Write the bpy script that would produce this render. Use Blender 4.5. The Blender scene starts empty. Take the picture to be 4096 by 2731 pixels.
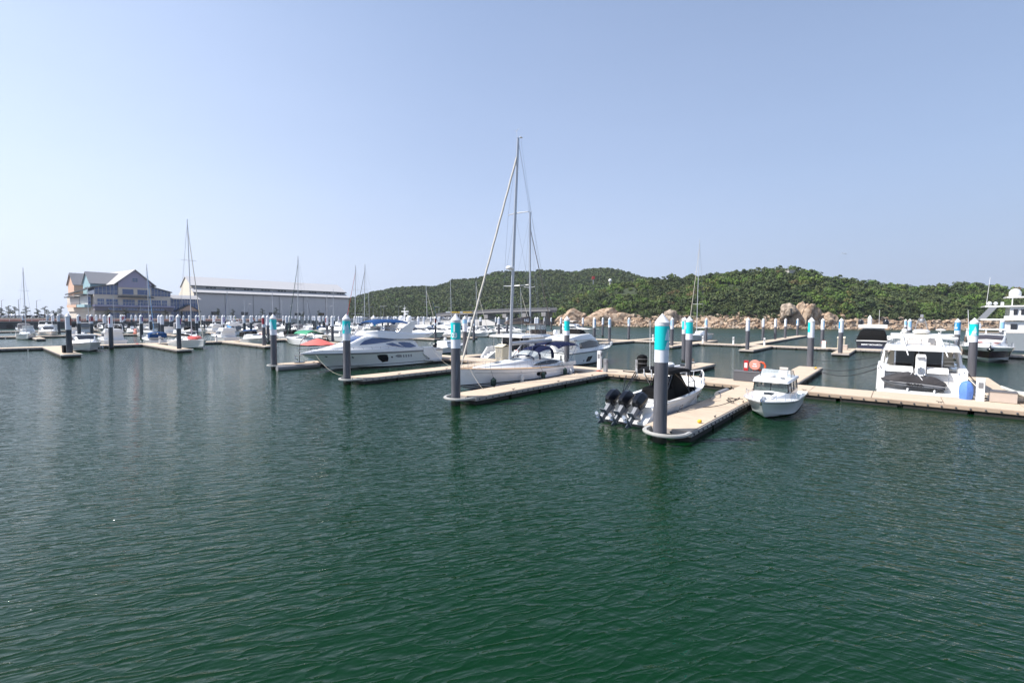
import bpy, bmesh, math, random
import numpy as np
from mathutils import Vector, Matrix, noise as mnoise
R = math.radians
S = bpy.context.scene
COL = S.collection
random.seed(7)

# ------------------------------------------------------------------ camera
HC = 5.5
PITCH = math.atan(95.5 / 1850.0); ROLL = R(0.33)
cd = bpy.data.cameras.new('camera'); cam = bpy.data.objects.new('camera', cd); COL.objects.link(cam)
cd.sensor_width = 36.0; cd.lens = 1850.0 / 4096 * 36.0; cd.clip_start = 0.1; cd.clip_end = 20000
_f = Vector((0, math.cos(PITCH), -math.sin(PITCH))); _u0 = Vector((0, math.sin(PITCH), math.cos(PITCH)))
_r = Vector((math.cos(ROLL), 0, 0)) + _u0 * math.sin(ROLL)
_u = Vector((-math.sin(ROLL), 0, 0)) + _u0 * math.cos(ROLL)
M = Matrix((( _r.x, _u.x, -_f.x, 0), (_r.y, _u.y, -_f.y, 0), (_r.z, _u.z, -_f.z, HC), (0, 0, 0, 1)))
cam.matrix_world = M
S.camera = cam

# ------------------------------------------------------------------ sky and sun
HAZE_LR = [(0,(.62,.665,.79)),(.5,(.40,.465,.645)),(1,(.27,.33,.48))]; HAZE_K = 7.0
SUN_EL, SUN_AZ = 50.0, -97.0          # azimuth from +Y towards +X, degrees
W = bpy.data.worlds.new('World'); S.world = W; W.use_nodes = True
nt = W.node_tree; nt.nodes.clear()
sky = nt.nodes.new('ShaderNodeTexSky'); sky.sky_type = 'NISHITA'; sky.sun_disc = False
sky.sun_elevation = R(SUN_EL); sky.sun_rotation = R(SUN_AZ)
sky.altitude = 0; sky.air_density = 1.0; sky.dust_density = 1.0; sky.ozone_density = 2.2
bg = nt.nodes.new('ShaderNodeBackground'); bg.inputs[1].default_value = 0.115
wo = nt.nodes.new('ShaderNodeOutputWorld')
# pale marine haze low over the horizon, brighter on the side of the sun
wl = nt.links.new
tcw = nt.nodes.new('ShaderNodeTexCoord'); sw = nt.nodes.new('ShaderNodeSeparateXYZ'); wl(tcw.outputs['Generated'], sw.inputs[0])
def wramp(src, a0, a1, stops, interp='EASE'):
    mr = nt.nodes.new('ShaderNodeMapRange'); mr.inputs[1].default_value = a0; mr.inputs[2].default_value = a1; wl(src, mr.inputs[0])
    cr = nt.nodes.new('ShaderNodeValToRGB'); cr.color_ramp.interpolation = interp; e = cr.color_ramp.elements
    e[0].position, e[0].color = stops[0][0], (*stops[0][1],1); e[1].position, e[1].color = stops[-1][0], (*stops[-1][1],1)
    for p_, c_ in stops[1:-1]: k_ = e.new(p_); k_.color = (*c_,1)
    wl(mr.outputs[0], cr.inputs[0]); return cr.outputs[0]
hz = wramp(sw.outputs['X'], -.9, .9, HAZE_LR)
fz = wramp(sw.outputs['Z'], 0, .75, [(0,(.97,)*3),(.10,(.86,)*3),(.35,(.55,)*3),(1,(.12,)*3)], 'LINEAR')
hm = nt.nodes.new('ShaderNodeVectorMath'); hm.operation = 'SCALE'; hm.inputs['Scale'].default_value = HAZE_K; wl(hz, hm.inputs[0])
nzw = nt.nodes.new('ShaderNodeTexNoise'); nzw.inputs['Scale'].default_value = 2.2; nzw.inputs['Detail'].default_value = 4; mpw = nt.nodes.new('ShaderNodeMapping'); mpw.inputs['Scale'].default_value = (1,1,5); wl(tcw.outputs['Generated'], mpw.inputs[0]); wl(mpw.outputs[0], nzw.inputs['Vector'])
mrw = nt.nodes.new('ShaderNodeMapRange'); mrw.inputs[3].default_value = HAZE_K*.955; mrw.inputs[4].default_value = HAZE_K*1.05; wl(nzw.outputs['Fac'], mrw.inputs[0]); wl(mrw.outputs[0], hm.inputs['Scale'])
mxw = nt.nodes.new('ShaderNodeMix'); mxw.data_type = 'RGBA'; mxw.clamp_result = False
wl(fz, mxw.inputs[0]); wl(sky.outputs[0], mxw.inputs[6]); wl(hm.outputs[0], mxw.inputs[7]); wl(mxw.outputs[2], bg.inputs[0]); wl(bg.outputs[0], wo.inputs[0])
sl = bpy.data.lights.new('sun', 'SUN'); sl.energy = 4.4; sl.angle = R(0.55); sl.color = (1.0, 0.955, 0.89)
so = bpy.data.objects.new('sun', sl); COL.objects.link(so)
sd = Vector((math.sin(R(SUN_AZ)) * math.cos(R(SUN_EL)), math.cos(R(SUN_AZ)) * math.cos(R(SUN_EL)), math.sin(R(SUN_EL))))
so.rotation_euler = (-sd).to_track_quat('-Z', 'Y').to_euler(); so.location = sd * 50
S.view_settings.view_transform = 'Standard'; S.view_settings.look = 'None'
S.view_settings.exposure = 0.80; S.view_settings.gamma = 1.0
S.render.engine = 'CYCLES'
try: S.cycles.max_bounces = 6; S.cycles.transparent_max_bounces = 8
except Exception: pass

# ------------------------------------------------------------------ marina grid: a runs away to the right, b to the near right
CU, SU = math.cos(R(50)), math.sin(R(50))
def G(a, b): return (a * CU + b * SU, a * SU - b * CU)
HU, HUm, HV, HVm = R(50), R(230), R(-40), R(140)     # headings +a, -a, +b, -b

# ------------------------------------------------------------------ mesh builder
class MB:
    def __init__(s): s.v = []; s.f = []; s.mi = []; s.cur = 0
    def add(s, vs, fs):
        o = len(s.v); s.v.extend([tuple(p) for p in vs])
        for f in fs: s.f.append([i + o for i in f]); s.mi.append(s.cur)
        return s
    def bx(s, x0, x1, y0, y1, z0, z1):
        return s.add([(x0,y0,z0),(x1,y0,z0),(x1,y1,z0),(x0,y1,z0),(x0,y0,z1),(x1,y0,z1),(x1,y1,z1),(x0,y1,z1)],
                     [(0,3,2,1),(4,5,6,7),(0,1,5,4),(1,2,6,5),(2,3,7,6),(3,0,4,7)])
    def box(s, c, d, rz=0, ry=0, rx=0):
        m = Matrix.Translation(c) @ Matrix.Rotation(rz,4,'Z') @ Matrix.Rotation(ry,4,'Y') @ Matrix.Rotation(rx,4,'X')
        vs = [m @ Vector((sx*d[0]/2, sy*d[1]/2, sz*d[2]/2)) for sz in (-1,1) for sx,sy in ((-1,-1),(1,-1),(1,1),(-1,1))]
        return s.add(vs, [(0,3,2,1),(4,5,6,7),(0,1,5,4),(1,2,6,5),(2,3,7,6),(3,0,4,7)])
    def loft(s, rings, c0=True, c1=True, closed=True):
        n = len(rings[0]); vs = [p for r in rings for p in r]; fs = []
        for i in range(len(rings)-1):
            for j in range(n if closed else n-1):
                k = (j+1) % n; fs.append((i*n+j, i*n+k, (i+1)*n+k, (i+1)*n+j))
        if c0: fs.append(tuple(range(n-1,-1,-1)))
        if c1: fs.append(tuple((len(rings)-1)*n+j for j in range(n)))
        return s.add(vs, fs)
    def tube(s, pts, r, n=6, closed=False):
        pts = [Vector(p) for p in pts]; N = len(pts); rings = []
        rr = r if isinstance(r, (list, tuple)) else [r]*N
        for i, p in enumerate(pts):
            a = pts[i-1] if (i > 0 or closed) else p; b = pts[(i+1) % N] if (i < N-1 or closed) else p
            d = (b-a); d = d.normalized() if d.length > 1e-9 else Vector((0,0,1))
            h = Vector((0,0,1)) if abs(d.z) < 0.9 else Vector((1,0,0))
            x = d.cross(h).normalized(); y = x.cross(d)
            rings.append([p + (x*math.cos(2*math.pi*k/n) + y*math.sin(2*math.pi*k/n))*rr[i] for k in range(n)])
        if closed: rings.append(rings[0]); return s.loft(rings, False, False)
        return s.loft(rings)
    def lathe(s, prof, c=(0,0,0), n=16, axis='z', m=None):
        rings = []
        for r, z in prof:
            ring = []
            for k in range(n):
                a = 2*math.pi*k/n; p = (r*math.cos(a), r*math.sin(a), z)
                if axis == 'x': p = (z, p[0], p[1])
                if axis == 'y': p = (p[0], z, p[1])
                p = Vector(p)
                if m is not None: p = m @ p
                ring.append(p + Vector(c))
            rings.append(ring)
        return s.loft(rings)
    def ball(s, c, r, sc=(1,1,1), n=10, m=6):
        prof = [(max(1e-3, r*math.sin(math.pi*i/m)), -r*math.cos(math.pi*i/m)) for i in range(m+1)]
        rings = [[(c[0]+p[0]*math.cos(2*math.pi*k/n)*sc[0], c[1]+p[0]*math.sin(2*math.pi*k/n)*sc[1], c[2]+p[1]*sc[2]) for k in range(n)] for p in prof]
        return s.loft(rings)
    def ext(s, poly, vec):
        v = Vector(vec); a = [Vector(p) for p in poly]; return s.loft([a, [p+v for p in a]])
    def xz(s, poly, y0, y1):       # polygon of (x,z) extruded along y
        return s.loft([[(x,y0,z) for x,z in poly], [(x,y1,z) for x,z in poly]])
    def yz(s, poly, x0, x1):
        return s.loft([[(x0,y,z) for y,z in poly], [(x1,y,z) for y,z in poly]])
    def xy(s, poly, z0, z1):
        return s.loft([[(x,y,z0) for x,y in poly], [(x,y,z1) for x,y in poly]])
    def shell(s, rows, t):         # grid of points thickened by t (vector or per-normal distance)
        rows = [[Vector(p) for p in r] for r in rows]; nr, nc = len(rows), len(rows[0])
        if isinstance(t, (int, float)):
            back = []
            for i in range(nr):
                br = []
                for j in range(nc):
                    a = rows[min(i+1,nr-1)][j]-rows[max(i-1,0)][j]; b = rows[i][min(j+1,nc-1)]-rows[i][max(j-1,0)]
                    nn = a.cross(b); nn = nn.normalized() if nn.length > 1e-9 else Vector((0,0,1)); br.append(rows[i][j]-nn*t)
                back.append(br)
        else: back = [[p+Vector(t) for p in r] for r in rows]
        vs = [p for r in rows for p in r] + [p for r in back for p in r]; o = nr*nc; fs = []
        for i in range(nr-1):
            for j in range(nc-1):
                a, b, c, d = i*nc+j, i*nc+j+1, (i+1)*nc+j+1, (i+1)*nc+j
                fs += [(a,b,c,d), (d+o,c+o,b+o,a+o)]
        for i in range(nr-1):
            a, d = i*nc, (i+1)*nc; fs.append((a,d,d+o,a+o)); a, d = i*nc+nc-1, (i+1)*nc+nc-1; fs.append((d,a,a+o,d+o))
        for j in range(nc-1):
            fs.append((j+1,j,j+o,j+1+o)); a = (nr-1)*nc+j; fs.append((a,a+1,a+1+o,a+o))
        return s.add(vs, fs)
    def build(s, name, mats, parent=None, smooth=35, loc=None, rz=0):
        me = bpy.data.meshes.new(name); me.from_pydata(s.v, [], s.f)
        if not isinstance(mats, (list, tuple)): mats = [mats]
        for m in mats: me.materials.append(m)
        if len(mats) > 1: me.polygons.foreach_set('material_index', s.mi)
        b = bmesh.new(); b.from_mesh(me); bmesh.ops.recalc_face_normals(b, faces=b.faces); b.to_mesh(me); b.free()
        if smooth:
            me.polygons.foreach_set('use_smooth', [True]*len(me.polygons)); me.set_sharp_from_angle(angle=R(smooth))
        me.update(); o = bpy.data.objects.new(name, me); COL.objects.link(o)
        if parent is not None: o.parent = parent
        if loc is not None: o.location = loc
        o.rotation_euler.z = rz
        return o

def tag(o, label, cat, group=None, kind=None):
    if label: o['label'] = label
    if cat: o['category'] = cat
    if group: o['group'] = group
    if kind: o['kind'] = kind
    return o
def struct(o, label=None):
    o['kind'] = 'structure'
    if label: o['label'] = label
    return o
def thing(name, label, cat, loc=(0,0,0), rz=0, group=None):
    e = bpy.data.objects.new(name, None); COL.objects.link(e); e.location = loc; e.rotation_euler.z = rz; e.empty_display_size = .3
    return tag(e, label, cat, group)
def dup(o, loc=None, rz=None, label=None, parent=None, sc=None):
    c = o.copy(); COL.objects.link(c)
    if parent is not None: c.parent = parent
    for ch in list(o.children): dup(ch, parent=c)
    if loc is not None: c.location = loc
    if rz is not None: c.rotation_euler.z = rz
    if sc is not None: c.scale = sc if isinstance(sc, tuple) else (sc,)*3
    if label: c['label'] = label
    return c

# ------------------------------------------------------------------ materials
def lin(h):
    c = [int(h[i:i+2],16)/255 for i in (0,2,4)]
    return tuple(x/12.92 if x <= .04045 else ((x+.055)/1.055)**2.4 for x in c)
def mat(name, col, rough=.5, metal=0, var=.08, vs=3.0, bump=0, bs=20, spec=.5, coat=0, trans=0, alpha=1):
    m = bpy.data.materials.new(name); m.use_nodes = True; n = m.node_tree; p = n.nodes['Principled BSDF']
    if isinstance(col, str): col = lin(col)
    p.inputs['Base Color'].default_value = (*col,1); p.inputs['Roughness'].default_value = rough; p.inputs['Metallic'].default_value = metal
    p.inputs['Specular IOR Level'].default_value = spec; p.inputs['Coat Weight'].default_value = coat
    p.inputs['Transmission Weight'].default_value = trans; p.inputs['Alpha'].default_value = alpha
    if var or bump:
        tc = n.nodes.new('ShaderNodeTexCoord'); nz = n.nodes.new('ShaderNodeTexNoise'); nz.inputs['Scale'].default_value = vs; nz.inputs['Detail'].default_value = 5
        n.links.new(tc.outputs['Object'], nz.inputs['Vector'])
    if var:
        mx = n.nodes.new('ShaderNodeMix'); mx.data_type = 'RGBA'
        mx.inputs[6].default_value = (*[c*(1-var) for c in col],1); mx.inputs[7].default_value = (*[min(1,c*(1+var)) for c in col],1)
        n.links.new(nz.outputs['Fac'], mx.inputs[0]); n.links.new(mx.outputs[2], p.inputs['Base Color'])
    if bump:
        b2 = n.nodes.new('ShaderNodeTexNoise'); b2.inputs['Scale'].default_value = bs; b2.inputs['Detail'].default_value = 4
        n.links.new(tc.outputs['Object'], b2.inputs['Vector'])
        bp = n.nodes.new('ShaderNodeBump'); bp.inputs['Strength'].default_value = bump; bp.inputs['Distance'].default_value = .05
        n.links.new(b2.outputs['Fac'], bp.inputs['Height']); n.links.new(bp.outputs[0], p.inputs['Normal'])
    return m
def bandmat(name, base, bands, rough=.22, lo=-1.0, hi=7.0, coat=.4, z0=None):
    """gelcoat with painted stripes at given heights (object z)"""
    m = bpy.data.materials.new(name); m.use_nodes = True; n = m.node_tree; p = n.nodes['Principled BSDF']
    p.inputs['Roughness'].default_value = rough; p.inputs['Coat Weight'].default_value = coat
    tc = n.nodes.new('ShaderNodeTexCoord'); sp = n.nodes.new('ShaderNodeSeparateXYZ'); n.links.new(tc.outputs['Object'], sp.inputs[0])
    mr = n.nodes.new('ShaderNodeMapRange'); mr.inputs[1].default_value = lo; mr.inputs[2].default_value = hi; n.links.new(sp.outputs['Z'], mr.inputs[0])
    cr = n.nodes.new('ShaderNodeValToRGB'); cr.color_ramp.interpolation = 'CONSTANT'; n.links.new(mr.outputs[0], cr.inputs[0])
    b = lin(base) if isinstance(base, str) else base
    e = cr.color_ramp.elements; e[0].position = 0
    seq = sorted([(z, lin(c) if isinstance(c, str) else c) for z, c in bands])
    e[0].color = (*seq[0][1],1); e[1].position = min(1,(seq[1][0]-lo)/(hi-lo)) if len(seq) > 1 else 1; e[1].color = (*(seq[1][1] if len(seq) > 1 else seq[0][1]),1)
    for z, c in seq[2:]:
        k = e.new((z-lo)/(hi-lo)); k.color = (*c,1)
    nz = n.nodes.new('ShaderNodeTexNoise'); nz.inputs['Scale'].default_value = 1.3; n.links.new(tc.outputs['Object'], nz.inputs['Vector'])
    mm = n.nodes.new('ShaderNodeMapRange'); mm.inputs[3].default_value = .93; mm.inputs[4].default_value = 1.03; n.links.new(nz.outputs['Fac'], mm.inputs[0])
    mx = n.nodes.new('ShaderNodeMix'); mx.data_type = 'RGBA'; mx.blend_type = 'MULTIPLY'; mx.inputs[0].default_value = 1
    n.links.new(cr.outputs[0], mx.inputs[6]); n.links.new(mm.outputs[0], mx.inputs[7]); n.links.new(mx.outputs[2], p.inputs['Base Color'])
    return m
WHT = (.78,.78,.775)
gel   = mat('gelcoat', WHT, .22, var=.03, coat=.4)
gelc  = mat('cream_gelcoat', (.68,.64,.56), .25, var=.03, coat=.3)
hullw = bandmat('hull_white', WHT, [(-1,(.02,.025,.03)),(.10,WHT)])
dglass= mat('dark_glass', (.012,.014,.018), .04, var=0, spec=.8)
bglass= mat('blue_glass', (.02,.05,.15), .08, var=0, spec=1.0, coat=.6)
cglass= mat('clear_screen', (.55,.6,.62), .05, var=0, alpha=.35)
tglass= mat('tinted_screen', (.10,.12,.13), .05, var=0, alpha=.6)
teak  = mat('teak', (.42,.27,.15), .6, var=.15, vs=8)
navy  = mat('navy_canvas', (.006,.010,.040), .85, spec=.15, var=.2, vs=4, bump=.3, bs=6)
blue  = mat('blue_canvas', (.012,.055,.17), .8, spec=.15, var=.15, vs=3, bump=.3, bs=5)
cyanc = mat('bright_blue_tarp', (.02,.25,.62), .5, var=.15)
greenc= mat('green_tarp', (.0,.22,.10), .55, var=.2, vs=3, bump=.4, bs=4)
redc  = mat('red_canvas', (.55,.03,.02), .6, var=.15)
brownc= mat('taupe_canvas', (.13,.105,.09), .8, var=.15, vs=3, bump=.3, bs=5)
blackc= mat('black_canvas', (.0045,.0045,.005), .8, spec=.15, var=.2, vs=4, bump=.3, bs=6)
blackp= mat('black_paint', (.006,.007,.010), .18, var=0, coat=.5)
engin = mat('engine_cowl', (.002,.003,.007), .32, var=0, coat=.25, spec=.3)
engdk = mat('engine_gearcase', (.10,.125,.155), .35, var=.05)
engrey= mat('engine_grey', (.17,.18,.20), .4, var=.05)
steel = mat('stainless', (.62,.63,.65), .22, metal=1, var=0)
alu   = mat('mast_alloy', (.55,.56,.58), .38, metal=.35, var=.05)
rig   = mat('rigging_wire', (.30,.31,.33), .4, metal=.5, var=0)
rubber= mat('black_rubber', (.015,.015,.016), .6, var=.2)
greyr = mat('grey_rubber', (.20,.20,.21), .6, var=.1)
ropew = mat('pale_rope', (.55,.50,.42), .9, var=.2, vs=20)
ropeb = mat('dark_rope', (.02,.02,.022), .9, var=.2)
cush  = mat('cushion', (.62,.56,.50), .8, var=.06)
fendw = mat('fender_white', (.60,.60,.58), .5, var=.2, vs=6)
fendb = mat('fender_cover', (.006,.028,.026), .85, var=.2)
orange= mat('orange_ring', (.75,.10,.03), .5, var=.1)
redm  = mat('red_cabinet', (.45,.02,.02), .4, var=.15)
pinkc = mat('faded_cover', (.62,.26,.20), .7, var=.12)
yellow= mat('yellow_plastic', (.80,.50,.02), .5, var=.1)
beige = mat('beige_cabinet', (.58,.53,.40), .6, var=.05)
plastg= mat('grey_box', (.09,.09,.10), .55, var=.1)
taupeb= mat('taupe_box', (.48,.40,.34), .6, var=.06)
white_m = mat('white_enamel', (.78,.78,.78), .4, var=.03)
greym = mat('grey_metal', (.30,.31,.33), .5, metal=.3, var=.08)

# ------------------------------------------------------------------ water
def water_mat():
    m = bpy.data.materials.new('sea_water'); m.use_nodes = True; n = m.node_tree; p = n.nodes['Principled BSDF']
    p.inputs['Base Color'].default_value = (.0008,.0205,.0046,1); p.inputs['Roughness'].default_value = .035
    p.inputs['IOR'].default_value = 1.333; p.inputs['Specular IOR Level'].default_value = .5
    tc = n.nodes.new('ShaderNodeTexCoord'); L = n.links.new
    last = None
    def layer(rot, sx, sy, scale, det, dist, amp, ridge, mask=None):
        nonlocal last
        mp = n.nodes.new('ShaderNodeMapping'); mp.inputs['Rotation'].default_value = (0,0,R(rot)); mp.inputs['Scale'].default_value = (sx,sy,1)
        # rotate first, then stretch
        mp0 = n.nodes.new('ShaderNodeMapping'); mp0.inputs['Rotation'].default_value = (0,0,R(rot)); mp.inputs['Rotation'].default_value = (0,0,0)
        L(tc.outputs['Object'], mp0.inputs[0]); L(mp0.outputs[0], mp.inputs[0])
        nz = n.nodes.new('ShaderNodeTexNoise'); nz.inputs['Scale'].default_value = scale; nz.inputs['Detail'].default_value = det; nz.inputs['Distortion'].default_value = dist
        nz.inputs['Roughness'].default_value = .5
        L(mp.outputs[0], nz.inputs['Vector']); out = nz.outputs['Fac']
        if ridge:
            s1 = n.nodes.new('ShaderNodeMath'); s1.operation = 'SUBTRACT'; s1.inputs[1].default_value = .5; L(out, s1.inputs[0])
            a1 = n.nodes.new('ShaderNodeMath'); a1.operation = 'ABSOLUTE'; L(s1.outputs[0], a1.inputs[0])
            sm = n.nodes.new('ShaderNodeMath'); sm.operation = 'POWER'; sm.inputs[1].default_value = .8; L(a1.outputs[0], sm.inputs[0])
            k = n.nodes.new('ShaderNodeMath'); k.operation = 'MULTIPLY'; k.inputs[1].default_value = -2.0*amp; L(sm.outputs[0], k.inputs[0])
        else:
            k = n.nodes.new('ShaderNodeMath'); k.operation = 'MULTIPLY'; k.inputs[1].default_value = amp; L(out, k.inputs[0])
        if mask is not None:
            mk = n.nodes.new('ShaderNodeMath'); mk.operation = 'MULTIPLY'; L(k.outputs[0], mk.inputs[0]); L(mask, mk.inputs[1]); k = mk
        if last is None: last = k.outputs[0]
        else:
            ad = n.nodes.new('ShaderNodeMath'); ad.operation = 'ADD'; L(last, ad.inputs[0]); L(k.outputs[0], ad.inputs[1]); last = ad.outputs[0]
    sx_ = n.nodes.new('ShaderNodeSeparateXYZ'); L(tc.outputs['Object'], sx_.inputs[0])
    def xmask(a0, a1, lo, hi):
        m_ = n.nodes.new('ShaderNodeMapRange'); m_.interpolation_type = 'SMOOTHSTEP'
        for k_, v_ in zip((1,2,3,4), (a0,a1,lo,hi)): m_.inputs[k_].default_value = v_
        L(sx_.outputs['X'], m_.inputs[0]); return m_.outputs[0]
    layer(-17, .27, 1.0, 3.6, 2, .3, .041, True, xmask(-6,14,1,.35))
    layer( 20, .32, 1.0, 3.4, 2, .3, .044, False, xmask(-8,10,.45,1))
    layer( 24, .28, 1.0, 4.0, 2, .3, .037, True, xmask(0,16,0,1))
    layer(-34, .5, 1.0, 9.0, 2, .3, .010, False)
    layer(-10, .35, 1.0, 1.5, 2, .3, .050, False)
    bp = n.nodes.new('ShaderNodeBump'); bp.inputs['Strength'].default_value = 1.0; bp.inputs['Distance'].default_value = 1.0
    L(last, bp.inputs['Height']); L(bp.outputs[0], p.inputs['Normal'])
    # breeze-ruffled open water beyond the sheltered berths
    sy = n.nodes.new('ShaderNodeSeparateXYZ'); L(tc.outputs['Object'], sy.inputs[0]); rm = n.nodes.new('ShaderNodeMapRange'); rm.inputs[1].default_value = 45; rm.inputs[2].default_value = 170; rm.inputs[3].default_value = .045; rm.inputs[4].default_value = .30
    L(sy.outputs['Y'], rm.inputs[0]); L(rm.outputs[0], p.inputs['Roughness'])
    return m
w = MB(); w.add([(-6000,-60,0),(6000,-60,0),(9000,9000,0),(-9000,9000,0)], [(0,1,2,3)])
struct(w.build('water', water_mat(), smooth=0), 'dark green rippled harbour water')

# ------------------------------------------------------------------ land behind the marina
grassm = mat('verge_grass', (.10,.11,.04), .9, var=.4, vs=.15)
asph   = mat('asphalt', (.10,.10,.105), .9, var=.15, vs=.1)
conc   = mat('pale_concrete', (.42,.40,.37), .85, var=.12, vs=.4)
concd  = mat('weathered_quay', (.085,.085,.085), .85, var=.45, vs=.35)
redb   = mat('red_brick_walk', (.30,.075,.045), .8, var=.15, vs=2)
soil   = mat('wooded_ground', (.030,.042,.016), .95, var=.4, vs=.08)
def shoremat():
    m = mat('shore_ground', (.030,.042,.016), .95, var=0, bump=.6, bs=.8); n = m.node_tree; p = n.nodes['Principled BSDF']
    g = n.nodes.new('ShaderNodeNewGeometry'); sp = n.nodes.new('ShaderNodeSeparateXYZ'); n.links.new(g.outputs['Position'], sp.inputs[0])
    nz = n.nodes.new('ShaderNodeTexNoise'); nz.inputs['Scale'].default_value = .25; nz.inputs['Detail'].default_value = 6; n.links.new(g.outputs['Position'], nz.inputs['Vector'])
    a = n.nodes.new('ShaderNodeMath'); a.operation = 'MULTIPLY_ADD'; a.inputs[1].default_value = 3.5; n.links.new(nz.outputs['Fac'], a.inputs[0]); n.links.new(sp.outputs['Z'], a.inputs[2])
    cr = n.nodes.new('ShaderNodeValToRGB'); mr = n.nodes.new('ShaderNodeMapRange'); mr.inputs[1].default_value = 0; mr.inputs[2].default_value = 10
    n.links.new(a.outputs[0], mr.inputs[0]); n.links.new(mr.outputs[0], cr.inputs[0]); e = cr.color_ramp.elements
    e[0].position = .18; e[0].color = (.10,.075,.05,1); e[1].position = .58; e[1].color = (.030,.042,.016,1)
    k = e.new(.24); k.color = (.30,.21,.145,1); k = e.new(.46); k.color = (.26,.18,.12,1)
    n.links.new(cr.outputs[0], p.inputs['Base Color']); return m
shorem = shoremat()
QH = 3.9
def poly(name, pts, z0, z1, m, label):
    o = MB().xy(pts, z0, z1).build(name, m, smooth=0); struct(o, label); return o
# quay line b=-262 (a -200..118) then the far edge running right
qa, qb, qc, qd = G(-260,-262), G(118,-262), (-8,352), (16,392)
poly('ground', [qa, qb, qc, qd, (60,520), (60,900), (-1500,900), (-1500,-120)], -2, QH, asph, 'flat paved land behind the marina')

# ------------------------------------------------------------------ hills
def interp(tab, x):
    if x <= tab[0][0]: return tab[0][1]
    for (x0,y0),(x1,y1) in zip(tab, tab[1:]):
        if x <= x1: return y0+(y1-y0)*(x-x0)/(x1-x0)
    return tab[-1][1]
def horizon(px): return 1259.33+(px-196)*.00576
FARSKY = [(1330,1206),(1387,1187),(1483,1160),(1581,1140),(1653,1136),(1751,1136),(1810,1110),(1904,1104),(1963,1084),(1997,1074),(2044,1076),(2087,1078),(2150,1071),(2223,1071),(2278,1079),(2315,1075),(2383,1060),(2438,1063),(2498,1077),(2561,1097),(2608,1109),(2700,1125),(2900,1160)]
NEARSKY = [(2150,1262),(2230,1225),(2300,1185),(2380,1150),(2480,1125),(2560,1112),(2638,1107),(2710,1101),(2816,1093),(2906,1084),(2987,1079),(3063,1069),(3152,1066),(3200,1069),(3224,1078),(3279,1096),(3330,1103),(3415,1116),(3479,1120),(3555,1130),(3670,1140),(3734,1132),(3785,1140),(3840,1127),(3891,1125),(3938,1135),(3980,1133),(4023,1141),(4087,1147),(4300,1160),(4700,1190)]
NSHORE = [(2150,352),(2230,338),(2350,323),(2550,306),(2700,295),(2900,278),(3100,263),(3560,259),(3900,261),(4300,265),(4700,270)]
def near_h(px, t):
    """near hill height above water, t = 0 at shore .. 1 at crest"""
    zs = interp(NSHORE, px); zc = zs+80
    H = HC + (horizon(px)-interp(NEARSKY, px))*zc/1850 - 6.0
    H = max(H, 4.0)
    if t <= 0:
        if t < -.1: return -2
        return -2+(t+.1)*52+ (1.1*mnoise.noise(Vector((px*.035, t*22, 9)))+.6*mnoise.noise(Vector((px*.11, t*50, 2))))*(1 if t > -.085 else .2)
    if t <= 1: s = math.sin(t*math.pi/2)**.75
    else: s = 1-.12*(t-1)
    base = 3.2 + 1.2*mnoise.noise(Vector((px*.01, t*4, 0)))
    return base + (H-base)*s + 1.2*mnoise.noise(Vector((px*.008, t*2.5, 3)))*min(1,t*3)*(1 if t<.9 else .4)
def near_pt(px, t):
    zs = interp(NSHORE, px); Y = zs+80*t; return ((px-2048)/1850*Y*1.0, Y)
def far_h(px, t):
    H = HC + (horizon(px)-interp(FARSKY, px))*(430+260)/1850 - 6.5
    s = (t**.9 if t <= 1 else 1-.15*(t-1))
    return 3 + (H-3)*s*(1+.06*mnoise.noise(Vector((px*.01,t*3,7)))*(1-min(1,t)))
def far_pt(px, t):
    Y = 430+260*t; return ((px-2048)/1850*Y, Y)
def terr(name, pt, hh, px0, px1, n, ts, m, label):
    b = MB(); rows = []
    for t in ts:
        rows.append([(*pt(px0+(px1-px0)*i/n, t), hh(px0+(px1-px0)*i/n, t)) for i in range(n+1)])
    vs = [p for r in rows for p in r]; fs = [(i*(n+1)+j, i*(n+1)+j+1, (i+1)*(n+1)+j+1, (i+1)*(n+1)+j) for i in range(len(rows)-1) for j in range(n)]
    b.add(vs, fs); struct(b.build(name, m), label)
terr('far_hill', far_pt, far_h, 1250, 2950, 80, [0,.1,.2,.3,.45,.6,.75,.9,1,1.15,1.4], soil, 'far wooded hill rising behind the bridge')
terr('near_hill', near_pt, near_h, 2150, 4700, 420, [-.2,-.1,-.085,-.07,-.06,-.05,-.04,-.03,-.02,-.01,0.001,.02,.04,.1,.2,.3,.45,.6,.75,.9,1,1.15,1.4,2], shorem, 'nearer wooded hill along the shore')

# ------------------------------------------------------------------ woods
def leafmat(name, cols):
    m = bpy.data.materials.new(name); m.use_nodes = True; n = m.node_tree; p = n.nodes['Principled BSDF']
    p.inputs['Roughness'].default_value = .7; p.inputs['Specular IOR Level'].default_value = .2
    at = n.nodes.new('ShaderNodeAttribute'); at.attribute_name = 'tone'
    cr = n.nodes.new('ShaderNodeValToRGB'); e = cr.color_ramp.elements
    e[0].position = 0; e[0].color = (*cols[0],1); e[1].position = 1; e[1].color = (*cols[-1],1)
    for i, c in enumerate(cols[1:-1]): k = e.new((i+1)/(len(cols)-1)); k.color = (*c,1)
    n.links.new(at.outputs['Fac'], cr.inputs[0]); n.links.new(cr.outputs[0], p.inputs['Base Color'])
    return m
leaves = leafmat('wood_leaves', [(.036,.058,.024),(.056,.080,.030),(.085,.100,.036),(.072,.125,.028),(.125,.190,.038),(.14,.10,.05)])
rng = np.random.default_rng(5)
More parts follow.
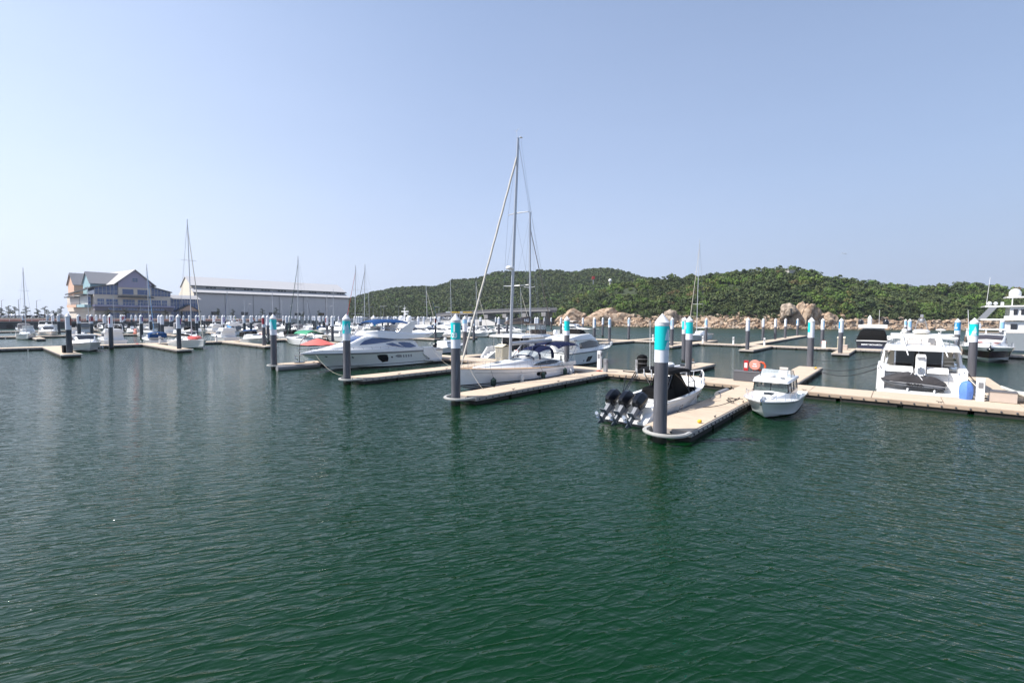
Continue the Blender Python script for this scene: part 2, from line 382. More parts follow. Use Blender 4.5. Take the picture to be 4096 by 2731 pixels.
def crown(kind, nq, q):
    """leaf quads of one crown, unit size (radius about 1, height 0..1.6)"""
    V = []
    if kind == 0:      # rounded broadleaf, several lobes
        lobes = [(rng.uniform(-.5,.5), rng.uniform(-.5,.5), rng.uniform(.3,1.1), rng.uniform(.35,.6)) for _ in range(9)]
    else:              # pine: flat tiered plates
        lobes = [(rng.uniform(-.6,.6), rng.uniform(-.6,.6), .35+.95*i/9, rng.uniform(.35,.6)*(1.1-.5*i/9)) for i in range(10)]
    for _ in range(nq):
        lx, ly, lz, lr = lobes[rng.integers(len(lobes))]
        d = rng.normal(size=3); d /= np.linalg.norm(d); d[2] = abs(d[2])*(1 if rng.random() < .8 else -1)
        fl = .75 if kind == 0 else .28
        c = np.array([lx,ly,lz]) + d*np.array([1,1,fl])*lr*rng.uniform(.8,1.05)
        nrm = d + rng.normal(size=3)*.45
        if kind == 1: nrm[2] += .8
        nrm /= np.linalg.norm(nrm)
        t = np.cross(nrm, [0,0,1.]) if abs(nrm[2]) < .95 else np.array([1.,0,0]); t /= np.linalg.norm(t); bt = np.cross(nrm, t)
        s = q*rng.uniform(.6,1.3); a = rng.uniform(0,6.28); t, bt = t*math.cos(a)+bt*math.sin(a), bt*math.cos(a)-t*math.sin(a)
        V.append([c-t*s-bt*s*.8, c+t*s-bt*s*rng.uniform(.3,.9), c+t*s*rng.uniform(.4,1)+bt*s*.8, c-t*s*.8+bt*s*rng.uniform(.4,1)])
    return np.array(V)
def forest(name, pts, nq, q, label):
    """pts: (x,y,z,radius,height,tone,kind) -> one mesh"""
    protos = [[crown(k, nq, q) for _ in range(5)] for k in (0,1)]
    vv = []; tt = []
    for x,y,z,r,h,tone,k in pts:
        c = protos[k][rng.integers(5)]; a = rng.uniform(0,6.28); ca, sa = math.cos(a), math.sin(a)
        X = (c[...,0]*ca-c[...,1]*sa)*r+x; Y = (c[...,0]*sa+c[...,1]*ca)*r+y; Z = c[...,2]*h/1.6+z
        vv.append(np.stack([X,Y,Z],-1)); tt.append(np.repeat(np.clip(tone+rng.normal(size=len(c))*.05,0,1),4))
    v = np.concatenate(vv).reshape(-1,3).astype(np.float32); t = np.concatenate(tt).astype(np.float32); nf = len(v)//4
    me = bpy.data.meshes.new(name); me.vertices.add(len(v)); me.vertices.foreach_set('co', v.ravel())
    me.loops.add(nf*4); me.loops.foreach_set('vertex_index', np.arange(nf*4, dtype=np.int32))
    me.polygons.add(nf); me.polygons.foreach_set('loop_start', np.arange(0,nf*4,4,dtype=np.int32)); me.update(calc_edges=True)
    at = me.attributes.new('tone', 'FLOAT', 'POINT'); at.data.foreach_set('value', t)
    me.materials.append(leaves); o = bpy.data.objects.new(name, me); COL.objects.link(o); return tag(o, label, 'wood', kind='stuff')
def tonefn(x, y):
    v = mnoise.noise(Vector((x*.03,y*.03,1)))+.5*mnoise.noise(Vector((x*.09,y*.09,5)))
    return v
pts = []
for i_ in range(5200):
    px = rng.uniform(2170,4400); t = (rng.uniform(.10,1.2) if i_ % 5 < 3 else rng.uniform(.025,.30)); X, Y = near_pt(px, t)
    if 3095 < px < 3270 and t < .10: continue
    if 2210 < px < 2560 and t < .075: continue
    v = tonefn(X, Y); pine = int(rng.random() < (.55 if v < .05 else .2))
    tone = (.08+.3*rng.random()) if pine else np.clip(.46+v*.6+rng.normal()*.16, .2, .9)
    if rng.random() < .012: tone = 1.0
    r = rng.choice([1.4,1.8,2.2,2.7,3.7])*rng.uniform(.85,1.15); h = r*rng.uniform(1.2,2.1)
    if t < .12: r *= .8; h *= .8
    pts.append((X, Y, near_h(px,t)-.6, r, h, tone, pine))
forest('hillside_wood', pts, 240, .115, 'dense mixed wood of dark pines and bright green trees on the near hill')
pts = []
for _ in range(8000):
    px = rng.uniform(1300,2750); t = rng.uniform(0,1.12); X, Y = far_pt(px, t)
    v = tonefn(X*.7, Y*.7); pine = int(rng.random() < .35)
    tone = (.10+.25*rng.random()) if pine else np.clip(.36+v*.35+rng.normal()*.1, .1, .75)
    r = rng.uniform(1.8,3.9); pts.append((X, Y, far_h(px,t)-1, r, r*1.6, tone, pine))
forest('far_hill_wood', pts, 70, .2, 'hazy dark green wood covering the far hill')

# ------------------------------------------------------------------ rocks
def rockmat(name, c1, c2):
    m = mat(name, c1, .9, var=0, bump=.8, bs=1.5); n = m.node_tree; p = n.nodes['Principled BSDF']
    tc = n.nodes.new('ShaderNodeTexCoord'); vo = n.nodes.new('ShaderNodeTexNoise'); vo.inputs['Scale'].default_value = .45; vo.inputs['Detail'].default_value = 7
    n.links.new(tc.outputs['Object'], vo.inputs['Vector'])
    cr = n.nodes.new('ShaderNodeValToRGB'); e = cr.color_ramp.elements; e[0].position = .38; e[0].color = (*c2,1); e[1].position = .6; e[1].color = (*c1,1)
    n.links.new(vo.outputs['Fac'], cr.inputs[0]); n.links.new(cr.outputs[0], p.inputs['Base Color']); return m
rock = rockmat('granite', (.44,.33,.235), (.21,.135,.085)); rockg = rockmat('grey_granite', (.38,.31,.24), (.17,.13,.10))
def rockmesh(name, seed, r, n=20, m=12, parent=None, mt=None, blocks=1, spread=.6):
    """broken granite: blocks cut by random planes, jointed together"""
    q = random.Random(seed*13+1); b = MB()
    for bl_ in range(blocks):
        pl = []
        for _ in range(15 if blocks == 1 else 13):
            v = Vector((q.gauss(0,1), q.gauss(0,1), q.gauss(0,1))).normalized(); pl.append((v, q.uniform(.62,.95)))
        k = 1 if blocks == 1 else q.uniform(.35,.62); o = Vector((0,0,0)) if blocks == 1 else Vector((q.uniform(-1,1)*spread*r[0], q.uniform(-1,1)*spread*.6*r[1], q.uniform(-.7,.55)*r[2]))
        if bl_ == 0 and blocks > 1: k, o = .85, Vector((0,0,0))
        rings = []
        for i in range(m+1):
            ph = math.pi*i/m; ring = []
            for j in range(n):
                a = 2*math.pi*j/n; d = Vector((math.sin(ph)*math.cos(a)+1e-4*j, math.sin(ph)*math.sin(a), -math.cos(ph))).normalized()
                f = 1.15
                for v, h in pl:
                    c = d.dot(v)
                    if c > .05: f = min(f, h/c)
                f *= 1+.10*mnoise.noise(d*3.0+Vector((seed*7.1,bl_*3.3,0)))+.05*mnoise.noise(d*8.0+Vector((0,seed*3.7,bl_)))
                ring.append((o.x+d.x*r[0]*f*k, o.y+d.y*r[1]*f*k, o.z+d.z*r[2]*f*k))
            rings.append(ring)
        b.loft(rings)
    return b.build(name, mt or rock, parent, smooth=22)
protos = []
for i in range(9):
    protos.append(rockmesh('boulder', i+1, (1,.8,.7), mt=(rock if i % 3 else rockg)))
    tag(protos[-1], 'tan granite boulder lying in the rocky band at the foot of the wooded shore', 'boulder', 'boulders along the wooded shore')
rr = random.Random(3); cnt = 0
band = [(2215,2800,2.9,8),(2800,3120,2.9,3),(3240,3420,2.6,4),(3400,4150,2.1,2.2)]
spots = []
while len(spots) < 299:
    px = rr.uniform(2215, 4120) if len(spots) % 3 else rr.uniform(3380,4120)
    for x0,x1,s,hh in band:
        if x0 <= px < x1: break
    else: continue
    t = rr.uniform(-.064,.02) if len(spots) % 4 else rr.uniform(0,.06); X, Y = near_pt(px, t); sz = s*rr.uniform(.4,.95)
    spots.append((X, Y, max(0,-2+(t+.1)*52 if t < 0 else near_h(px,t)) - .15*sz, sz, px, t))
for i, (X,Y,Z,sz,px,t) in enumerate(spots):
    o = protos[i % 9] if i < 9 else protos[i % 9].copy()
    if i >= 9: COL.objects.link(o)
    o.location = (X,Y,Z); o.scale = (sz*rr.uniform(.9,1.9), sz, sz*rr.uniform(.5,.95)); o.rotation_euler = (rr.uniform(-.3,.3), rr.uniform(-.3,.3), rr.uniform(0,6.3))
# loose rubble between the boulders
rubble = MB(); rq = random.Random(77); cube_ = [(-1,-1,-1),(1,-1,-1),(1,1,-1),(-1,1,-1),(-1,-1,1),(1,-1,1),(1,1,1),(-1,1,1)]
for _ in range(3800):
    px = rq.uniform(2215,4250); t = rq.uniform(-.066,.012) if rq.random() < .75 else rq.uniform(0,.05 if px < 3100 else .02); X, Y = near_pt(px, t); z = max(0,-2+(t+.1)*52 if t < 0 else near_h(px,t)); sz = rq.choice([.45,.6,.8,1.15])*rq.uniform(.7,1.25)
    m_ = Matrix.Rotation(rq.uniform(0,6.3),3,'Z') @ Matrix.Rotation(rq.uniform(-.5,.5),3,'X') @ Matrix.Rotation(rq.uniform(-.5,.5),3,'Y'); ax = (sz*rq.uniform(.9,1.8), sz*rq.uniform(.7,1.1), sz*rq.uniform(.45,.85)); rubble.cur = int(rq.random() < .45)
    rubble.add([Vector((X,Y,z+.1*sz))+m_ @ Vector((v[0]*ax[0]*rq.uniform(.45,1), v[1]*ax[1]*rq.uniform(.45,1), v[2]*ax[2]*rq.uniform(.5,1))) for v in cube_], [(0,3,2,1),(4,5,6,7),(0,1,5,4),(1,2,6,5),(2,3,7,6),(3,0,4,7)])
tag(rubble.build('shore_rubble', [rock, rockg], smooth=0), 'broken tan rubble between the boulders along the wooded shore', 'rubble', kind='stuff')
def outcrop(name, label, px, Y, z, r, seed, mt=rock, rot=(0,0,0), blocks=14):
    o = rockmesh(name, seed, r, 26, 16, mt=mt, blocks=blocks); X = (px-2048)/1850*Y; o.location = (X,Y,z); o.rotation_euler = rot; tag(o, label, 'rock'); return o
outcrop('rock_outcrop', 'tall slanting tan rock face standing in the shore wood, tallest of all', 3212, 263, 4.5, (8.5,6,13), 4, rot=(0,.25,.2))
outcrop('rock_outcrop', 'bulging overhanging rock knob leaning on the left of the tall rock face', 3152, 262, 11.0, (6.3,5,5.4), 9, mt=rockg, rot=(.2,-.2,.6), blocks=4)
outcrop('rock_outcrop', 'smooth whaleback of pale rock sloping to the water right of the motor sailer mast', 2845, 283, 1.5, (7.5,6,6.2), 12, rot=(0,.1,.3))
outcrop('rock_outcrop', 'squat brown rock hump to the right of the tall rock face', 3308, 262, 2.5, (6.0,5,7), 15, rot=(0,-.1,.3))
outcrop('rock_outcrop', 'broad cracked orange rock slope on the shore between two white banner piles', 2470, 314, 1.0, (13,6,9.5), 21, rot=(0,.12,.1))
outcrop('rock_outcrop', 'red brown cliff broken under the trees above the cracked rock slope', 2400, 322, 4.0, (14,6,8), 25, rot=(0,-.15,0))
outcrop('rock_outcrop', 'orange rock headland where the bridge meets the wooded hill', 2290, 330, 2.5, (13,7,9), 31, rot=(0,-.25,.2))
outcrop('rock_outcrop', 'pointed pale rock ledge rising behind the nearest turquoise pile', 2685, 296, 3.5, (7,5,7.5), 35, mt=rockg, rot=(0,.3,0))

# ------------------------------------------------------------------ docks
deckm = mat('sand_deck', (.50,.405,.305), .85, var=.16, vs=1.1, bump=.15, bs=60)
def grime(m):      # worn streaks and spots trodden into the deck panels
    n = m.node_tree; p = n.nodes['Principled BSDF']; src = p.inputs['Base Color'].links[0].from_socket; tc = n.nodes.new('ShaderNodeTexCoord')
    nz = n.nodes.new('ShaderNodeTexNoise'); nz.inputs['Scale'].default_value = 5; nz.inputs['Detail'].default_value = 8; nz.inputs['Roughness'].default_value = .7; n.links.new(tc.outputs['Object'], nz.inputs['Vector'])
    mr = n.nodes.new('ShaderNodeMapRange'); mr.inputs[1].default_value = .56; mr.inputs[2].default_value = .72; mr.inputs[4].default_value = .45; n.links.new(nz.outputs['Fac'], mr.inputs[0])
    mx = n.nodes.new('ShaderNodeMix'); mx.data_type = 'RGBA'; mx.inputs[7].default_value = (.24,.20,.16,1); n.links.new(mr.outputs[0], mx.inputs[0]); n.links.new(src, mx.inputs[6]); n.links.new(mx.outputs[2], p.inputs['Base Color'])
grime(deckm)
deckw = mat('wet_deck_edge', (.40,.36,.33), .7, var=.15, vs=2)
rust = mat('rusty_waler', (.36,.27,.20), .75, var=.55, vs=.9)
floatm = mat('dark_float', (.018,.018,.016), .8, var=.5, vs=2)
boltm = mat('bolt_heads', (.10,.10,.11), .5, metal=.4, var=.1)
def dock(name, label, a0, a1, b0, b1, detail=True, group=None, pile_end=None, seams=3.0):
    """dock slab on the grid; local x along a, y along -b"""
    la, lb = a1-a0, b1-b0; x, y = G(a0, b1)
    e = thing(name, label, 'dock', (x,y,0), HU, group)
    lon = max(la,lb) ; along_a = la >= lb
    b = MB(); g = .035                   # deck panels with thin gaps between them
    k = max(1, round((la if along_a else lb)/seams)) if detail else 1
    for i in range(k):
        if along_a: b.bx(la*i/k+g/2, la*(i+1)/k-g/2, .06, lb-.06, .42, .50)
        else: b.bx(.06, la-.06, lb*i/k+g/2, lb*(i+1)/k-g/2, .42, .50)
    b.build('deck', deckm, e, smooth=0)
    f = MB(); f.bx(0,la,0,.055,.26,.46).bx(0,la,lb-.055,lb,.26,.46).bx(0,.055,.055,lb-.055,.26,.46).bx(la-.055,la,.055,lb-.055,.26,.46)
    f.bx(.04,la-.04,.04,lb-.04,.24,.41); f.build('waler', rust if detail == 2 else deckw, e, smooth=0)
    if detail:
        q = MB(); step = .62; n1 = int(la/step); n2 = int(lb/step)
        for i in range(n1):
            for yy, s in ((-.02,-1),(lb+.02,1)): q.ball((.3+i*step, yy, .35), .055, n=6, m=4)
        for i in range(n2):
            for xx in (-.02, la+.02): q.ball((xx, .3+i*step, .35), .055, n=6, m=4)
        q.build('bolt', boltm, e)['kind'] = 'stuff'
    fl = MB(); seg = 3.1; n = max(1, int((la if along_a else lb)/seg))
    for i in range(n):
        if along_a: fl.bx(la*i/n+.15, la*(i+1)/n-.15, .08, lb-.08, -.35, .25)
        else: fl.bx(.08, la-.08, lb*i/n+.15, lb*(i+1)/n-.15, -.35, .25)
    fl.build('float', floatm, e, smooth=0)
    if pile_end is not None:      # rounded collar frame round the pile, cantilevered at the -a end (x<0) or at y end
        c = MB(); ring = []; axis, off = pile_end
        def arc(rad): return [(-rad*math.cos(t)*1.0, rad*math.sin(t)) for t in [math.pi*(-.5+i/14) for i in range(15)]]
        hw = 1.0 if axis == 'a' else 1.0
        for z0, z1, r0, r1 in ((.36,.50,.98,.86),(.41,.47,1.03,.985)):
            outer = [(p[0]-.35, p[1]) for p in arc(r0)]; inner = [(p[0]-.35, p[1]) for p in arc(r1)]
            outer = [(.0,-r0)]+outer+[(.0,r0)]; inner = [(.0,-r1)]+inner+[(.0,r1)]
            rings = []
            for (ox,oy),(ix,iy) in zip(outer, inner): rings.append([(ox,oy,z0),(ox,oy,z1),(ix,iy,z1),(ix,iy,z0)])
            c.loft(rings)
        co = c.build('pile_collar', alu2, e); 
        if axis == 'a': co.location = (0, off, 0)
        elif axis == 'b': co.location = (off, 0, 0); co.rotation_euler.z = R(90)
        elif axis == 'A': co.location = (la, off, 0); co.rotation_euler.z = R(180)
    return e
alu2 = mat('galvanised', (.50,.49,.46), .45, metal=.25, var=.12)
# main walkway in front
dock('floating_walkway', 'long sand coloured floating walkway with rusty side beam crossing towards the right edge', 37.6, 41.2, -60, 16, 2, seams=3.4)
FG = 'finger pontoons of the front walkway'
dock('finger_pontoon', 'nearest finger pontoon, beside the white boat with three outboards', 20.6, 37.6, -9.1, -6.9, 1, FG, ('a',1.0))
dock('finger_pontoon', 'finger pontoon along the white sailing yacht with black waterline stripes', 20.6, 37.6, -22.4, -20.2, 1, FG, ('a',1.1))
dock('finger_pontoon', 'finger pontoon along the large white flybridge yacht with blue canopy', 20.8, 37.6, -35.4, -33.2, 1, FG, ('a',1.1))
dock('finger_pontoon', 'finger pontoon carrying the faded red parasol', 21.4, 37.6, -50.6, -48.4, 1, FG, ('a',1.1))
BG = 'finger pontoons on the far side of the front walkway'
dock('finger_pontoon', 'finger pontoon reaching away behind the small pilothouse boat', 41.2, 57.6, -8.2, -6.0, 1, BG)
dock('finger_pontoon', 'finger pontoon to the right of the big cream flybridge yacht', 41.2, 57.6, 3.9, 6.1, 1, BG)
dock('finger_pontoon', 'finger pontoon behind the black hard top with a white roller on it', 41.2, 54, -17.5, -15.6, 1, BG)
dock('finger_pontoon', 'finger pontoon with black floats left of the catamaran', 41.2, 55, -44.2, -42.2, 1, BG)
# second system (far right)
DG = 'docks in front of the rocky shore'
dock('floating_walkway', 'floating walkway in front of the rocky shore, running behind the empty berths', 96.5, 99.6, -62, 40, 1, DG)
for a0,b0,l in ((82,-20.2,'finger pontoon of the shore dock carrying a small bench'),(83.6,-7.8,'finger pontoon of the shore dock near the beige cabinet'),(82,-33.4,'finger pontoon of the shore dock reaching towards the turquoise pile'),(84.5,-47.6,'finger pontoon of the shore dock in front of the flybridge bow'),(86,16,'finger pontoon of the shore dock by the maroon yacht')):
    dock('finger_pontoon', l, a0, 96.5, b0, b0+2.2, 0, DG)
dock('floating_walkway', 'long pontoon leading away from the shore dock under a row of five piles', 99.6, 168, -24.4, -21.8, 0, DG)
dock('finger_pontoon', 'short outer pontoon with a grey utility box on it', 99.6, 113, -48.5, -46, 0, DG)
dock('finger_pontoon', 'outer pontoon beside the moored motor sailer', 99.6, 112, -34, -32, 0, DG)
# left system
LG = 'floating docks in the left half of the marina'
for k, (bc, lab) in enumerate(((-103,'first'),(-157,'second'),(-205,'third'))):
    dock('floating_walkway', '%s long floating walkway back from the open water on the left' % lab, -6, 150-(k==0)*15, bc-1.6, bc+1.6, 1 if k == 0 else 0, LG)
dock('floating_walkway', 'broad cross walkway at the left edge with dark dock boxes', -9, -4.5, -262, -104.8, 0, LG)
for i in range(-1, 11):
    a = 9.0+12.3*i
    if i >= 0: dock('finger_pontoon', 'finger pontoon on the near side of the first left walkway', a-1, a+1, -101.4, -81.5, 1 if i < 4 else 0, LG, ('b',1.0) if i < 4 else None)
    dock('finger_pontoon', 'short finger pontoon among the moored boats', a-1+5, a+1+5, -119.5, -104.6, 0, LG)
    dock('finger_pontoon', 'short finger pontoon among the moored boats', a+1, a+2.5, -155.4, -138, 0, LG)
    dock('finger_pontoon', 'short finger pontoon among the moored boats', a+1, a+2.5, -172, -158.6, 0, LG)

# ------------------------------------------------------------------ piles
def weathered(name, col):
    """painted steel with vertical scuffs and weed growth at the waterline"""
    m = bpy.data.materials.new(name); m.use_nodes = True; n = m.node_tree; p = n.nodes['Principled BSDF']; L = n.links.new; p.inputs['Roughness'].default_value = .48; p.inputs['Specular IOR Level'].default_value = .35
    tc = n.nodes.new('ShaderNodeTexCoord'); oi = n.nodes.new('ShaderNodeNewGeometry')
    mp = n.nodes.new('ShaderNodeMapping'); mp.inputs['Scale'].default_value = (5,5,.5); L(oi.outputs['Position'], mp.inputs[0])
    nz = n.nodes.new('ShaderNodeTexNoise'); nz.inputs['Scale'].default_value = 1.6; nz.inputs['Detail'].default_value = 6; L(mp.outputs[0], nz.inputs['Vector'])
    cr = n.nodes.new('ShaderNodeValToRGB'); e = cr.color_ramp.elements; e[0].position = .3; e[0].color = (*[c*.8 for c in col],1); e[1].position = .62; e[1].color = (*[c*1.12 for c in col],1); k = e.new(.74); k.color = (*[c*1.7+.03 for c in col],1)
    L(nz.outputs['Fac'], cr.inputs[0]); sp = n.nodes.new('ShaderNodeSeparateXYZ'); L(oi.outputs['Position'], sp.inputs[0])
    n2 = n.nodes.new('ShaderNodeTexNoise'); n2.inputs['Scale'].default_value = 3; L(oi.outputs['Position'], n2.inputs['Vector'])
    ad = n.nodes.new('ShaderNodeMath'); ad.operation = 'MULTIPLY_ADD'; ad.inputs[1].default_value = -.5; L(n2.outputs['Fac'], ad.inputs[0]); L(sp.outputs['Z'], ad.inputs[2])
    mr = n.nodes.new('ShaderNodeMapRange'); mr.inputs[1].default_value = -.02; mr.inputs[2].default_value = .12; L(ad.outputs[0], mr.inputs[0])
    mx = n.nodes.new('ShaderNodeMix'); mx.data_type = 'RGBA'; mx.inputs[6].default_value = (.012,.015,.008,1); L(mr.outputs[0], mx.inputs[0]); L(cr.outputs[0], mx.inputs[7]); L(mx.outputs[2], p.inputs['Base Color']); return m
slate = weathered('slate_paint', (.105,.105,.120))
slated= weathered('slate_paint_dark', (.045,.055,.068))
capm  = mat('white_cap', (.66,.66,.67), .5, var=.08)
banw  = mat('banner_white', (.72,.74,.80), .45, var=.04)
bcol = {'teal':mat('banner_teal', (.0,.55,.56), .45, var=.05), 'blue':mat('banner_blue', (.02,.30,.62), .45, var=.05), 'purple':mat('banner_purple', (.13,.03,.28), .45, var=.05),
        'red':mat('banner_red', (.32,.02,.04), .45, var=.05), 'yellow':mat('banner_yellow', (.60,.55,.03), .45, var=.05), 'sky':mat('banner_sky', (.30,.55,.80), .45, var=.2, vs=2), 'maroon':mat('banner_maroon', (.20,.03,.02), .45, var=.05)}
inkw = mat('banner_ink_white', (.85,.87,.9), .5, var=0); inkb = mat('banner_ink_navy', (.05,.07,.25), .5, var=0)
pale = mat('banner_pale_mountain', (.45,.70,.85), .5, var=.25, vs=1.5)
PR, PT = .295, 5.72
def textmesh(s, size, bold=0):
    cu = bpy.data.curves.new('t', 'FONT'); cu.body = s; cu.size = size; cu.align_x = 'CENTER'; cu.offset = bold
    o = bpy.data.objects.new('t', cu); COL.objects.link(o); dg = bpy.context.evaluated_depsgraph_get()
    me = o.evaluated_get(dg).to_mesh(); vs = [tuple(v.co) for v in me.vertices]; fs = [tuple(p.vertices) for p in me.polygons]
    o.to_mesh_clear(); bpy.data.objects.remove(o); bpy.data.curves.remove(cu); return vs, fs
def cyl_text(mb, s, size, z, ang, r, bold=0):
    vs, fs = textmesh(s, size, bold)
    if vs: mb.add([(r*math.cos(ang+x/r), r*math.sin(ang+x/r), z+y) for x,y,_ in vs], fs)
def flat_text(mb, s, size, origin, ux, uy, bold=0, nrm=.004):
    ux, uy, o = Vector(ux).normalized(), Vector(uy).normalized(), Vector(origin); nz = ux.cross(uy)*nrm
    vs, fs = textmesh(s, size, bold); mb.add([o+ux*x+uy*y+nz for x,y,_ in vs], fs)
def panel(mb, r, a0, a1, z0, z1, n=8):
    rows = [[(r*math.cos(a0+(a1-a0)*i/n), r*math.sin(a0+(a1-a0)*i/n), z) for i in range(n+1)] for z in (z0,z1)]
    mb.shell(rows, .004)
NS = 24
def pile(x, y, label, group=None, base=slate, col=None, a0=-1.2, a1=1.2, top=.32, mid=1.05, text=None, art=None, low=-1.0, rad=PR):
    """col panel spans angles a0..a1 relative to the direction of the camera"""
    e = thing('mooring_pile', label, 'mooring pile', (x,y,0), 0, group)
    fa = math.atan2(-y, -x)                    # towards the camera quay
    MB().lathe([(rad,low),(rad,PT-.5)], n=NS).build('shaft', base, e)
    zb = PT-2.15; zt = PT-.54
    MB().lathe([(rad+.008,zb),(rad+.008,zt)], n=NS).build('banner', banw, e)
    MB().lathe([(rad+.02,zt+.005),(rad+.025,zt+.13),(rad+.035,zt+.14),(.01,PT)], n=NS).build('cap', capm, e, smooth=25)
    if col:
        b = MB(); panel(b, rad+.014, fa+a0, fa+a1, zt-mid, zt-.02, 16)
        p = b.build('color_panel', bcol[col], e)
        if art:
            q = MB(); 
            for (c,wd,z0,h) in art:            # mountain-like pale shapes
                cols_ = [(c-wd+2*wd*i/14, interp(((-1,.02),(-.7,.45),(-.3,.8),(0,1),(.35,.7),(.6,.5),(1,.02)), -1+2*i/14)*h) for i in range(15)]
                q.shell([[((rad+.021)*math.cos(fa+a_), (rad+.021)*math.sin(fa+a_), zt-mid+z0+hh*k_) for a_,hh in cols_] for k_ in (0,1)], .003)
            q.build('mountain_art', pale, e, smooth=0)
        if text:
            q = MB()
            for s, size, z, da in text: cyl_text(q, s, size, zt-z, fa+da, rad+.030, .014)
            q.build('lettering', inkw, e, smooth=0)
    return e
def pxy(px, Z): return ((px-2048)/1850*Z, Z)

PG = 'slate mooring piles with white caps'
def gp(a, b, *k, **w): x, y = G(a, b); return pile(x, y, *k, **w)
T = 'teal'
gp(19.9,-8.05, 'nearest and largest mooring pile, turquoise banner with pale mountains, standing by the three outboards', PG, col=T, a0=-2.2, a1=2.4, text=[('I',.62,.62,.98),('0',.34,.93,.93)], art=[(.85,.42,.42,.55),(.95,.5,.0,.42)])
gp(19.9,-21.3, 'mooring pile with a turquoise banner reading 03, at the bow of the striped sailing yacht', PG, col=T, a0=-2.2, a1=2.4, text=[('I',.62,.58,-.30),('03',.40,.93,-.30)])
gp(20.1,-34.4, 'mooring pile with turquoise banner and pale mountains, in front of the big flybridge yacht', PG, col=T, a0=-1.3, a1=2.4, art=[(.25,.75,.0,.85),(-.5,.5,.3,.5)])
gp(20.7,-49.5, 'mooring pile with half pale half turquoise banner at the tip of the parasol pontoon', PG, col=T, a0=-1.6, a1=2.2, art=[(-.75,.85,.0,1.0)])
gp(57.8,-7.2, 'mooring pile with white banner and turquoise left edge, on the pontoon behind the pilothouse boat', PG, col=T, a0=-2.0, a1=-.35)
gp(57.6,5.0, 'mooring pile with turquoise banner and a pale bottle-like shape, right of the cream flybridge yacht', PG, col=T, a0=-1.5, a1=1.4, text=[('01',.3,.85,.1)], art=[(.25,.45,.25,.6),(.0,.75,.0,.4)])
gp(42.9,-14.8, 'mooring pile with a plain turquoise banner just right of and behind the nearest pile', PG, col=T, a0=-2.0, a1=2.2, text=[('I',.5,.62,-1.15)])
pile(*pxy(2738,58.5), 'mooring pile mostly hidden behind the second turquoise pile from the outboards', PG, col=T, a0=-2.2, a1=-.3)
gp(43.2,-28.3, 'mooring pile with turquoise banner rising behind the navy canopy of the sailing yacht', PG, col=T, a0=-2.0, a1=1.2, mid=1.1)
gp(44,-45.3, 'pale banner pile standing directly behind the 03 pile', PG, col='sky', a0=-2, a1=2, mid=.5)
x, y = pxy(1494.6, 62); pile(x, y, 'pale mooring pile with drips of turquoise behind the blue canopy of the flybridge yacht', PG, col=T, a0=.1, a1=1.6, art=[(.9,.3,.0,.7)])
SG = 'mooring piles of the docks by the rocky shore'
for px, py, lab, c, a0, a1 in ((2991,1398,'white banner pile at the tip of the pontoon with the small bench',None,0,0),(3364,1412,'white pile with a bright blue left edge by the orange lifebuoy',  'blue',-1.6,-.5),
    (3290,1383,'pile with white banner and small blue dots right of the tall rock face','sky',.3,1.1),(3052,1357,'first pile on the outer pontoon, nearest the utility pedestals','sky',-1.4,-.9),
    (3101,1357,'second pile of the row leading to the tall rock face',None,0,0),(3141,1352,'third pile of the row leading to the tall rock face',None,0,0),(3189,1342,'last pile of the outer pontoon, with a blue left edge and yellow float below','blue',-1.4,-.6),
    (2688,1382,'white and pale blue pile just right of the nearest turquoise pile','sky',-1.2,-.3),(2824,1366,'white and pale blue pile beside the stern of the motor sailer','sky',-.8,.6),
    (2438,1368,'pile with a blue flower mark off the bow of the grey-windowed motor yacht','sky',-.9,.2),(2515,1353,'pile with a blue stripe standing by the grey utility box','sky',-1.2,-.3),
    (2377,1372,'white banner pile behind the cabin of the grey-windowed motor yacht','sky',.2,1.3),(2731,1362,'slender white pile at the bow lines of the motor sailer',None,0,0)):
    d = horizon(px); Z = 1850*5.0/(py-d); x, y = pxy(px, Z)
    pile(x, y, lab, SG, col=c, a0=a0, a1=a1)
for px, Z, lab, txt in ((3829,62,'pile with a bright blue banner lettered J 09','J\n09'),(3620.8,124,'pile with a small pale blue banner, left one of a pair above the cream flybridge',None),(3637.7,88,'pile with a white and blue mottled banner, right of a pair above the cream flybridge',None),(4007,78,'white banner pile half hidden by the radar dome of the maroon yacht',None),
    (2410.7,138,'white pile near the bow of the distant white flybridge boat',None),(2331,152,'white pile rising behind the distant white flybridge boat',None)):
    x, y = pxy(px, Z)
    pile(x, y, lab, SG, col=('blue' if txt else ('sky' if Z < 130 else None)), a0=-1.9 if txt else -.8, a1=1.9 if txt else .9, text=[('J',.42,.42,-.55),('09',.36,.85,-.55)] if txt else None)
LGP = 'mooring piles of the left docks'
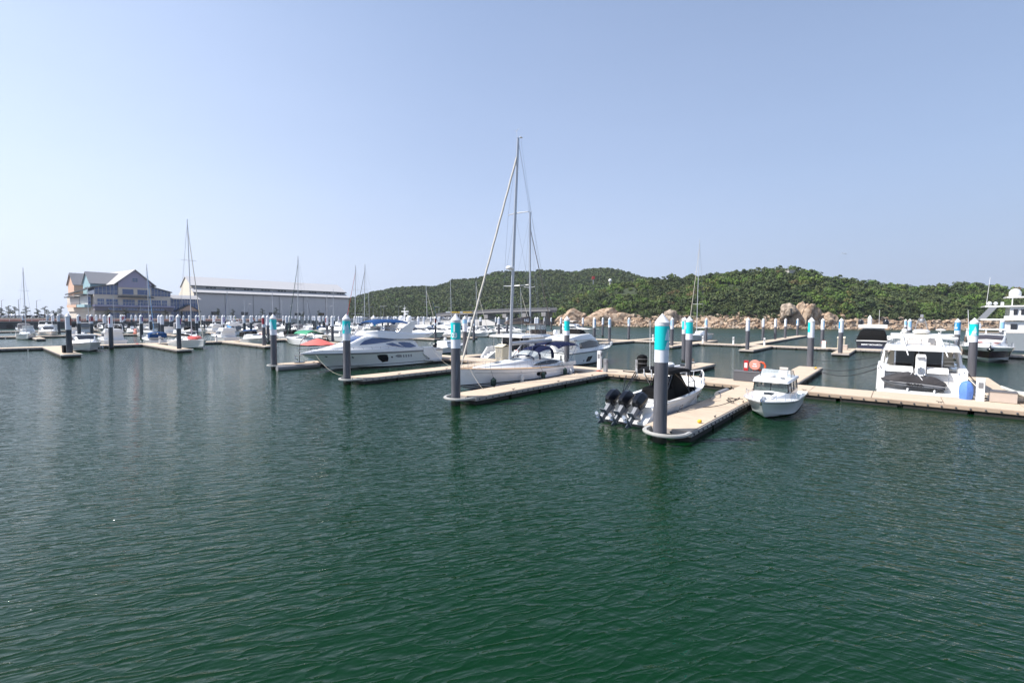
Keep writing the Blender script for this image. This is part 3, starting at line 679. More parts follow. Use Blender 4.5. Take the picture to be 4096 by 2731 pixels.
for px, py, lab, c, a0, a1, txt in ((273,1412,'largest pile on the far left, at the bow of the white cabin cruiser','maroon',.6,1.6,None),(442,1385,'pile with a small dark red badge, foremost of those below the waterfront building','red',-.7,-.1,None),
    (714,1395,'pile with a purple right edge beside the sailboat with red sail bags','purple',.6,1.5,None),(1055,1381,'pile with a dark red letter panel left of a plain white one','red',-1.2,.4,None),
    (1071,1361,'plain white banner pile standing close to the dark red lettered pile',None,0,0,None),(366,1349,'pile with dark red panel lettered H 5 in front of the building','red',-1.3,1.3,1),
    (892,1353,'pile with a faint purple edge left of the small boat with blue sail cover','purple',.3,.9,None),(1308,1353,'pile with a faded red badge at the mast of the green tarp sailboat','red',-1.4,-.7,None),
    (1329,1364,'plain white banner pile right of the green tarp sailboat',None,0,0,None),(1741,1355,'brown and white banner pile just left of the 03 pile','maroon',-.6,.8,None),(1895,1356,'white banner pile behind the furled foresail of the striped yacht','maroon',-.3,.3,None)):
    d = horizon(px); Z = 1850*5.0/(py-d); x, y = pxy(px, Z)
    pile(x, y, lab, LGP, base=slated if px < 1000 else slate, col=c, a0=a0, a1=a1, text=[('H',.42,.42,-.5),('5',.42,.85,-.5)] if txt else None)
FARP = [(-178.2,168.7,'maroon'),(-170.9,170.2,None),(-145.1,146.2,None),(-132.6,135.3,None),(-98.8,105.5,'maroon'),(-161.9,176.5,'purple'),(-145.2,161.6,None),(-179.3,201.6,None),(-98.6,112.0,None),(-111.5,132.1,'red'),(-131.4,156.3,'red'),(-152.7,182.4,'purple'),(-163.1,198.4,None),(-137.1,168.7,None),(-87.7,109.4,'purple'),(-112.5,144.0,'purple'),(-93.3,122.3,None),(-74.9,99.0,None),(-161.4,216.4,None),(-107.9,146.2,'purple'),(-118.2,160.9,None),(-138.8,189.6,None),(-140.5,198.0,None),(-109.4,156.9,None),(-82.0,120.3,'purple'),(-114.6,169.3,None),(-134.4,201.0,None),(-118.8,178.7,None),(-155.8,238.3,'yellow'),(-95.3,147.9,None),(-152.2,238.3,'yellow'),(-105.1,169.3,None),(-141.2,229.8,None),(-133.1,218.1,'yellow'),(-111.5,183.8,None),(-105.7,176.3,'yellow'),(-122.7,210.9,None),(-72.3,124.9,None),(-76.4,135.4,None),(-90.2,160.8,'red'),(-93.4,169.3,None),(-159.9,292.4,None),(-152.3,279.7,None),(-99.3,201.0,None),(-64.0,131.3,None),(-67.9,141.4,None),(-130.1,273.8,None),(-125.4,268.1,None),(-111.4,242.8,None),(-99.3,221.8,None),(-106.6,242.8,None),(-95.6,221.8,None),(-96.7,225.7,None),(-88.4,207.5,None),(-89.8,214.5,None),(-67.7,162.9,None),(-83.2,204.2,None),(-82.3,214.5,None),(-79.6,207.5,None),(-80.3,214.5,'purple'),(-48.6,143.0,None),(-46.4,138.4,None),(-47.3,143.0,None),(-47.9,146.2,None),(-47.5,146.2,None),(-60.1,214.5,'maroon'),(-44.2,165.0,'maroon'),(-50.5,198.0,None),(-25.1,123.7,None),(-28.9,151.4,None),(-33.2,189.2,'purple'),(-28.5,178.7,None),(-26.2,167.1,None),(-17.8,189.2,'red'),(-16.2,176.3,None),(-15.4,221.8,None),(-14.4,214.5,None),(-7.0,198.0,None),(-3.8,131.3,None),(-1.4,128.7,None),(7.0,138.4,None),(7.8,141.4,None),(19.1,273.8,None),(18.7,221.8,None),(16.0,151.4,None),(28.1,183.8,None)]
fp = {}
for X, Y, c in FARP:
    k = (c, X < -25); lab = 'distant slate pile with a white banner%s among the crowded %s berths' % ((' and %s edge' % c) if c else '', 'left' if X < -25 else 'middle')
    if k not in fp: fp[k] = pile(X, Y, lab, 'distant mooring piles of the left docks', base=slated if X < -60 else slate, col=c, a0=.2, a1=1.2, rad=.34)
    else: dup(fp[k], (X, Y, 0))

# ------------------------------------------------------------------ boat toolkit; local x towards the bow, y to port, z up from the waterline
class Hull:
    def __init__(s, L, B, zs, zb, draft=.45, rake=1.2, srake=0.0, bt=.88, tm=.42, p=2.0, cr=.82, cz=.05, cb=.55, fl=1.15, pw=1.5, bowz=None):
        s.L,s.B,s.zs,s.zb,s.dr,s.rake,s.sr,s.bt,s.tm,s.p,s.cr,s.cz,s.cb,s.fl,s.pw = L,B,zs,zb,draft,rake,srake,bt,tm,p,cr,cz,cb,fl,pw
    def w(s, t, p=None):
        if t < s.tm: f = s.bt+(1-s.bt)*math.sin(math.pi/2*t/s.tm)
        else: u = (t-s.tm)/(1-s.tm); f = max(0, 1-u**(p or s.p))
        return max(.02, s.B/2*f)
    def sheer(s, t): return s.zs+(s.zb-s.zs)*max(0,t)**s.pw
    def pt(s, t, q, sd=1, off=0):
        u = max(0,(t-s.tm)/(1-s.tm)); ws = s.w(t); wc = min(ws, s.w(t, s.p*.62))*s.cr
        zc = s.cz+(s.zb*s.cb-s.cz)*u**2.4; zk = -s.dr+(s.dr+s.zb*.25)*u**5; qc = .25
        if q <= qc: y = wc*q/qc; z = zk+(zc-zk)*q/qc
        else: k = (q-qc)/(1-qc); y = wc+(ws-wc)*k**(s.fl+.6*u); z = zc+(s.sheer(t)-zc)*k
        x0 = s.sr*q; x1 = s.L-s.rake*max(0,1-q)**1.1
        return Vector((x0+t*(x1-x0), sd*(y+off), z))
    def mesh(s, n=26, qs=(0,.12,.25,.262,.4,.55,.7,.85,1)):
        b = MB(); rings = []
        for i in range(n+1):
            t = 1-(1-i/n)**1.25
            r = [s.pt(t,q,1) for q in reversed(qs)]+[s.pt(t,q,-1) for q in qs[1:]]
            rings.append(r)
        b.loft(rings, True, True, closed=False); return b
    def deck(s, t0=0, t1=.995, dz=-.02, inset=.01, cam=.05, n=20, th=.03):
        rows = []
        for i in range(n+1):
            t = t0+(t1-t0)*i/n; w = max(.005, s.w(t)-inset); x = s.pt(t,1).x; z = s.sheer(t)+dz
            rows.append([(x, w*f, z+cam*(1-f*f)) for f in (-1,-.6,0,.6,1)])
        return MB().shell(rows, (0,0,-th))
    def well(s, t0, t1, g, zf, n=14, cap=.03):
        """gunwale caps and sunken cockpit floor between t0 and t1"""
        rows = []
        for i in range(n+1):
            t = t0+(t1-t0)*i/n; w = s.w(t)-.01; x = s.pt(t,1).x; z = s.sheer(t)+cap; gi = min(g, w*.8)
            rows.append([(x,w,z),(x,w-gi,z),(x,w-gi-.02,zf),(x,-w+gi+.02,zf),(x,-w+gi,z),(x,-w,z)])
        return MB().shell(rows, (0,0,-.02))
    def band(s, t0, t1, q0, q1, off=.01, n=24, th=.02, sides=(1,-1)):
        b = MB()
        for sd in sides:
            rows = [[s.pt(t0+(t1-t0)*i/n, q, sd, off) for q in (q0,q1)] for i in range(n+1)]
            b.shell(rows, (0,-sd*th,0))
        return b
    def patch(s, poly, off=.012, sides=(1,-1), th=.02):
        """poly columns (t, q0, q1)"""
        b = MB()
        for sd in sides:
            b.shell([[s.pt(t,q0,sd,off), s.pt(t,(q0+q1)/2,sd,off), s.pt(t,q1,sd,off)] for t,q0,q1 in poly], (0,-sd*th,0))
        return b
    def port(s, t, q, r, off=.012, sides=(1,-1), asp=1):
        b = MB()
        for sd in sides:
            c = s.pt(t,q,sd,off); e = s.pt(t+.01,q,sd,off)-c; e.normalize(); u = (s.pt(t,q+.02,sd,off)-c).normalized()
            ring = [c+e*math.cos(a)*r*asp+u*math.sin(a)*r for a in [2*math.pi*k/12 for k in range(12)]]
            b.ext(ring, (0,-sd*.04,0))
        return b
    def rail(s, t0, t1, h, inset=.08, n=10, r=.016, mid=True, fan=0.0, close=False):
        b = MB()
        lines = []
        for sd in (1,-1):
            top = []
            for i in range(n+1):
                t = t0+(t1-t0)*i/n; w = max(0,s.w(t)-inset); x = s.pt(t,1).x; z = s.sheer(t); k = 1 if i else .15
                top.append(Vector((x+fan*i/n, sd*w, z+h*k)))
                if i: b.tube([(x,sd*w,z),top[-1]], r*.8, 5)
            b.tube(top, r, 5); lines.append(top)
            if mid: b.tube([Vector((p.x, p.y, s.sheer(t0+(t1-t0)*i/n)+ (p.z-s.sheer(t0+(t1-t0)*i/n))*.5)) for i,p in enumerate(top)], r*.6, 5)
        if close: b.tube([lines[0][-1], (lines[0][-1]+lines[1][-1])/2+Vector((.25,0,0)), lines[1][-1]], r, 5)
        return b
class Body:
    """rounded superstructure from stations (x, half width bottom, half width top, z bottom, z top, corner)"""
    def __init__(s, st, cam=.05): s.st = [tuple(q) if len(q) > 5 else (*q,.12) for q in st]; s.cam = cam
    def ring(s, q):
        x,wb,wt,z0,z1,r = q; r = min(r, wt*.8, (z1-z0)*.8); P = []
        for k in range(5):
            a = math.pi/2*k/4; P.append((wt-r+r*math.cos(a), z1-r+r*math.sin(a)))
        side = [(wb,z0), (wb+(P[0][0]-wb)*.5, z0+(P[0][1]-z0)*.5)]+P
        return [(x,y,z) for y,z in side]+[(x,0,z1+s.cam)]+[(x,-y,z) for y,z in reversed(side)]
    def mesh(s, sub=1):
        st = s.st
        if sub > 1:
            o = []
            for i in range(len(st)-1):
                p0,p1,p2,p3 = st[max(i-1,0)],st[i],st[i+1],st[min(i+2,len(st)-1)]
                for k in range(sub):
                    t = k/sub; o.append(tuple(.5*((2*b)+(-a+c)*t+(2*a-5*b+4*c-d)*t*t+(-a+3*b-3*c+d)*t**3) for a,b,c,d in zip(p0,p1,p2,p3)))
            s.st = o+[st[-1]]
        return MB().loft([s.ring(q) for q in s.st])
    def at(s, x):
        st = s.st
        if x <= st[0][0]: return st[0]
        for a, b in zip(st, st[1:]):
            if x <= b[0]: k = (x-a[0])/(b[0]-a[0]); return tuple(u+(v-u)*k for u,v in zip(a,b))
        return st[-1]
    def side(s, x, z, sd=1, off=.012):
        _,wb,wt,z0,z1,r = s.at(x); k = min(1,max(0,(z-z0)/max(.05,(z1-r*.6-z0)))); return Vector((x, sd*(wb+(wt-wb)*k+off), z))
    def top(s, x, f, off=.012):
        _,wb,wt,z0,z1,r = s.at(x); y = (wt-r*.35)*f; return Vector((x, y, z1+s.cam*(1-abs(f))+off-(r*.25 if abs(f) > .98 else 0)))
    def sidewin(s, cols, off=.014, sides=(1,-1), th=.02):
        b = MB()
        cc = []
        for (x0,l0,h0),(x1,l1,h1) in zip(cols, cols[1:]):
            for k in range(3): t = k/3; cc.append((x0+(x1-x0)*t, l0+(l1-l0)*t, h0+(h1-h0)*t))
        cc.append(cols[-1])
        for sd in sides: b.shell([[s.side(x,z0+(z1-z0)*k/2,sd,off) for k in range(3)] for x,z0,z1 in cc], (0,-sd*th,0))
        return b
    def topwin(s, x0, x1, f0=-.85, f1=.85, off=.02, n=5):
        return MB().shell([[s.top(x0+(x1-x0)*i/n, f0+(f1-f0)*j/6, off) for j in range(7)] for i in range(n+1)], (0,0,-.02))
def ring_tube(mb, c, r, tr, axis='x', n=18):
    pts = []
    for k in range(n):
        a = 2*math.pi*k/n; p = {'x':(0,math.cos(a)*r,math.sin(a)*r),'y':(math.cos(a)*r,0,math.sin(a)*r),'z':(math.cos(a)*r,math.sin(a)*r,0)}[axis]
        pts.append((c[0]+p[0],c[1]+p[1],c[2]+p[2]))
    return mb.tube(pts, tr, 6, closed=True)
def sag(p, q, d, n=10):
    p, q = Vector(p), Vector(q); return [p+(q-p)*i/n-Vector((0,0,4*d*(i/n)*(1-i/n))) for i in range(n+1)]
def fender(mb, x, y, z, r=.13, h=.6, top=.6):
    mb.lathe([(.02,h*.5+.06),(r*.5,h*.47),(r,h*.3),(r,-h*.3),(r*.5,-h*.47),(.02,-h*.5)], (x,y,z), 10)
def canopy(pts_fn, nx=8, ny=6, th=.02):
    return MB().shell([[pts_fn(i/nx, j/ny) for j in range(ny+1)] for i in range(nx+1)], th)
def bimini(x0, x1, w, z, crown=.18, drop=.22, xarch=.12):
    """soft canopy, arched over the width and drooping at its ends"""
    return canopy(lambda u,v: (x0+(x1-x0)*u, w*(2*v-1), z+crown*(1-(2*v-1)**2)-drop*abs(2*u-1)**3-(.18 if v in (0,1) else 0)+.02*math.sin(9*u)), 10, 8)
def outboard(parent, x, y, z, s=1.0, tilt=0.0, cowl=None, low=None, name='outboard_motor', prop=True):
    """one outboard with its skeg pointing down and its propeller aft (-x)"""
    e = bpy.data.objects.new(name, None); COL.objects.link(e); e.parent = parent; e.location = (x,y,z); e.rotation_euler = (0,tilt,0); e.scale = (s,s,s)
    c = MB(); R_ = []; CS = 1.08
    for zz,l0,l1,w in ((.02,-.34,.10,.15),(.12,-.40,.18,.2),(.35,-.36,.26,.225),(.55,-.28,.28,.215),(.68,-.18,.24,.17),(.73,-.08,.16,.1)):
        l0 *= CS; l1 *= 1.1; w *= CS; zz *= 1.12; R_.append([(l1,-w*.6,zz),(l1,w*.6,zz),((l0+l1)/2+.08,w,zz),((l0+l1)/2-.05,w,zz),(l0,w*.42,zz),(l0,-w*.42,zz),((l0+l1)/2-.05,-w,zz),((l0+l1)/2+.08,-w,zz)])
    c.loft(R_); c.build('cowl', cowl or engin, e, smooth=14)
    m = MB(); m.loft([[(-.12,-.09,.05),(-.12,.09,.05),(.16,.1,.05),(.16,-.1,.05)],[(-.14,-.06,-.45),(-.14,.06,-.45),(.10,.07,-.45),(.10,-.07,-.45)]])
    m.box((.2,0,-.05),(.18,.26,.3)); m.build('midsection', low or engrey, e)
    g = MB(); g.loft([[(-.14,-.05,-.44),(-.14,.05,-.44),(.12,.05,-.44),(.12,-.05,-.44)],[(-.12,-.03,-.78),(-.12,.03,-.78),(.10,.03,-.78),(.10,-.03,-.78)]])
    g.lathe([(.01,.22),(.06,.12),(.075,-.05),(.065,-.22),(.04,-.28)], (0,0,-.82), 10, axis='x')
    g.bx(-.34,.06,-.13,.13,-.50,-.475); g.loft([[(-.12,-.015,-.86),(-.12,.015,-.86),(.10,.015,-.86),(.10,-.015,-.86)],[(-.18,-.008,-1.08),(-.18,.008,-1.08),(-.08,.008,-1.08),(-.08,-.008,-1.08)]])
    g.build('gearcase', low or engdk, e)
    if prop:
        q = MB(); q.lathe([(.05,0),(.055,-.1),(.02,-.16)], (-.28,0,-.82), 8, axis='x')
        for k in range(3):
            a = 2*math.pi*k/3+.4; ca, sa = math.cos(a), math.sin(a); pr = [(0,.05,0),(-.06,.12,.07),(-.09,.19,.04),(-.06,.21,-.03),(.0,.16,-.07),(.02,.06,-.04)]
            q.ext([(-.34+px_, py_*ca-pz_*sa, -.82+py_*sa+pz_*ca) for px_,py_,pz_ in pr], (.012,0,0))
        q.build('propeller', steel, e)
    return e
def sub(parent, name='fitting'):
    e = bpy.data.objects.new(name, None); COL.objects.link(e); e.parent = parent; return e

# ================================================================== large flybridge yacht with blue canopy
def big_flybridge():
    x, y = G(38.0, -45.0)
    e = thing('flybridge_yacht', 'large white flybridge motor yacht with blue flybridge canopy, bow to the left', 'motor yacht', (x,y,0), HUm)
    H = Hull(16.75, 4.7, 1.62, 1.80, .5, 2.6, 0, .86, .42, 2.3, .86, .10, .55, 1.2, 2)
    hm = bandmat('hull_flybridge', (.83,.86,.83), [(-1,(.015,.02,.03)),(.06,(.83,.86,.83)),(.30,(.02,.025,.04)),(.37,(.83,.86,.83))])
    H.mesh(34).build('hull', hm, e)
    H.band(0,.998,.93,1.02,.03).build('rub_rail', steel if 0 else greym, e)
    # bulwark moulding above the sheer
    b = MB(); n = 30
    rows = []
    for i in range(n+1):
        t = .02+.975*i/n; P = H.pt(t,1); up = .34*min(1,(1-t)*9+.12)*min(1, t*7+.05)+.02; rows.append([(P.x, P.y, P.z),(P.x, P.y-.03, P.z+up),(P.x, max(0,P.y-.22), P.z+up+.01),(P.x, max(0,P.y-.28), P.z)])
    b.loft(rows); b.loft([[(p[0],-p[1],p[2]) for p in r] for r in rows]); b.build('bulwark', gel, e)
    H.deck(.12,.99,.02).build('deck', gel, e)
    # stern: bathing platform, raked quarter wings
    b = MB(); b.bx(-1.0,.3,-1.9,1.9,.28,.42); b.build('bathing_platform', gel, e)
    for sd in (1,-1):
        b = MB(); b.loft([[(-.7,sd*2.02,.2),(-.7,sd*1.6,.2),(-.7,sd*1.6,.38),(-.7,sd*2.02,.38)],[(.2,sd*2.2,.1),(.2,sd*1.7,.1),(.2,sd*1.7,.55),(.2,sd*2.2,.5)],[(1.7,sd*2.3,.2),(1.7,sd*1.9,.2),(1.7,sd*1.9,1.98),(1.7,sd*2.26,1.95)],[(3.2,sd*2.3,1.2),(3.2,sd*2.0,1.2),(3.2,sd*2.0,2.05),(3.2,sd*2.28,2.0)]])
        b.build('quarter_wing', gel, e)
        MB().loft([[(-1.0,sd*1.9,.30),(-1.0,sd*1.9,.36),(-1.0,sd*1.8,.36),(-1.0,sd*1.8,.30)],[(-.2,sd*2.32,.22),(-.2,sd*2.32,.46),(-.2,sd*2.1,.46),(-.2,sd*2.1,.22)],[(2.0,sd*2.4,.32),(2.0,sd*2.4,.52),(2.0,sd*2.1,.52),(2.0,sd*2.1,.32)],[(3.0,sd*2.2,.42),(3.0,sd*2.2,.48),(3.0,sd*2.1,.48),(3.0,sd*2.1,.42)]]).build('spray_rail', gel, e)
    B = Body([(3.5,1.9,1.6,1.7,2.35,.25),(4.2,1.98,1.72,1.65,2.85,.3),(6.5,2.02,1.72,1.65,3.05,.3),(9.9,1.95,1.5,1.7,3.46,.30),(12.1,1.72,1.22,1.75,2.66,.25),(14.0,1.25,.85,1.78,2.30,.3),(15.9,.45,.25,1.78,1.92,.1)], .06)
    B.mesh(4).build('cabin', gel, e)
    B.topwin(10.05,12.0,-1.0,1.0).build('windscreen', bglass, e)
    k = MB()
    for f in (-.45,.3): k.tube([B.top(12.2,f,.05),B.top(11.3,f+.25,.05)],.02,5)
    k.build('wiper', blackp, e)
    B.sidewin([(11.1,2.52,2.56),(10.5,2.55,2.98),(9.6,2.6,3.22),(8.1,2.72,3.16),(6.6,2.93,2.99)]).build('side_window', bglass, e)
    B.sidewin([(8.0,2.5,2.56),(7.2,2.26,2.64),(5.75,2.06,2.12)]).build('side_window', bglass, e)
    B.sidewin([(6.4,2.56,2.66),(5.6,2.05,2.66),(4.8,2.0,2.55),(3.98,2.1,2.16)]).build('side_window', bglass, e)
    # portholes and hull window
    for t, q in ((.468,.72),(.735,.76),(.885,.80)): H.port(t,q,.11).build('porthole', dglass, e)
    H.patch([(.497,.68,.86),(.51,.50,.88),(.555,.46,.88),(.572,.66,.85)], .014).build('hull_window', dglass, e)
    for sd in (1,-1):
        for i in range(4): H.patch([(.30+.022*i,.68,.82),(.312+.022*i,.66,.8)], .014, (sd,)).build('air_vent', greym, e)
    for sd in (1,-1): H.patch([(.388,.69,.82),(.42,.68,.84),(.437,.74,.80)], .014, (sd,)).build('air_vent', greym, e)
    # flybridge with its long aft wing
    F = Body([(.9,1.35,1.3,3.62,3.72,.04),(2.0,1.75,1.75,3.16,3.62,.1),(4.5,1.95,1.9,3.04,3.58,.15),(6.2,1.98,1.85,3.02,3.82,.2),(8.5,1.8,1.55,3.2,4.02,.25),(9.7,1.35,1.05,3.40,3.92,.2),(10.4,.7,.5,3.46,3.6,.1)], .0)
    F.mesh(3).build('flybridge', gel, e)
    for sd in (1,-1):
        b = MB(); b.xz([(6.35,3.7),(4.75,4.86),(3.75,5.02),(3.55,4.9),(4.05,4.5),(4.5,3.5)], sd*1.62-.07, sd*1.62+.07); b.build('radar_arch', gel, e)
    b = MB(); b.loft([[(3.65,y_,4.92),(4.0,y_,5.06),(4.75,y_,4.96),(4.7,y_,4.82),(3.9,y_,4.84)] for y_ in (-1.68,0,1.68)]); b.build('arch_top', gel, e)
    b = MB(); b.lathe([(.30,0),(.33,.12),(.33,.28),(.28,.46),(.15,.57),(.01,.60)], (4.1,.75,5.06), 16); b.build('satellite_dome', gel, e)
    b = MB(); b.lathe([(.30,0),(.33,.12),(.33,.28),(.28,.46),(.15,.57),(.01,.60)], (4.1,-.75,5.06), 16); b.build('satellite_dome', gel, e)
    b = MB(); b.tube([(4.2,0,5.0),(4.1,0,6.1)],.06,8); b.box((4.1,0,6.15),(.12,1.3,.1)).box((4.1,.25,5.85),(.28,.3,.16)).tube([(4.1,-.35,5.0),(4.1,-.1,6.5)],.035,6).tube([(4.1,-.1,6.2),(4.1,-.1,6.9)],.02,6).box((4.1,-.1,6.5),(.1,.5,.06)); b.build('radar_mast', white_m, e)
    b = MB()
    b.shell([[(9.6-.9*abs(v)**2, 1.35*v, 3.95),(9.2-.9*abs(v)**2, 1.25*v, 4.22)] for v in [-1,-.6,-.2,.2,.6,1]], .02); b.build('fly_screen', tglass, e)
    b = MB(); b.tube([(9.3,1.3,4.0),(7.7,1.45,4.32),(6.2,1.6,4.05)],.02,5).tube([(9.3,-1.3,4.0),(7.7,-1.45,4.32),(6.2,-1.6,4.05)],.02,5); b.build('fly_rail', steel, e)
    bimini(9.3,4.6,1.45,5.04,.18,.30).build('canopy', blue, e)
    for sd in (1,-1):
        b = MB()
        for p, q in (((8.2,4.1),(9.1,4.75)),((8.2,4.1),(7.6,5.05)),((6.4,3.9),(5.2,5.0)),((6.4,3.9),(7.3,5.05))): b.tube([(p[0],sd*1.5,p[1]),(q[0],sd*1.42,q[1])],.018,5)
        b.build('canopy_frame', steel, e)
    b = MB(); b.box((6.6,.5,4.2),(.7,1.1,.7)).box((7.9,-.4,4.15),(.5,1.2,.6)); b.build('helm_seat', cush, e)
    H.rail(.36,.99,.62,.1,11,.02,True,.45,True).build('bow_rail', steel, e)
    b = MB(); b.box((16.75,0,1.72),(1.0,.22,.10)).tube([(17.15,0,1.7),(17.2,0,1.5),(16.9,0,1.2)],.05,6).tube([(17.05,.25,1.45),(17.2,0,1.35),(17.05,-.25,1.45)],.04,6); b.build('anchor', steel, e)
    b = MB(); flat_text(b, 'AZIMUT', .17, (2.2,1.93,3.36), (-1,0,.06), (0,.05,1), .005, .004); b.build('lettering', greym, e, smooth=0)
    b = MB(); b.bx(1.8,3.5,-1.9,1.9,1.2,1.3).box((3.45,0,2.0),(.06,2.8,1.2)); b.build('cockpit', cush, e)
    return e
big_flybridge()

# ================================================================== striped sailing yacht
def sailing_yacht():
    x, y = G(37.1, -24.75)
    e = thing('sailing_yacht', 'white sailing yacht with black waterline stripes, navy sprayhood and tall alloy mast', 'sailboat', (x,y,0), HUm)
    H = Hull(14.0, 4.35, 1.22, 1.72, .35, .45, .9, .80, .40, 2.0, .9, -.05, .35, .8, 1.6)
    hm = bandmat('hull_sailing', (.86,.86,.88), [(-1,(.01,.03,.14)),(.12,(.86,.86,.88)),(.26,(.01,.012,.02)),(.34,(.86,.86,.88)),(.40,(.01,.012,.02)),(.50,(.86,.86,.88))])
    H.mesh(34).build('hull', hm, e)
    H.deck(.0,.99,.0,.02,.04).build('deck', teak, e)
    H.band(0,.995,.985,1.015,.012).build('toe_rail', greym, e)
    H.band(.06,.90,.83,.845,.008).build('cove_stripe', greym, e)
    B = Body([(1.2,1.25,1.0,1.2,1.45,.1),(2.6,1.5,1.2,1.25,1.75,.2),(4.6,1.5,1.15,1.3,1.98,.25),(6.6,1.35,1.0,1.35,2.02,.25),(8.6,1.1,.8,1.42,1.9,.2),(10.6,.75,.5,1.52,1.78,.1),(12.2,.3,.15,1.6,1.66,.05)], .07)
    B.mesh(3).build('coachroof', gel, e)
    B.sidewin([(6.3,1.5,1.53),(5.6,1.46,1.68),(4.2,1.45,1.8),(3.1,1.5,1.74),(2.4,1.58,1.62)]).build('saloon_window', dglass, e)
    B.topwin(6.9,7.9,-.55,.55).build('deck_hatch', dglass, e)
    B.topwin(9.3,9.9,-.5,.5).build('deck_hatch', dglass, e)
    B.topwin(5.3,5.8,.3,.75).build('deck_hatch', dglass, e)
    H.patch([(.372,.70,.80),(.385,.67,.83),(.455,.67,.83),(.468,.70,.80)], .012).build('hull_window', dglass, e)
    H.patch([(.115,.72,.84),(.14,.70,.84)], .012).build('hull_window', dglass, e)
    mk = MB(); z0 = 1.9
    mast = [(7.85,0,z0),(7.5,0,10.0),(6.95,0,20.3)]
    mk.lathe([(1,0),(1,1)], n=3) if 0 else None
    rings = []
    for (mx,my,mz),s_ in zip(mast, (1,1,.8)): rings.append([(mx+.15*s_*math.cos(a)*1.1, .085*s_*math.sin(a), mz) for a in [2*math.pi*k/12 for k in range(12)]])
    m_ = MB().loft(rings).build('mast', alu, e)
    b = MB(); b.tube([(6.7,0,20.4),(6.3,.0,20.5)],.02,5).tube([(7.1,0,20.3),(7.15,0,20.85)],.012,5).tube([(7.15,-.15,20.8),(7.15,.25,20.9)],.015,5).ball((6.6,0,20.45),.13,(1.3,.7,.6)); b.build('wind_instruments', white_m, m_)
    for zz, w, xx in ((8.1,1.35,7.58),(14.1,1.15,7.28)):
        b = MB()
        for sd in (1,-1): b.tube([(xx,0,zz),(xx-.45,sd*w,zz+.08)],[.05,.03],6)
        b.build('spreader', alu, m_)
    b = MB(); b.lathe([(.28,0),(.33,.06),(.33,.16),(.26,.25),(.02,.28)], (7.95,0,9.45), 14); b.box((7.75,0,9.42),(.5,.14,.06)); b.build('radar_dome', gel, m_)
    b = MB(); top = Vector((6.95,0,20.1)); hound = Vector((7.05,0,18.9))
    for sd in (1,-1):
        b.tube([(7.2,sd*2.0,1.4),(7.13,sd*1.35,8.18),(6.83,sd*1.15,14.18),top],.011,4).tube([(7.2,sd*1.9,1.4),(7.55,0,8.1)],.011,4).tube([(7.13,sd*1.35,8.18),(7.28,0,14.1)],.010,4)
        b.tube([(0.7,sd*1.5,1.5),(3.4,0,9.2)],.011,4)
    b.tube([(3.4,0,9.2),top],.011,4).tube([(2.2,0,3.45),(6.6,0,20.2)],.008,4); b.build('rigging', rig, e)
    b = MB(); foot = Vector((13.45,0,1.9)); n = 40; pts = [foot+(hound-foot)*i/n for i in range(n+1)]
    b.tube([p+Vector((0,math.sin(i*1.4)*.012,math.cos(i*1.4)*.012)) for i,p in enumerate(pts)], [.078 if i > 1 else .03 for i in range(n)]+[.03], 8); b.build('furled_foresail', mat('furled_cloth', (.50,.47,.42), .8, var=.25, vs=3), e)
    b = MB(); b.loft([[(x_,-.09,z_-.14),(x_,.09,z_-.14),(x_,.14,z_+.04),(x_,.09,z_+.16),(x_,-.09,z_+.16),(x_,-.14,z_+.04)] for x_,z_ in ((7.7,3.32),(4.8,3.38),(2.0,3.42))]); bm_ = b.build('boom', alu, e)
    MB().tube([(7.75,0,2.1),(6.3,0,3.2)],.045,6).build('boom_vang', alu, bm_)
    def hood(u, v, off=0):
        ph = v*math.pi/2; h = .30+.78*math.sin(min(1,u*1.25)*math.pi/2); w_ = 1.12+.22*min(1,u*1.5)
        return (6.15-2.75*u-.35*(1-abs(v))*0, (w_+off)*math.copysign(abs(math.sin(ph))**.75, v), 1.93+(h+off)*max(0,math.cos(ph))**.55)
    def hpatch(mb, u0, u1, v0, v1, off=0, nu=6, nv=8): mb.shell([[hood(u0+(u1-u0)*i/nu, v0+(v1-v0)*j/nv, off) for j in range(nv+1)] for i in range(nu+1)], .015)
    b = MB(); hpatch(b,.30,1,-.62,.62)
    for v0,v1 in ((.62,1),(-1,-.62)): hpatch(b,.84,1,v0,v1); hpatch(b,.27,.33,v0,v1)
    hpatch(b,0,.05,-1,1); sh = b.build('sprayhood', navy, e)
    b = MB(); hpatch(b,.05,.30,-.95,.95,-.01)
    for v0,v1 in ((.62,.98),(-.98,-.62)): hpatch(b,.33,.84,v0,v1,-.01)
    b.build('clear_window', cglass, sh)
    bimini(2.9,-.6,1.5,3.12,.14,.22).build('bimini', navy, e)
    b = MB()
    for sd in (1,-1):
        for p,q in (((1.2,1.5),(2.6,3.0)),((1.2,1.5),(-.3,3.0)),((1.2,1.5),(1.1,3.1))): b.tube([(p[0],sd*1.55,p[1]),(q[0],sd*1.45,q[1])],.016,5)
    b.tube([(.4,1.6,1.3),(.3,1.6,3.35)],.02,5).box((.3,1.6,3.4),(.3,.12,.12)); b.build('bimini_frame', steel, e)
    H.rail(.06,.93,.62,.1,9,.012,True,0).build('guard_rail', steel, e)
    b = MB()
    for sd in (1,-1): b.tube([(12.6,sd*.62,1.6),(12.7,sd*.6,2.25),(13.75,sd*.2,2.35),(13.95,sd*.12,1.75)],.016,5)
    b.tube([(13.75,.2,2.35),(13.95,0,2.35),(13.75,-.2,2.35)],.016,5); b.build('pulpit', steel, e)
    b = MB(); ring_tube(b, (1.35,.7,2.0), .44, .02); b.tube([(1.35,.7,1.2),(1.35,.7,2.0)],.08,6); b.build('steering_wheel', blackp, e)
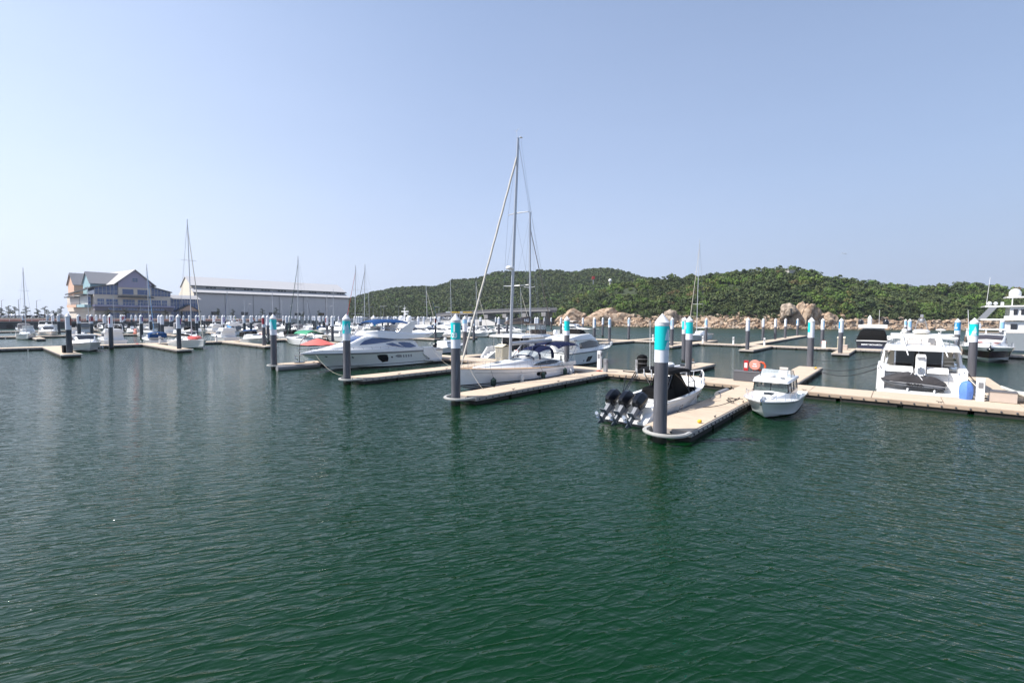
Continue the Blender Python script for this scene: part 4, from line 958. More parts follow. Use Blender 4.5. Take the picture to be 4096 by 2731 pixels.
    b = MB(); b.loft([[(x_,y_,1.20),(x_,y_,1.55)] for x_,y_ in ((.9,1.75),(3.2,1.95))]) if 0 else b.bx(.4,3.0,-1.75,-1.45,1.2,1.5).bx(.4,3.0,1.45,1.75,1.2,1.5); b.build('cockpit_coaming', gel, e)
    b = MB(); b.box((13.75,0,1.45),(.5,.14,.1)).tube([(13.95,0,1.5),(14.05,0,1.15),(13.98,0,.75)],.05,6); b.build('anchor', steel, e)
    for i, (xx,r_,h_,mt,zz) in enumerate(((11.4,.22,.62,fendb,.62),(8.75,.14,.66,fendw,.66),(6.4,.19,.62,fendb,.72),(3.0,.18,.68,fendb,.75),(1.9,.15,.5,fendw,.62))):
        t = xx/14.0; yy = H.w(t)*1.0+r_+.02
        f = MB(); fender(f, xx, yy, zz, r_, h_); f.tube([(xx,yy,zz+h_*.5),(xx,H.w(t)-.05,H.sheer(t)+.05),(xx,H.w(t)-.1,H.sheer(t)+.6)],.012,5)
        f.build('fender', mt, e)
    return e
sailing_yacht()

# ================================================================== boat with three outboards
def centre_console():
    x, y = G(22.3, -10.75)
    e = thing('centre_console_boat', 'white open sport boat with three dark outboards and black soft top', 'speedboat', (x,y,0), HU-R(3.2))
    H = Hull(9.9, 3.0, 1.0, 1.50, .4, 1.5, .0, .93, .40, 2.5, .84, .12, .5, 1.25, 1.7)
    H.mesh(30).build('hull', bandmat('hull_console', WHT, [(-1,WHT),(.02,WHT)]), e)
    H.band(.12,.998,.80,.86,.035).build('rub_rail', gel, e)
    H.well(.10,.66,.26,.42).build('cockpit', gel, e)
    H.deck(.66,.99,.03,.01,.04).build('foredeck', gel, e)
    H.band(.12,.64,.985,1.0,-.27).build('coaming_bolster', blackc, e)
    b = MB()
    for sd in (1,-1): b.loft([[(-.55,sd*1.38,.16),(-.55,sd*.98,.16),(-.55,sd*1.0,.34),(-.55,sd*1.36,.34)],[(.2,sd*1.42,.1),(.2,sd*.86,.1),(.2,sd*.9,.8),(.2,sd*1.36,.85)],[(1.2,sd*1.44,.3),(1.2,sd*.95,.3),(1.2,sd*1.0,1.05),(1.2,sd*1.42,1.05)]])
    b.bx(-.6,1.1,-1.3,1.3,.18,.30); b.build('swim_platform', gel, e)
    MB().bx(-.3,.9,-.9,.9,.305,.32).build('platform_mat', greyr, e)
    for i, yy in enumerate((.78,0,-.78)): outboard(e, -.55, yy, .95, 1.22, R(47), low=None)
    b = MB(); b.loft([[(2.1,-.75,.45),(2.1,.75,.45),(2.1,.75,.92),(2.1,-.75,.92)],[(3.0,-.75,.45),(3.0,.75,.45),(3.0,.72,.92),(3.0,-.72,.92)]]); b.bx(2.05,3.05,-.8,.8,.9,.97); b.build('bait_station', gel, e)
    b = MB(); b.loft([[(2.6,-.8,1.0),(2.6,.8,1.0),(2.6,.6,1.38),(2.6,-.6,1.38)],[(3.0,-.85,.95),(3.0,.85,.95),(3.0,.72,1.5),(3.0,-.72,1.5)],[(3.95,-.8,.95),(3.95,.8,.95),(3.95,.66,1.55),(3.95,-.66,1.55)]]); b.build('seat_cover', blackc, e)
    b = MB(); b.loft([[(3.9,-.72,.5),(3.9,.72,.5),(3.9,.6,1.7),(3.9,-.6,1.7)],[(4.2,-.78,.5),(4.2,.78,.5),(4.2,.62,2.42),(4.2,-.62,2.42)],[(4.8,-.78,.5),(4.8,.78,.5),(4.8,.6,2.42),(4.8,-.6,2.42)],[(5.7,-.75,.5),(5.7,.75,.5),(5.7,.7,1.5),(5.7,-.7,1.5)],[(6.2,-.7,.5),(6.2,.7,.5),(6.2,.62,1.3),(6.2,-.62,1.3)]]); b.build('console_cover', blackc, e)
    Bt = Body([(2.7,1.0,.9,2.44,2.54,.03),(3.6,1.16,1.06,2.46,2.64,.05),(5.0,1.14,1.04,2.40,2.58,.05),(5.9,.96,.84,2.26,2.40,.04)], .05)
    Bt.mesh(3).build('soft_top', blackc, e)
    b = MB()
    for sd in (1,-1):
        b.tube([(5.7,sd*1.2,1.22),(5.85,sd*1.12,1.8),(5.5,sd*1.0,2.1),(5.8,sd*.9,2.32)],.032,6).tube([(4.8,sd*1.22,1.16),(4.95,sd*1.1,2.38)],.032,6).tube([(5.1,sd*1.2,1.16),(4.0,sd*1.08,2.05),(3.3,sd*1.02,2.42)],.032,6)
        b.tube([(1.6,sd*1.2,1.08),(2.9,sd*1.05,2.40)],.032,6).tube([(1.3,sd*1.2,1.08),(2.6,sd*1.05,2.36)],.032,6).tube([(1.45,sd*1.2,1.08),(1.7,sd*1.1,2.3)],.03,6).tube([(4.9,sd*1.15,1.8),(5.8,sd*1.1,1.8)],.022,6)
    b.tube([(2.9,-1.05,2.40),(2.9,1.05,2.40)],.03,6).tube([(2.6,-1.05,2.36),(2.6,1.05,2.36)],.03,6).tube([(2.3,.4,2.42),(1.7,1.3,2.5),(2.3,1.6,2.46)],.03,5); b.build('top_frame', blackp, e)
    b = MB()
    for k in range(5): yy = -.9+.45*k; b.tube([(2.62,yy,2.2),(2.5,yy,2.62)],.032,6)
    b.build('rod_holder', white_m, e)
    MB().tube([(2.75,.2,2.4),(2.65,.2,5.4)],[.022,.010],5).build('antenna', white_m, e)
    b = MB(); b.lathe([(.26,0),(.30,.06),(.30,.16),(.22,.24),(.01,.26)], (4.6,-.1,2.66), 14); b.build('radar_dome', gel, e)
    b = MB(); b.box((5.6,-.5,2.72),(.12,.3,.16)); b.build('spotlight', steel, e)
    b = MB(); b.loft([[(6.3,-1.0,.5),(6.3,1.0,.5),(6.3,.95,1.36),(6.3,-.95,1.36)],[(7.7,-.72,.6),(7.7,.72,.6),(7.7,.7,1.32),(7.7,-.7,1.32)]]); b.build('bow_locker', blackp, e)
    b = MB(); b.loft([[(7.72,-.8,.8),(7.72,.8,.8),(7.72,.78,1.78),(7.72,-.78,1.78)],[(8.8,-.42,1.1),(8.8,.42,1.1),(8.8,.4,1.60),(8.8,-.4,1.60)]]); b.build('bow_seat', gel, e)
    H.rail(.72,.985,.55,.08,5,.026,False,.1,True).build('bow_rail', white_m, e)
    b = MB(); b.ball((9.75,0,1.65),.13).tube([(9.7,0,1.5),(9.7,0,1.9)],.04,6); b.build('windlass', blackp, e)
    b = MB(); b.ball((10.0,-.1,1.35),.12,(1,.8,1.2)); b.build('bow_light', steel, e)
    b = MB(); flat_text(b, 'CZI', .30, (2.75,-1.60,.62), (1,0,.02), (0,-.18,1), .008, .05); b.build('lettering', blackp, e, smooth=0)
    b = MB(); flat_text(b, 'MERCURY', .07, (2.55,.2,2.52) if 0 else (2.58,-.1,2.28), (0,-1,0), (0,0,1), .002, .01); 
    return e
centre_console()

# ================================================================== small pilothouse boat
def pilothouse():
    x, y = G(35.1, -5.72)
    e = thing('pilothouse_boat', 'small white pilothouse fishing boat with open flybridge, bow facing the viewer', 'motorboat', (x,y,0), HUm+R(1))
    H = Hull(7.5, 2.75, .82, 1.02, .4, .75, .0, .92, .50, 3.4, .82, .06, .42, 1.3, 1.6)
    H.mesh(30).build('hull', bandmat('hull_pilothouse', (.80,.84,.84), [(-1,(.02,.02,.025)),(.04,(.80,.84,.84))]), e)
    H.band(0,.998,.93,1.03,.03).build('rub_rail', gel, e)
    H.band(0,.99,.90,.93,.012).build('sheer_stripe', blackp, e)
    H.deck(.28,.995,.04,.0,.07).build('deck', gel, e)
    H.well(.02,.28,.18,.35).build('cockpit', gel, e)
    Bc = Body([(2.3,1.0,.84,.85,2.05,.12),(3.0,1.02,.86,.9,2.10,.14),(4.6,.98,.84,.95,2.0,.14),(4.95,.95,.82,1.0,1.92,.1)], .05)
    lo = Body([(2.3,1.02,1.0,.82,1.32,.02),(4.6,.99,.96,.9,1.34,.03),(5.05,.94,.86,.95,1.30,.05),(6.0,.62,.48,.98,1.16,.05),(6.6,.3,.2,1.0,1.06,.02)], .04)
    lo.mesh(2).build('cabin', gel, e)
    rf = Body([(2.2,1.05,1.02,1.93,2.06,.05),(4.6,1.0,.96,1.90,2.03,.05),(5.2,.9,.84,1.84,1.94,.04)], .06); rf.mesh(2).build('roof', gel, e)
    b = MB()                     # pillars
    for px_, yy in ((2.4,.98),(3.6,.97),(4.4,.96),(5.0,.90)):
        for sd in (1,-1): b.tube([(px_,sd*yy,1.3),(px_-.05,sd*(yy-.06),1.93)],.035,5)
    b.tube([(5.03,.0,1.3),(4.98,0,1.9)],.02,5); b.build('pillar', blackp, e)
    b = MB()
    for sd in (1,-1): b.shell([[(2.4,sd*.985,1.32),(2.4,sd*.93,1.92)],[(4.5,sd*.955,1.32),(4.45,sd*.91,1.9)],[(5.02,sd*.86,1.30),(4.96,sd*.83,1.87)]], .008)
    b.shell([[(5.04,v,1.30),(4.98,v*.95,1.88)] for v in (-.87,-.4,0,.4,.87)], .008); b.build('window', mat('pilothouse_glass', (.10,.14,.14), .04, var=0, alpha=.5, spec=.8), e)
    b = MB(); b.bx(5.03,5.06,-.9,.9,1.28,1.33).bx(4.97,5.0,-.86,.86,1.85,1.89)
    for sd in (1,-1): b.bx(2.4,5.0,sd*.98-.015,sd*.98+.015,1.28,1.33)
    b.build('window_frame', blackp, e)
    b = MB(); b.box((4.2,.3,1.45),(.5,.6,.35)).box((3.2,.35,1.3),(.4,.4,.7)).box((3.2,-.45,1.3),(.4,.4,.7)); b.build('helm_console', greyr, e)
    b = MB(); b.shell([[(3.9-.25*abs(v)**2,v*.82,2.08),(3.7-.25*abs(v)**2,v*.76,2.48)] for v in (-1,-.6,0,.6,1)], .01).shell([[(3.65,-.82,2.06),(3.45,-.76,2.48)],[(2.6,-.86,2.06),(2.7,-.8,2.35)]], .01).shell([[(3.65,.82,2.06),(3.45,.76,2.48)],[(2.6,.86,2.06),(2.7,.8,2.35)]], .01); b.build('fly_screen', cglass, e)
    b = MB()
    for sd in (1,-1): b.tube([(3.65,sd*.82,2.06),(3.45,sd*.76,2.48),(2.7,sd*.8,2.36),(2.6,sd*.86,2.06)],.018,5)
    b.tube([(3.45,-.76,2.48),(3.7,0,2.50),(3.45,.76,2.48)],.018,5); b.build('screen_frame', blackp, e)
    b = MB(); b.box((2.9,.3,2.2),(.4,.45,.35)).box((2.75,.3,2.38),(.1,.45,.35)); b.build('fly_seat', cush, e)
    b = MB(); b.lathe([(.24,0),(.27,.05),(.27,.13),(.2,.2),(.01,.21)], (4.45,-.12,2.1), 14); b.build('radar_dome', gel, e)
    b = MB(); b.box((4.7,.55,2.08),(.14,.22,.1)); b.build('spotlight', steel, e)
    lo.topwin(5.4,5.85,-.4,.4).build('deck_hatch', dglass, e)
    H.rail(.62,.985,.46,.07,5,.014,False,-.2,False).build('bow_rail', steel, e)
    b = MB(); b.box((7.2,0,1.1),(.5,.2,.1)).tube([(7.4,0,1.15),(7.62,0,1.05),(7.55,0,.85)],.04,6).box((6.85,.0,1.16),(.2,.2,.12)).tube([(6.85,.1,1.15),(5.9,.45,1.2)],.02,5); b.build('anchor', steel, e)
    outboard(e, -.3, 0, .7, 1.05, 0, cowl=engrey)
    b = MB()
    fender(b, 5.9, -1.48, .25, .12, .5); fender(b, 5.2, -1.55, .2, .14, .5); b.build('fender', fendw, e)
    return e
pilothouse()

# ================================================================== big cream flybridge yacht, stern to the walkway
def cream_yacht():
    x, y = G(42.75, 1.2)
    e = thing('flybridge_yacht', 'big cream flybridge motor yacht moored stern to the walkway, carrying a jet ski', 'motor yacht', (x,y,0), HU)
    H = Hull(17.5, 4.85, 1.85, 2.3, .6, 2.6, 0, .96, .35, 2.4, .9, .05, .5, 1.1, 1.7)
    # hull starts just forward of the platform
    h = sub(e, 'hull_assembly'); bpy.data.objects.remove(h)
    b = H.mesh(26); b.v = [(vx if vx > .9 else .9+ (vx-.9)*.02, vy, vz) for vx,vy,vz in b.v]
    b.build('hull', bandmat('hull_cream', (.80,.78,.75), [(-1,(.02,.02,.03)),(.08,(.80,.78,.75))]), e)
    H.deck(.14,.99,.0,.02).build('deck', gel, e)
    b = MB(); b.loft([[(-.35,-2.1,.30),(-.35,2.1,.30),(-.35,2.05,.52),(-.35,-2.05,.52)],[(-.1,-2.36,.28),(-.1,2.36,.28),(-.1,2.34,.56),(-.1,-2.34,.56)],[(1.2,-2.4,.28),(1.2,2.4,.28),(1.2,2.4,.56),(1.2,-2.4,.56)]])
    b.build('swim_platform', gel, e)
    MB().bx(-.3,1.0,-2.2,2.2,.14,.28).build('platform_underside', greyr, e)
    for sd in (1,-1):            # quarter walls either side of the garage
        b = MB(); w1 = .42 if sd > 0 else .5
        b.loft([[(.05,sd*2.38,.5),(.05,sd*(2.38-w1),.5),(.25,sd*(2.38-w1),1.55),(.3,sd*2.36,1.6)],[(.5,sd*2.44,.3),(.5,sd*(2.4-w1),.3),(.55,sd*(2.4-w1),2.05),(.6,sd*2.40,2.05)],[(1.6,sd*2.44,.3),(1.6,sd*(2.4-w1),.3),(1.6,sd*(2.4-w1),2.15),(1.6,sd*2.40,2.15)],[(3.4,sd*2.44,1.6),(3.4,sd*2.1,1.6),(3.4,sd*2.1,2.25),(3.4,sd*2.40,2.3)]])
        b.build('quarter_wall', gel, e)
    MB().bx(1.0,1.1,-1.2,2.0,.56,1.8).bx(1.1,1.5,-1.2,2.0,1.4,1.8).build('transom', gelc, e)
    for y0,y1 in ((.42,2.05),(-1.45,-.35)):
        b = MB(); b.loft([[(.55,y0,1.78),(.55,y1,1.78),(.62,y1,1.98),(.62,y0,1.98)],[(.75,y0,1.72),(.75,y1,1.72),(.95,y1,2.12),(.95,y0,2.12)],[(1.6,y0,1.72),(1.6,y1,1.72),(1.6,y1,2.14),(1.6,y0,2.14)]]); b.build('aft_coaming', gel, e)
    b = MB()
    for i in range(6): b.bx(.6+.22*i,1.0+.22*i,-1.95,-1.25,.56+.20*i,.74+.20*i)
    b.build('transom_steps', gel, e)
    b = MB(); b.tube([(.35,-1.45,1.1),(.4,-1.45,1.95),(.4,-1.95,1.95),(.35,-1.95,1.1)],.02,6).tube([(.38,-1.45,1.5),(.38,-1.95,1.5)],.018,6); b.build('boarding_gate', steel, e)
    MB().bx(1.5,4.6,-1.95,1.95,1.25,1.35).build('cockpit_sole', teak, e)
    # saloon
    B = Body([(3.3,1.92,1.72,2.1,3.3,.15),(7,1.9,1.65,2.1,3.4,.2),(10.5,1.75,1.4,2.15,3.3,.3),(12.6,1.3,.9,2.2,2.5,.2),(14.5,.6,.4,2.25,2.4,.1)], .05)
    B.mesh(3).build('saloon', mat('cream_shade', (.52,.47,.38), .35, var=.04), e)
    MB().bx(3.22,3.30,-1.2,1.38,1.38,3.22).build('saloon_door', dglass, e)
    b = MB(); b.bx(3.17,3.24,1.38,1.48,1.38,3.24).bx(3.17,3.24,-1.28,-1.2,1.38,3.24).bx(3.18,3.22,.05,.10,1.38,3.22); b.build('door_frame', steel, e)
    b = MB(); b.bx(2.4,3.0,-.9,1.2,1.7,1.76).bx(2.6,2.7,.1,.2,1.3,1.7); b.build('cockpit_table', cush, e)
    for sd in (1,-1): MB().loft([[(2.2,sd*2.3,2.1),(2.2,sd*2.12,2.1),(2.9,sd*2.0,3.3),(2.9,sd*2.1,3.3)],[(3.4,sd*2.3,2.1),(3.4,sd*2.05,2.1),(3.4,sd*1.85,3.3),(3.4,sd*2.05,3.3)]]).build('cabin_wing', gel, e)
    b = MB()
    for i in range(7): b.bx(1.9+.26*i,2.25+.26*i,-2.0,-1.32,1.38+.27*i,1.45+.27*i)
    b.build('fly_stairs', gelc, e)
    B.sidewin([(4.5,2.5,3.1),(9,2.5,3.05),(11,2.45,2.6)]).build('side_window', dglass, e)
    # flybridge deck
    F = Body([(1.0,2.0,1.86,3.30,3.50,.1),(1.5,2.12,2.0,3.24,3.66,.14),(5,2.12,2.0,3.24,3.72,.15),(10,1.7,1.5,3.3,3.75,.15),(11.2,1.0,.8,3.35,3.6,.1)], .0); F.mesh(2).build('fly_deck', gel, e)
    b = MB()
    def co(x0,x1,z0,z1,th=.1):
        pts_ = [(1.9,1.95),(1.9,1.95)]
    outl = [(2.2,-1.6),(2.0,-1.75),(2.0,0),(2.0,1.75),(2.2,1.9),(4,1.98),(8,1.75),(9.8,1.3),(10.2,0),(9.8,-1.3),(8,-1.75),(4,-1.98),(2.6,-1.95)]
    for (p0,p1) in zip(outl[1:], outl[2:]):
        pass
    rails = [Vector((px_,py_,4.16)) for px_,py_ in outl[3:]]
    b = MB(); rg = []
    for p in rails: rg.append([p+Vector((0,0,-.18)), p+Vector((0,0,.06)), Vector((p.x*.985+.1,p.y*.9,p.z+.08)), Vector((p.x*.985+.1,p.y*.9,p.z-.18))])
    b.loft(rg); b.tube([(2.15,-1.9,4.2),(2.0,-1.6,4.2),(2.0,1.6,4.2),(2.2,1.9,4.2)],.10,8); b.build('fly_coaming', gel, e)
    b = MB()
    for p in rails[::1]: b.tube([(p.x,p.y*.97,3.7),(p.x,p.y*.97,4.05)],.02,5)
    for v in (-1.5,-.75,0,.75,1.5): b.tube([(2.0,v,3.6),(2.0,v,4.1)],.02,5)
    b.build('fly_stanchion', steel, e)
    for sd in (1,-1):
        b = MB(); y0 = sd*.95; b.loft([[(1.15,y0-.14,3.55),(1.15,y0+.14,3.55),(1.75,y0+.14,3.55),(1.75,y0-.14,3.55)],[(1.5,y0-sd*.28-.12,4.0),(1.5,y0-sd*.28+.12,4.0),(2.1,y0-sd*.28+.12,4.0),(2.1,y0-sd*.28-.12,4.0)],[(2.3,y0-sd*.55-.2,4.42),(2.3,y0-sd*.55+.2,4.42),(3.1,y0-sd*.55+.2,4.42),(3.1,y0-sd*.55-.2,4.42)]]) if 0 else b.loft([[(1.2,y0-.13,3.6),(1.2,y0+.13,3.6),(1.8,y0+.13,3.6),(1.8,y0-.13,3.6)],[(1.6,y0-sd*.05-.12,4.0),(1.6,y0-sd*.05+.12,4.0),(2.2,y0-sd*.05+.12,4.0),(2.2,y0-sd*.05-.12,4.0)],[(2.4,y0-sd*.18-.2,4.40),(2.4,y0-sd*.18+.2,4.40),(3.2,y0-sd*.18+.2,4.40),(3.2,y0-sd*.18-.2,4.40)]])
        b.build('arch_leg', gelc, e)
    b = MB(); b.loft([[(2.3,v,4.36),(2.3,v,4.44),(3.5,v,4.50),(3.5,v,4.40)] for v in (-1.75,0,1.75)]); b.build('arch_top', gelc, e)
    b = MB(); b.lathe([(.42,0),(.5,.1),(.5,.2),(.3,.3),(.01,.31)], (3.0,0,4.5), 18); b.build('radar_dome', gel, e)
    b = MB(); b.ball((2.9,.95,4.68),.18); b.tube([(2.9,.95,4.4),(2.9,.95,4.6)],.05); b.build('satellite_dome', gel, e)
    b = MB(); b.ball((2.9,-1.05,4.78),.30,(1,1,.25)); b.tube([(2.9,-1.05,4.4),(2.9,-1.05,4.7)],.04); b.build('television_antenna', gel, e)
    b = MB()
    for sd in (1,-1): b.tube([(3.4,sd*.42,4.45),(3.4,sd*.22,5.4),(3.4,sd*.12,5.65)],.025,6)
    b.tube([(3.4,-.24,5.3),(3.4,.24,5.3)],.02,6).box((3.4,0,5.8),(.14,.18,.22)).ball((3.4,0,5.45),.16); b.build('light_mast', greym, e)
    b = MB(); b.box((1.9,-.62,4.0),(.08,.5,.36), rx=.3); b.build('deck_speaker', greyr, e)
    for yy in (1.0,-1.05):
        MB().tube([(1.9,yy+.15,4.6),(.4,yy-.3,3.0)],.035,6).build('outrigger_pole', white_m, e)
    b = MB(); b.box((6.0,.7,3.95),(1.2,.9,.5)).box((5.0,-.9,3.95),(1.6,.6,.4)).box((7.5,-.4,4.0),(.5,1.2,.6)); b.build('fly_seating', cush, e)
    # davit with upright white arm
    b = MB(); b.loft([[(.72+dx,v*.27*s_,z_) for dx,v in ((-.1,-1),(-.14,-.5),(-.14,.5),(-.1,1),(.14,1),(.14,-1))] for z_,s_ in ((1.55,1),(1.9,1.05),(2.9,1.05),(3.08,.85))]); b.build('davit', gel, e)
    b = MB(); b.tube([(.5,-.22,2.86),(.5,.22,2.86)],.05,8).box((.56,0,1.95),(.1,.32,.35)).tube([(.5,0,2.2),(.5,0,1.9)],.06,8).ball((.6,.25,1.62),.11).ball((.6,-.25,1.62),.11); b.build('davit_winch', steel, e)
    for sd in (1,-1):
        b = MB(); pts_ = [(3.6,sd*2.28,2.3),(3.6,sd*2.28,2.85),(6,sd*2.3,3.0),(10,sd*2.0,3.05),(14,sd*1.2,3.1),(16.6,sd*.3,3.1)]
        b.tube(pts_,.022,5)
        for p in pts_[1:]: b.tube([p,(p[0],p[1],2.0)],.018,5)
        for k in range(4): b.tube([(3.6+.6*k,sd*2.28,2.1),(3.6+.6*k,sd*2.28,2.85+.03*k)],.018,5)
        b.build('side_rail', steel, e)
    b = MB(); b.tube([(.4,2.2,2.06),(.7,2.2,2.1)],.05,6).tube([(.5,-2.2,1.98),(.8,-2.2,2.0)],.05,6); b.build('fairlead', steel, e)
    MB().box((-.36,-1.75,.42),(.02,.8,.14)).build('platform_hatch', gel, e)
    return e
cream_yacht()

# jet ski on the platform (its own thing)
def jet_ski():
    x, y = G(42.95, .85); e = thing('jet_ski', 'covered grey and black jet ski lying crosswise on the cream yacht platform', 'jet ski', (x,y,.56), HV)
    # local x = nose direction reversed: nose points to -b (left)
    def sec(X, w, z0, z1, zt):  return [(X,-w*.25,z0),(X,w*.25,z0),(X,w,z1),(X,w*.96,zt),(X,-w*.96,zt),(X,-w,z1)]
    b = MB(); b.loft([sec(-1.78,.05,.62,.68,.72),sec(-1.5,.28,.36,.52,.70),sec(-.8,.5,.20,.38,.62),sec(.3,.56,.16,.32,.56),sec(1.4,.54,.16,.30,.50),sec(1.62,.48,.18,.30,.44)]); b.build('hull', engrey, e)
    MB().loft([sec(-1.3,.5,.52,.56,.62),sec(-.6,.57,.47,.51,.58),sec(.5,.60,.42,.46,.54),sec(1.66,.56,.34,.38,.44)]).build('bumper', greyr, e)
    b = MB(); prof = [(-1.82,.10,.72),(-1.55,.26,.86),(-1.1,.40,1.04),(-.6,.46,1.22),(-.3,.46,1.28),(-.05,.44,1.18),(.15,.42,1.0),(.5,.42,.96),(.9,.42,1.04),(1.2,.42,.94),(1.62,.46,.66),(1.70,.44,.54)]
    b.loft([[(X,-.56*min(1,w*2.6),.60-.05*X),(X,-w*1.15,(z*.6+.26)),(X,-w*.55,z),(X,w*.55,z),(X,w*1.15,(z*.6+.26)),(X,.56*min(1,w*2.6),.60-.05*X)] for X,w,z in prof])
    cv = mat('storage_cover', (.030,.027,.030), .75, var=.25, vs=6, bump=.5, bs=8); b.build('cover', cv, e)
    b = MB(); b.loft([[(X,-.58,z_),(X,.58,z_),(X,.58,z_+.02),(X,-.58,z_+.02)] for X,z_ in ((1.0,.30),(1.7,.26))]); b.build('stern_trim', blackp, e)
    b = MB(); flat_text(b, 'SEA-DOO', .20, (.05,-.60,.38), (1,0,-.06), (0,0,1), .012, .02); b.build('lettering', blackp, e, smooth=0)
    b = MB(); b.tube([(-.25,-.45,.95),(0,-.1,1.5),(.45,-.5,.80)],.025,5); b.build('lifting_strap', white_m, e)
    b = MB()
    for X in (-.3,1.1): b.bx(X-.06,X+.06,-.45,.45,0,.16).tube([(X,-.55,0),(X,-.55,.2)],.04,6)
    b.build('chock', white_m, e)
    return e
jet_ski()

# ================================================================== catamaran with brown boom bag
def catamaran():
    x, y = G(41.9, -37.0)
    e = thing('catamaran', 'white sailing catamaran with brown boom bag lettered BALI, stern to the walkway', 'catamaran', (x,y,0), HU)
    for sd in (1,-1):
        H = Hull(12.2, 1.55, 1.3, 1.75, .4, .5, 0, .8, .4, 2.0, .9, -.05, .4, 1, 1.5)
        b = H.mesh(18); b.v = [(vx if vx > 2.2 else vx, vy+sd*2.75, vz if vx > 2.2 else min(vz, .45+max(0,vx)*.55)) for vx,vy,vz in b.v]; b.build('hull', gel, e)
        b = MB()
        for i in range(4): b.bx(.0+.5*i,.55+.5*i,sd*2.75-.55,sd*2.75+.55,.3,.48+.22*i)
        b.build('transom_steps', gel, e)
        MB().loft([[(.1,sd*3.45,.4),(.1,sd*3.30,.4),(.2,sd*3.30,.6),(.2,sd*3.45,.6)],[(1.4,sd*3.52,.8),(1.4,sd*3.34,.8),(1.3,sd*3.34,1.75),(1.3,sd*3.5,1.75)],[(3.5,sd*3.5,1.0),(3.5,sd*3.3,1.0),(3.5,sd*3.3,1.9),(3.5,sd*3.48,1.9)]]).build('quarter_wing', gel, e)
    MB().bx(1.8,10.8,-2.6,2.6,.75,1.25).build('bridge_deck', gel, e)
    B = Body([(3.0,2.5,2.4,1.2,3.05,.1),(6.0,2.5,2.2,1.3,3.05,.3),(8.2,2.2,1.8,1.35,2.9,.4),(9.6,1.7,1.2,1.4,1.9,.2)], .05); B.mesh(2).build('cabin', gel, e)
    MB().bx(2.93,3.0,-2.2,2.2,1.3,2.95).build('saloon_door', dglass, e)
    MB().bx(2.90,2.94,-.75,-.68,1.3,2.95).bx(2.90,2.94,.75,.82,1.3,2.95).bx(2.90,2.94,-2.2,-2.13,1.3,2.95).build('door_frame', gel, e)
    B.sidewin([(3.6,2.0,2.75),(6.5,2.0,2.75),(8.2,1.95,2.4)]).build('side_window', dglass, e)
    B.topwin(8.35,9.3,-.9,.9).build('windscreen', dglass, e)
    Body([(.9,2.6,2.5,3.10,3.25,.05),(1.4,2.75,2.6,3.08,3.36,.1),(5.5,2.7,2.5,3.10,3.42,.12),(7.5,2.3,2.0,3.08,3.36,.12),(8.7,1.7,1.4,3.0,3.14,.05)], .08).mesh(2).build('hard_top', gel, e)
    b = MB()
    for sd in (1,-1): b.tube([(1.5,sd*2.45,1.4),(1.5,sd*2.45,3.12)],.04,6).tube([(.6,sd*3.2,1.2),(.6,sd*3.2,2.2),(2.0,sd*3.3,2.4),(2.0,sd*3.3,1.9)],.02,5).tube([(.6,sd*3.2,1.8),(2.0,sd*3.3,2.1)],.015,5)
    b.build('post', steel, e)
    # raised helm
    b = MB(); b.loft([[(5.2,-1.9,3.3),(5.2,-.5,3.3),(5.3,-.55,4.0),(5.3,-1.85,4.0)],[(6.9,-1.9,2.9),(6.9,-.5,2.9),(6.8,-.55,3.95),(6.8,-1.85,3.95)]]); b.build('helm_cover', brownc, e)
    b = MB(); b.shell([[(4.4,v,4.02),(4.5,v*1.0,4.66)] for v in (-1.9,-1.2,-.5)], .01).shell([[(4.4,-1.92,4.02),(4.5,-1.9,4.66)],[(6.8,-1.92,3.95),(6.7,-1.9,4.62)]], .01).shell([[(6.8,v,3.95),(6.7,v,4.62)] for v in (-1.9,-1.2,-.5)], .01); b.build('helm_enclosure', cglass, e)
    b = MB()
    for px_,py_ in ((4.45,-1.9),(5.6,-1.92),(6.75,-1.9),(4.45,-.5),(6.75,-.5)): b.tube([(px_,py_,3.3),(px_,py_,4.66)],.04,5)
    b.build('helm_post', brownc, e)
    Body([(4.3,.75,.7,4.62,4.72,.03),(6.9,.75,.7,4.58,4.68,.03)], .05).mesh().build('helm_roof', brownc, e).location = (0,-1.2,0)
    w_ = MB(); ring_tube(w_, (5.1,-1.3,3.9), .33, .02); w_.build('steering_wheel', blackp, e)
    # rig
    mk = MB(); mk.loft([[(5.9+.14*math.cos(a)-.25*k, .085*math.sin(a), z_) for a in [2*math.pi*i/10 for i in range(10)]] for k,z_ in ((0,3.3),(1,19.0))]); mo = mk.build('mast', alu, e)
    b = MB(); b.tube([(5.65,-.9,9.5),(5.8,0,9.4),(5.65,.9,9.5)],.035,5).tube([(5.55,0,19),(5.5,0,19.9)],.012,4).tube([(5.6,.2,19),(5.6,.2,19.6)],.012,4).tube([(5.6,-.05,19.05),(6.1,-.05,19.2)],.02,4); b.build('spreader', alu, mo)
    b = MB(); top = (5.65,0,18.7)
    for sd in (1,-1): b.tube([(4.2,sd*3.3,1.8),top],.012,4).tube([(4.2,sd*3.3,1.8),(5.65,sd*.9,9.5),top],.012,4)
    b.build('rigging', rig, e)
    MB().tube([(11.6,0,1.9),(5.75,0,16.9)],.05,6).build('furled_foresail', brownc, e)
    b = MB(); b.loft([[(x_,-.08,z0_),(x_,.08,z0_),(x_,.24,(z0_+z1_)/2),(x_,.10,z1_),(x_,-.10,z1_),(x_,-.24,(z0_+z1_)/2)] for x_,z0_,z1_ in ((.9,4.72,4.85),(1.3,4.66,5.15),(3.5,4.68,5.45),(5.2,4.72,5.66),(5.7,4.8,5.7))]); bb = b.build('boom_bag', brownc, e)
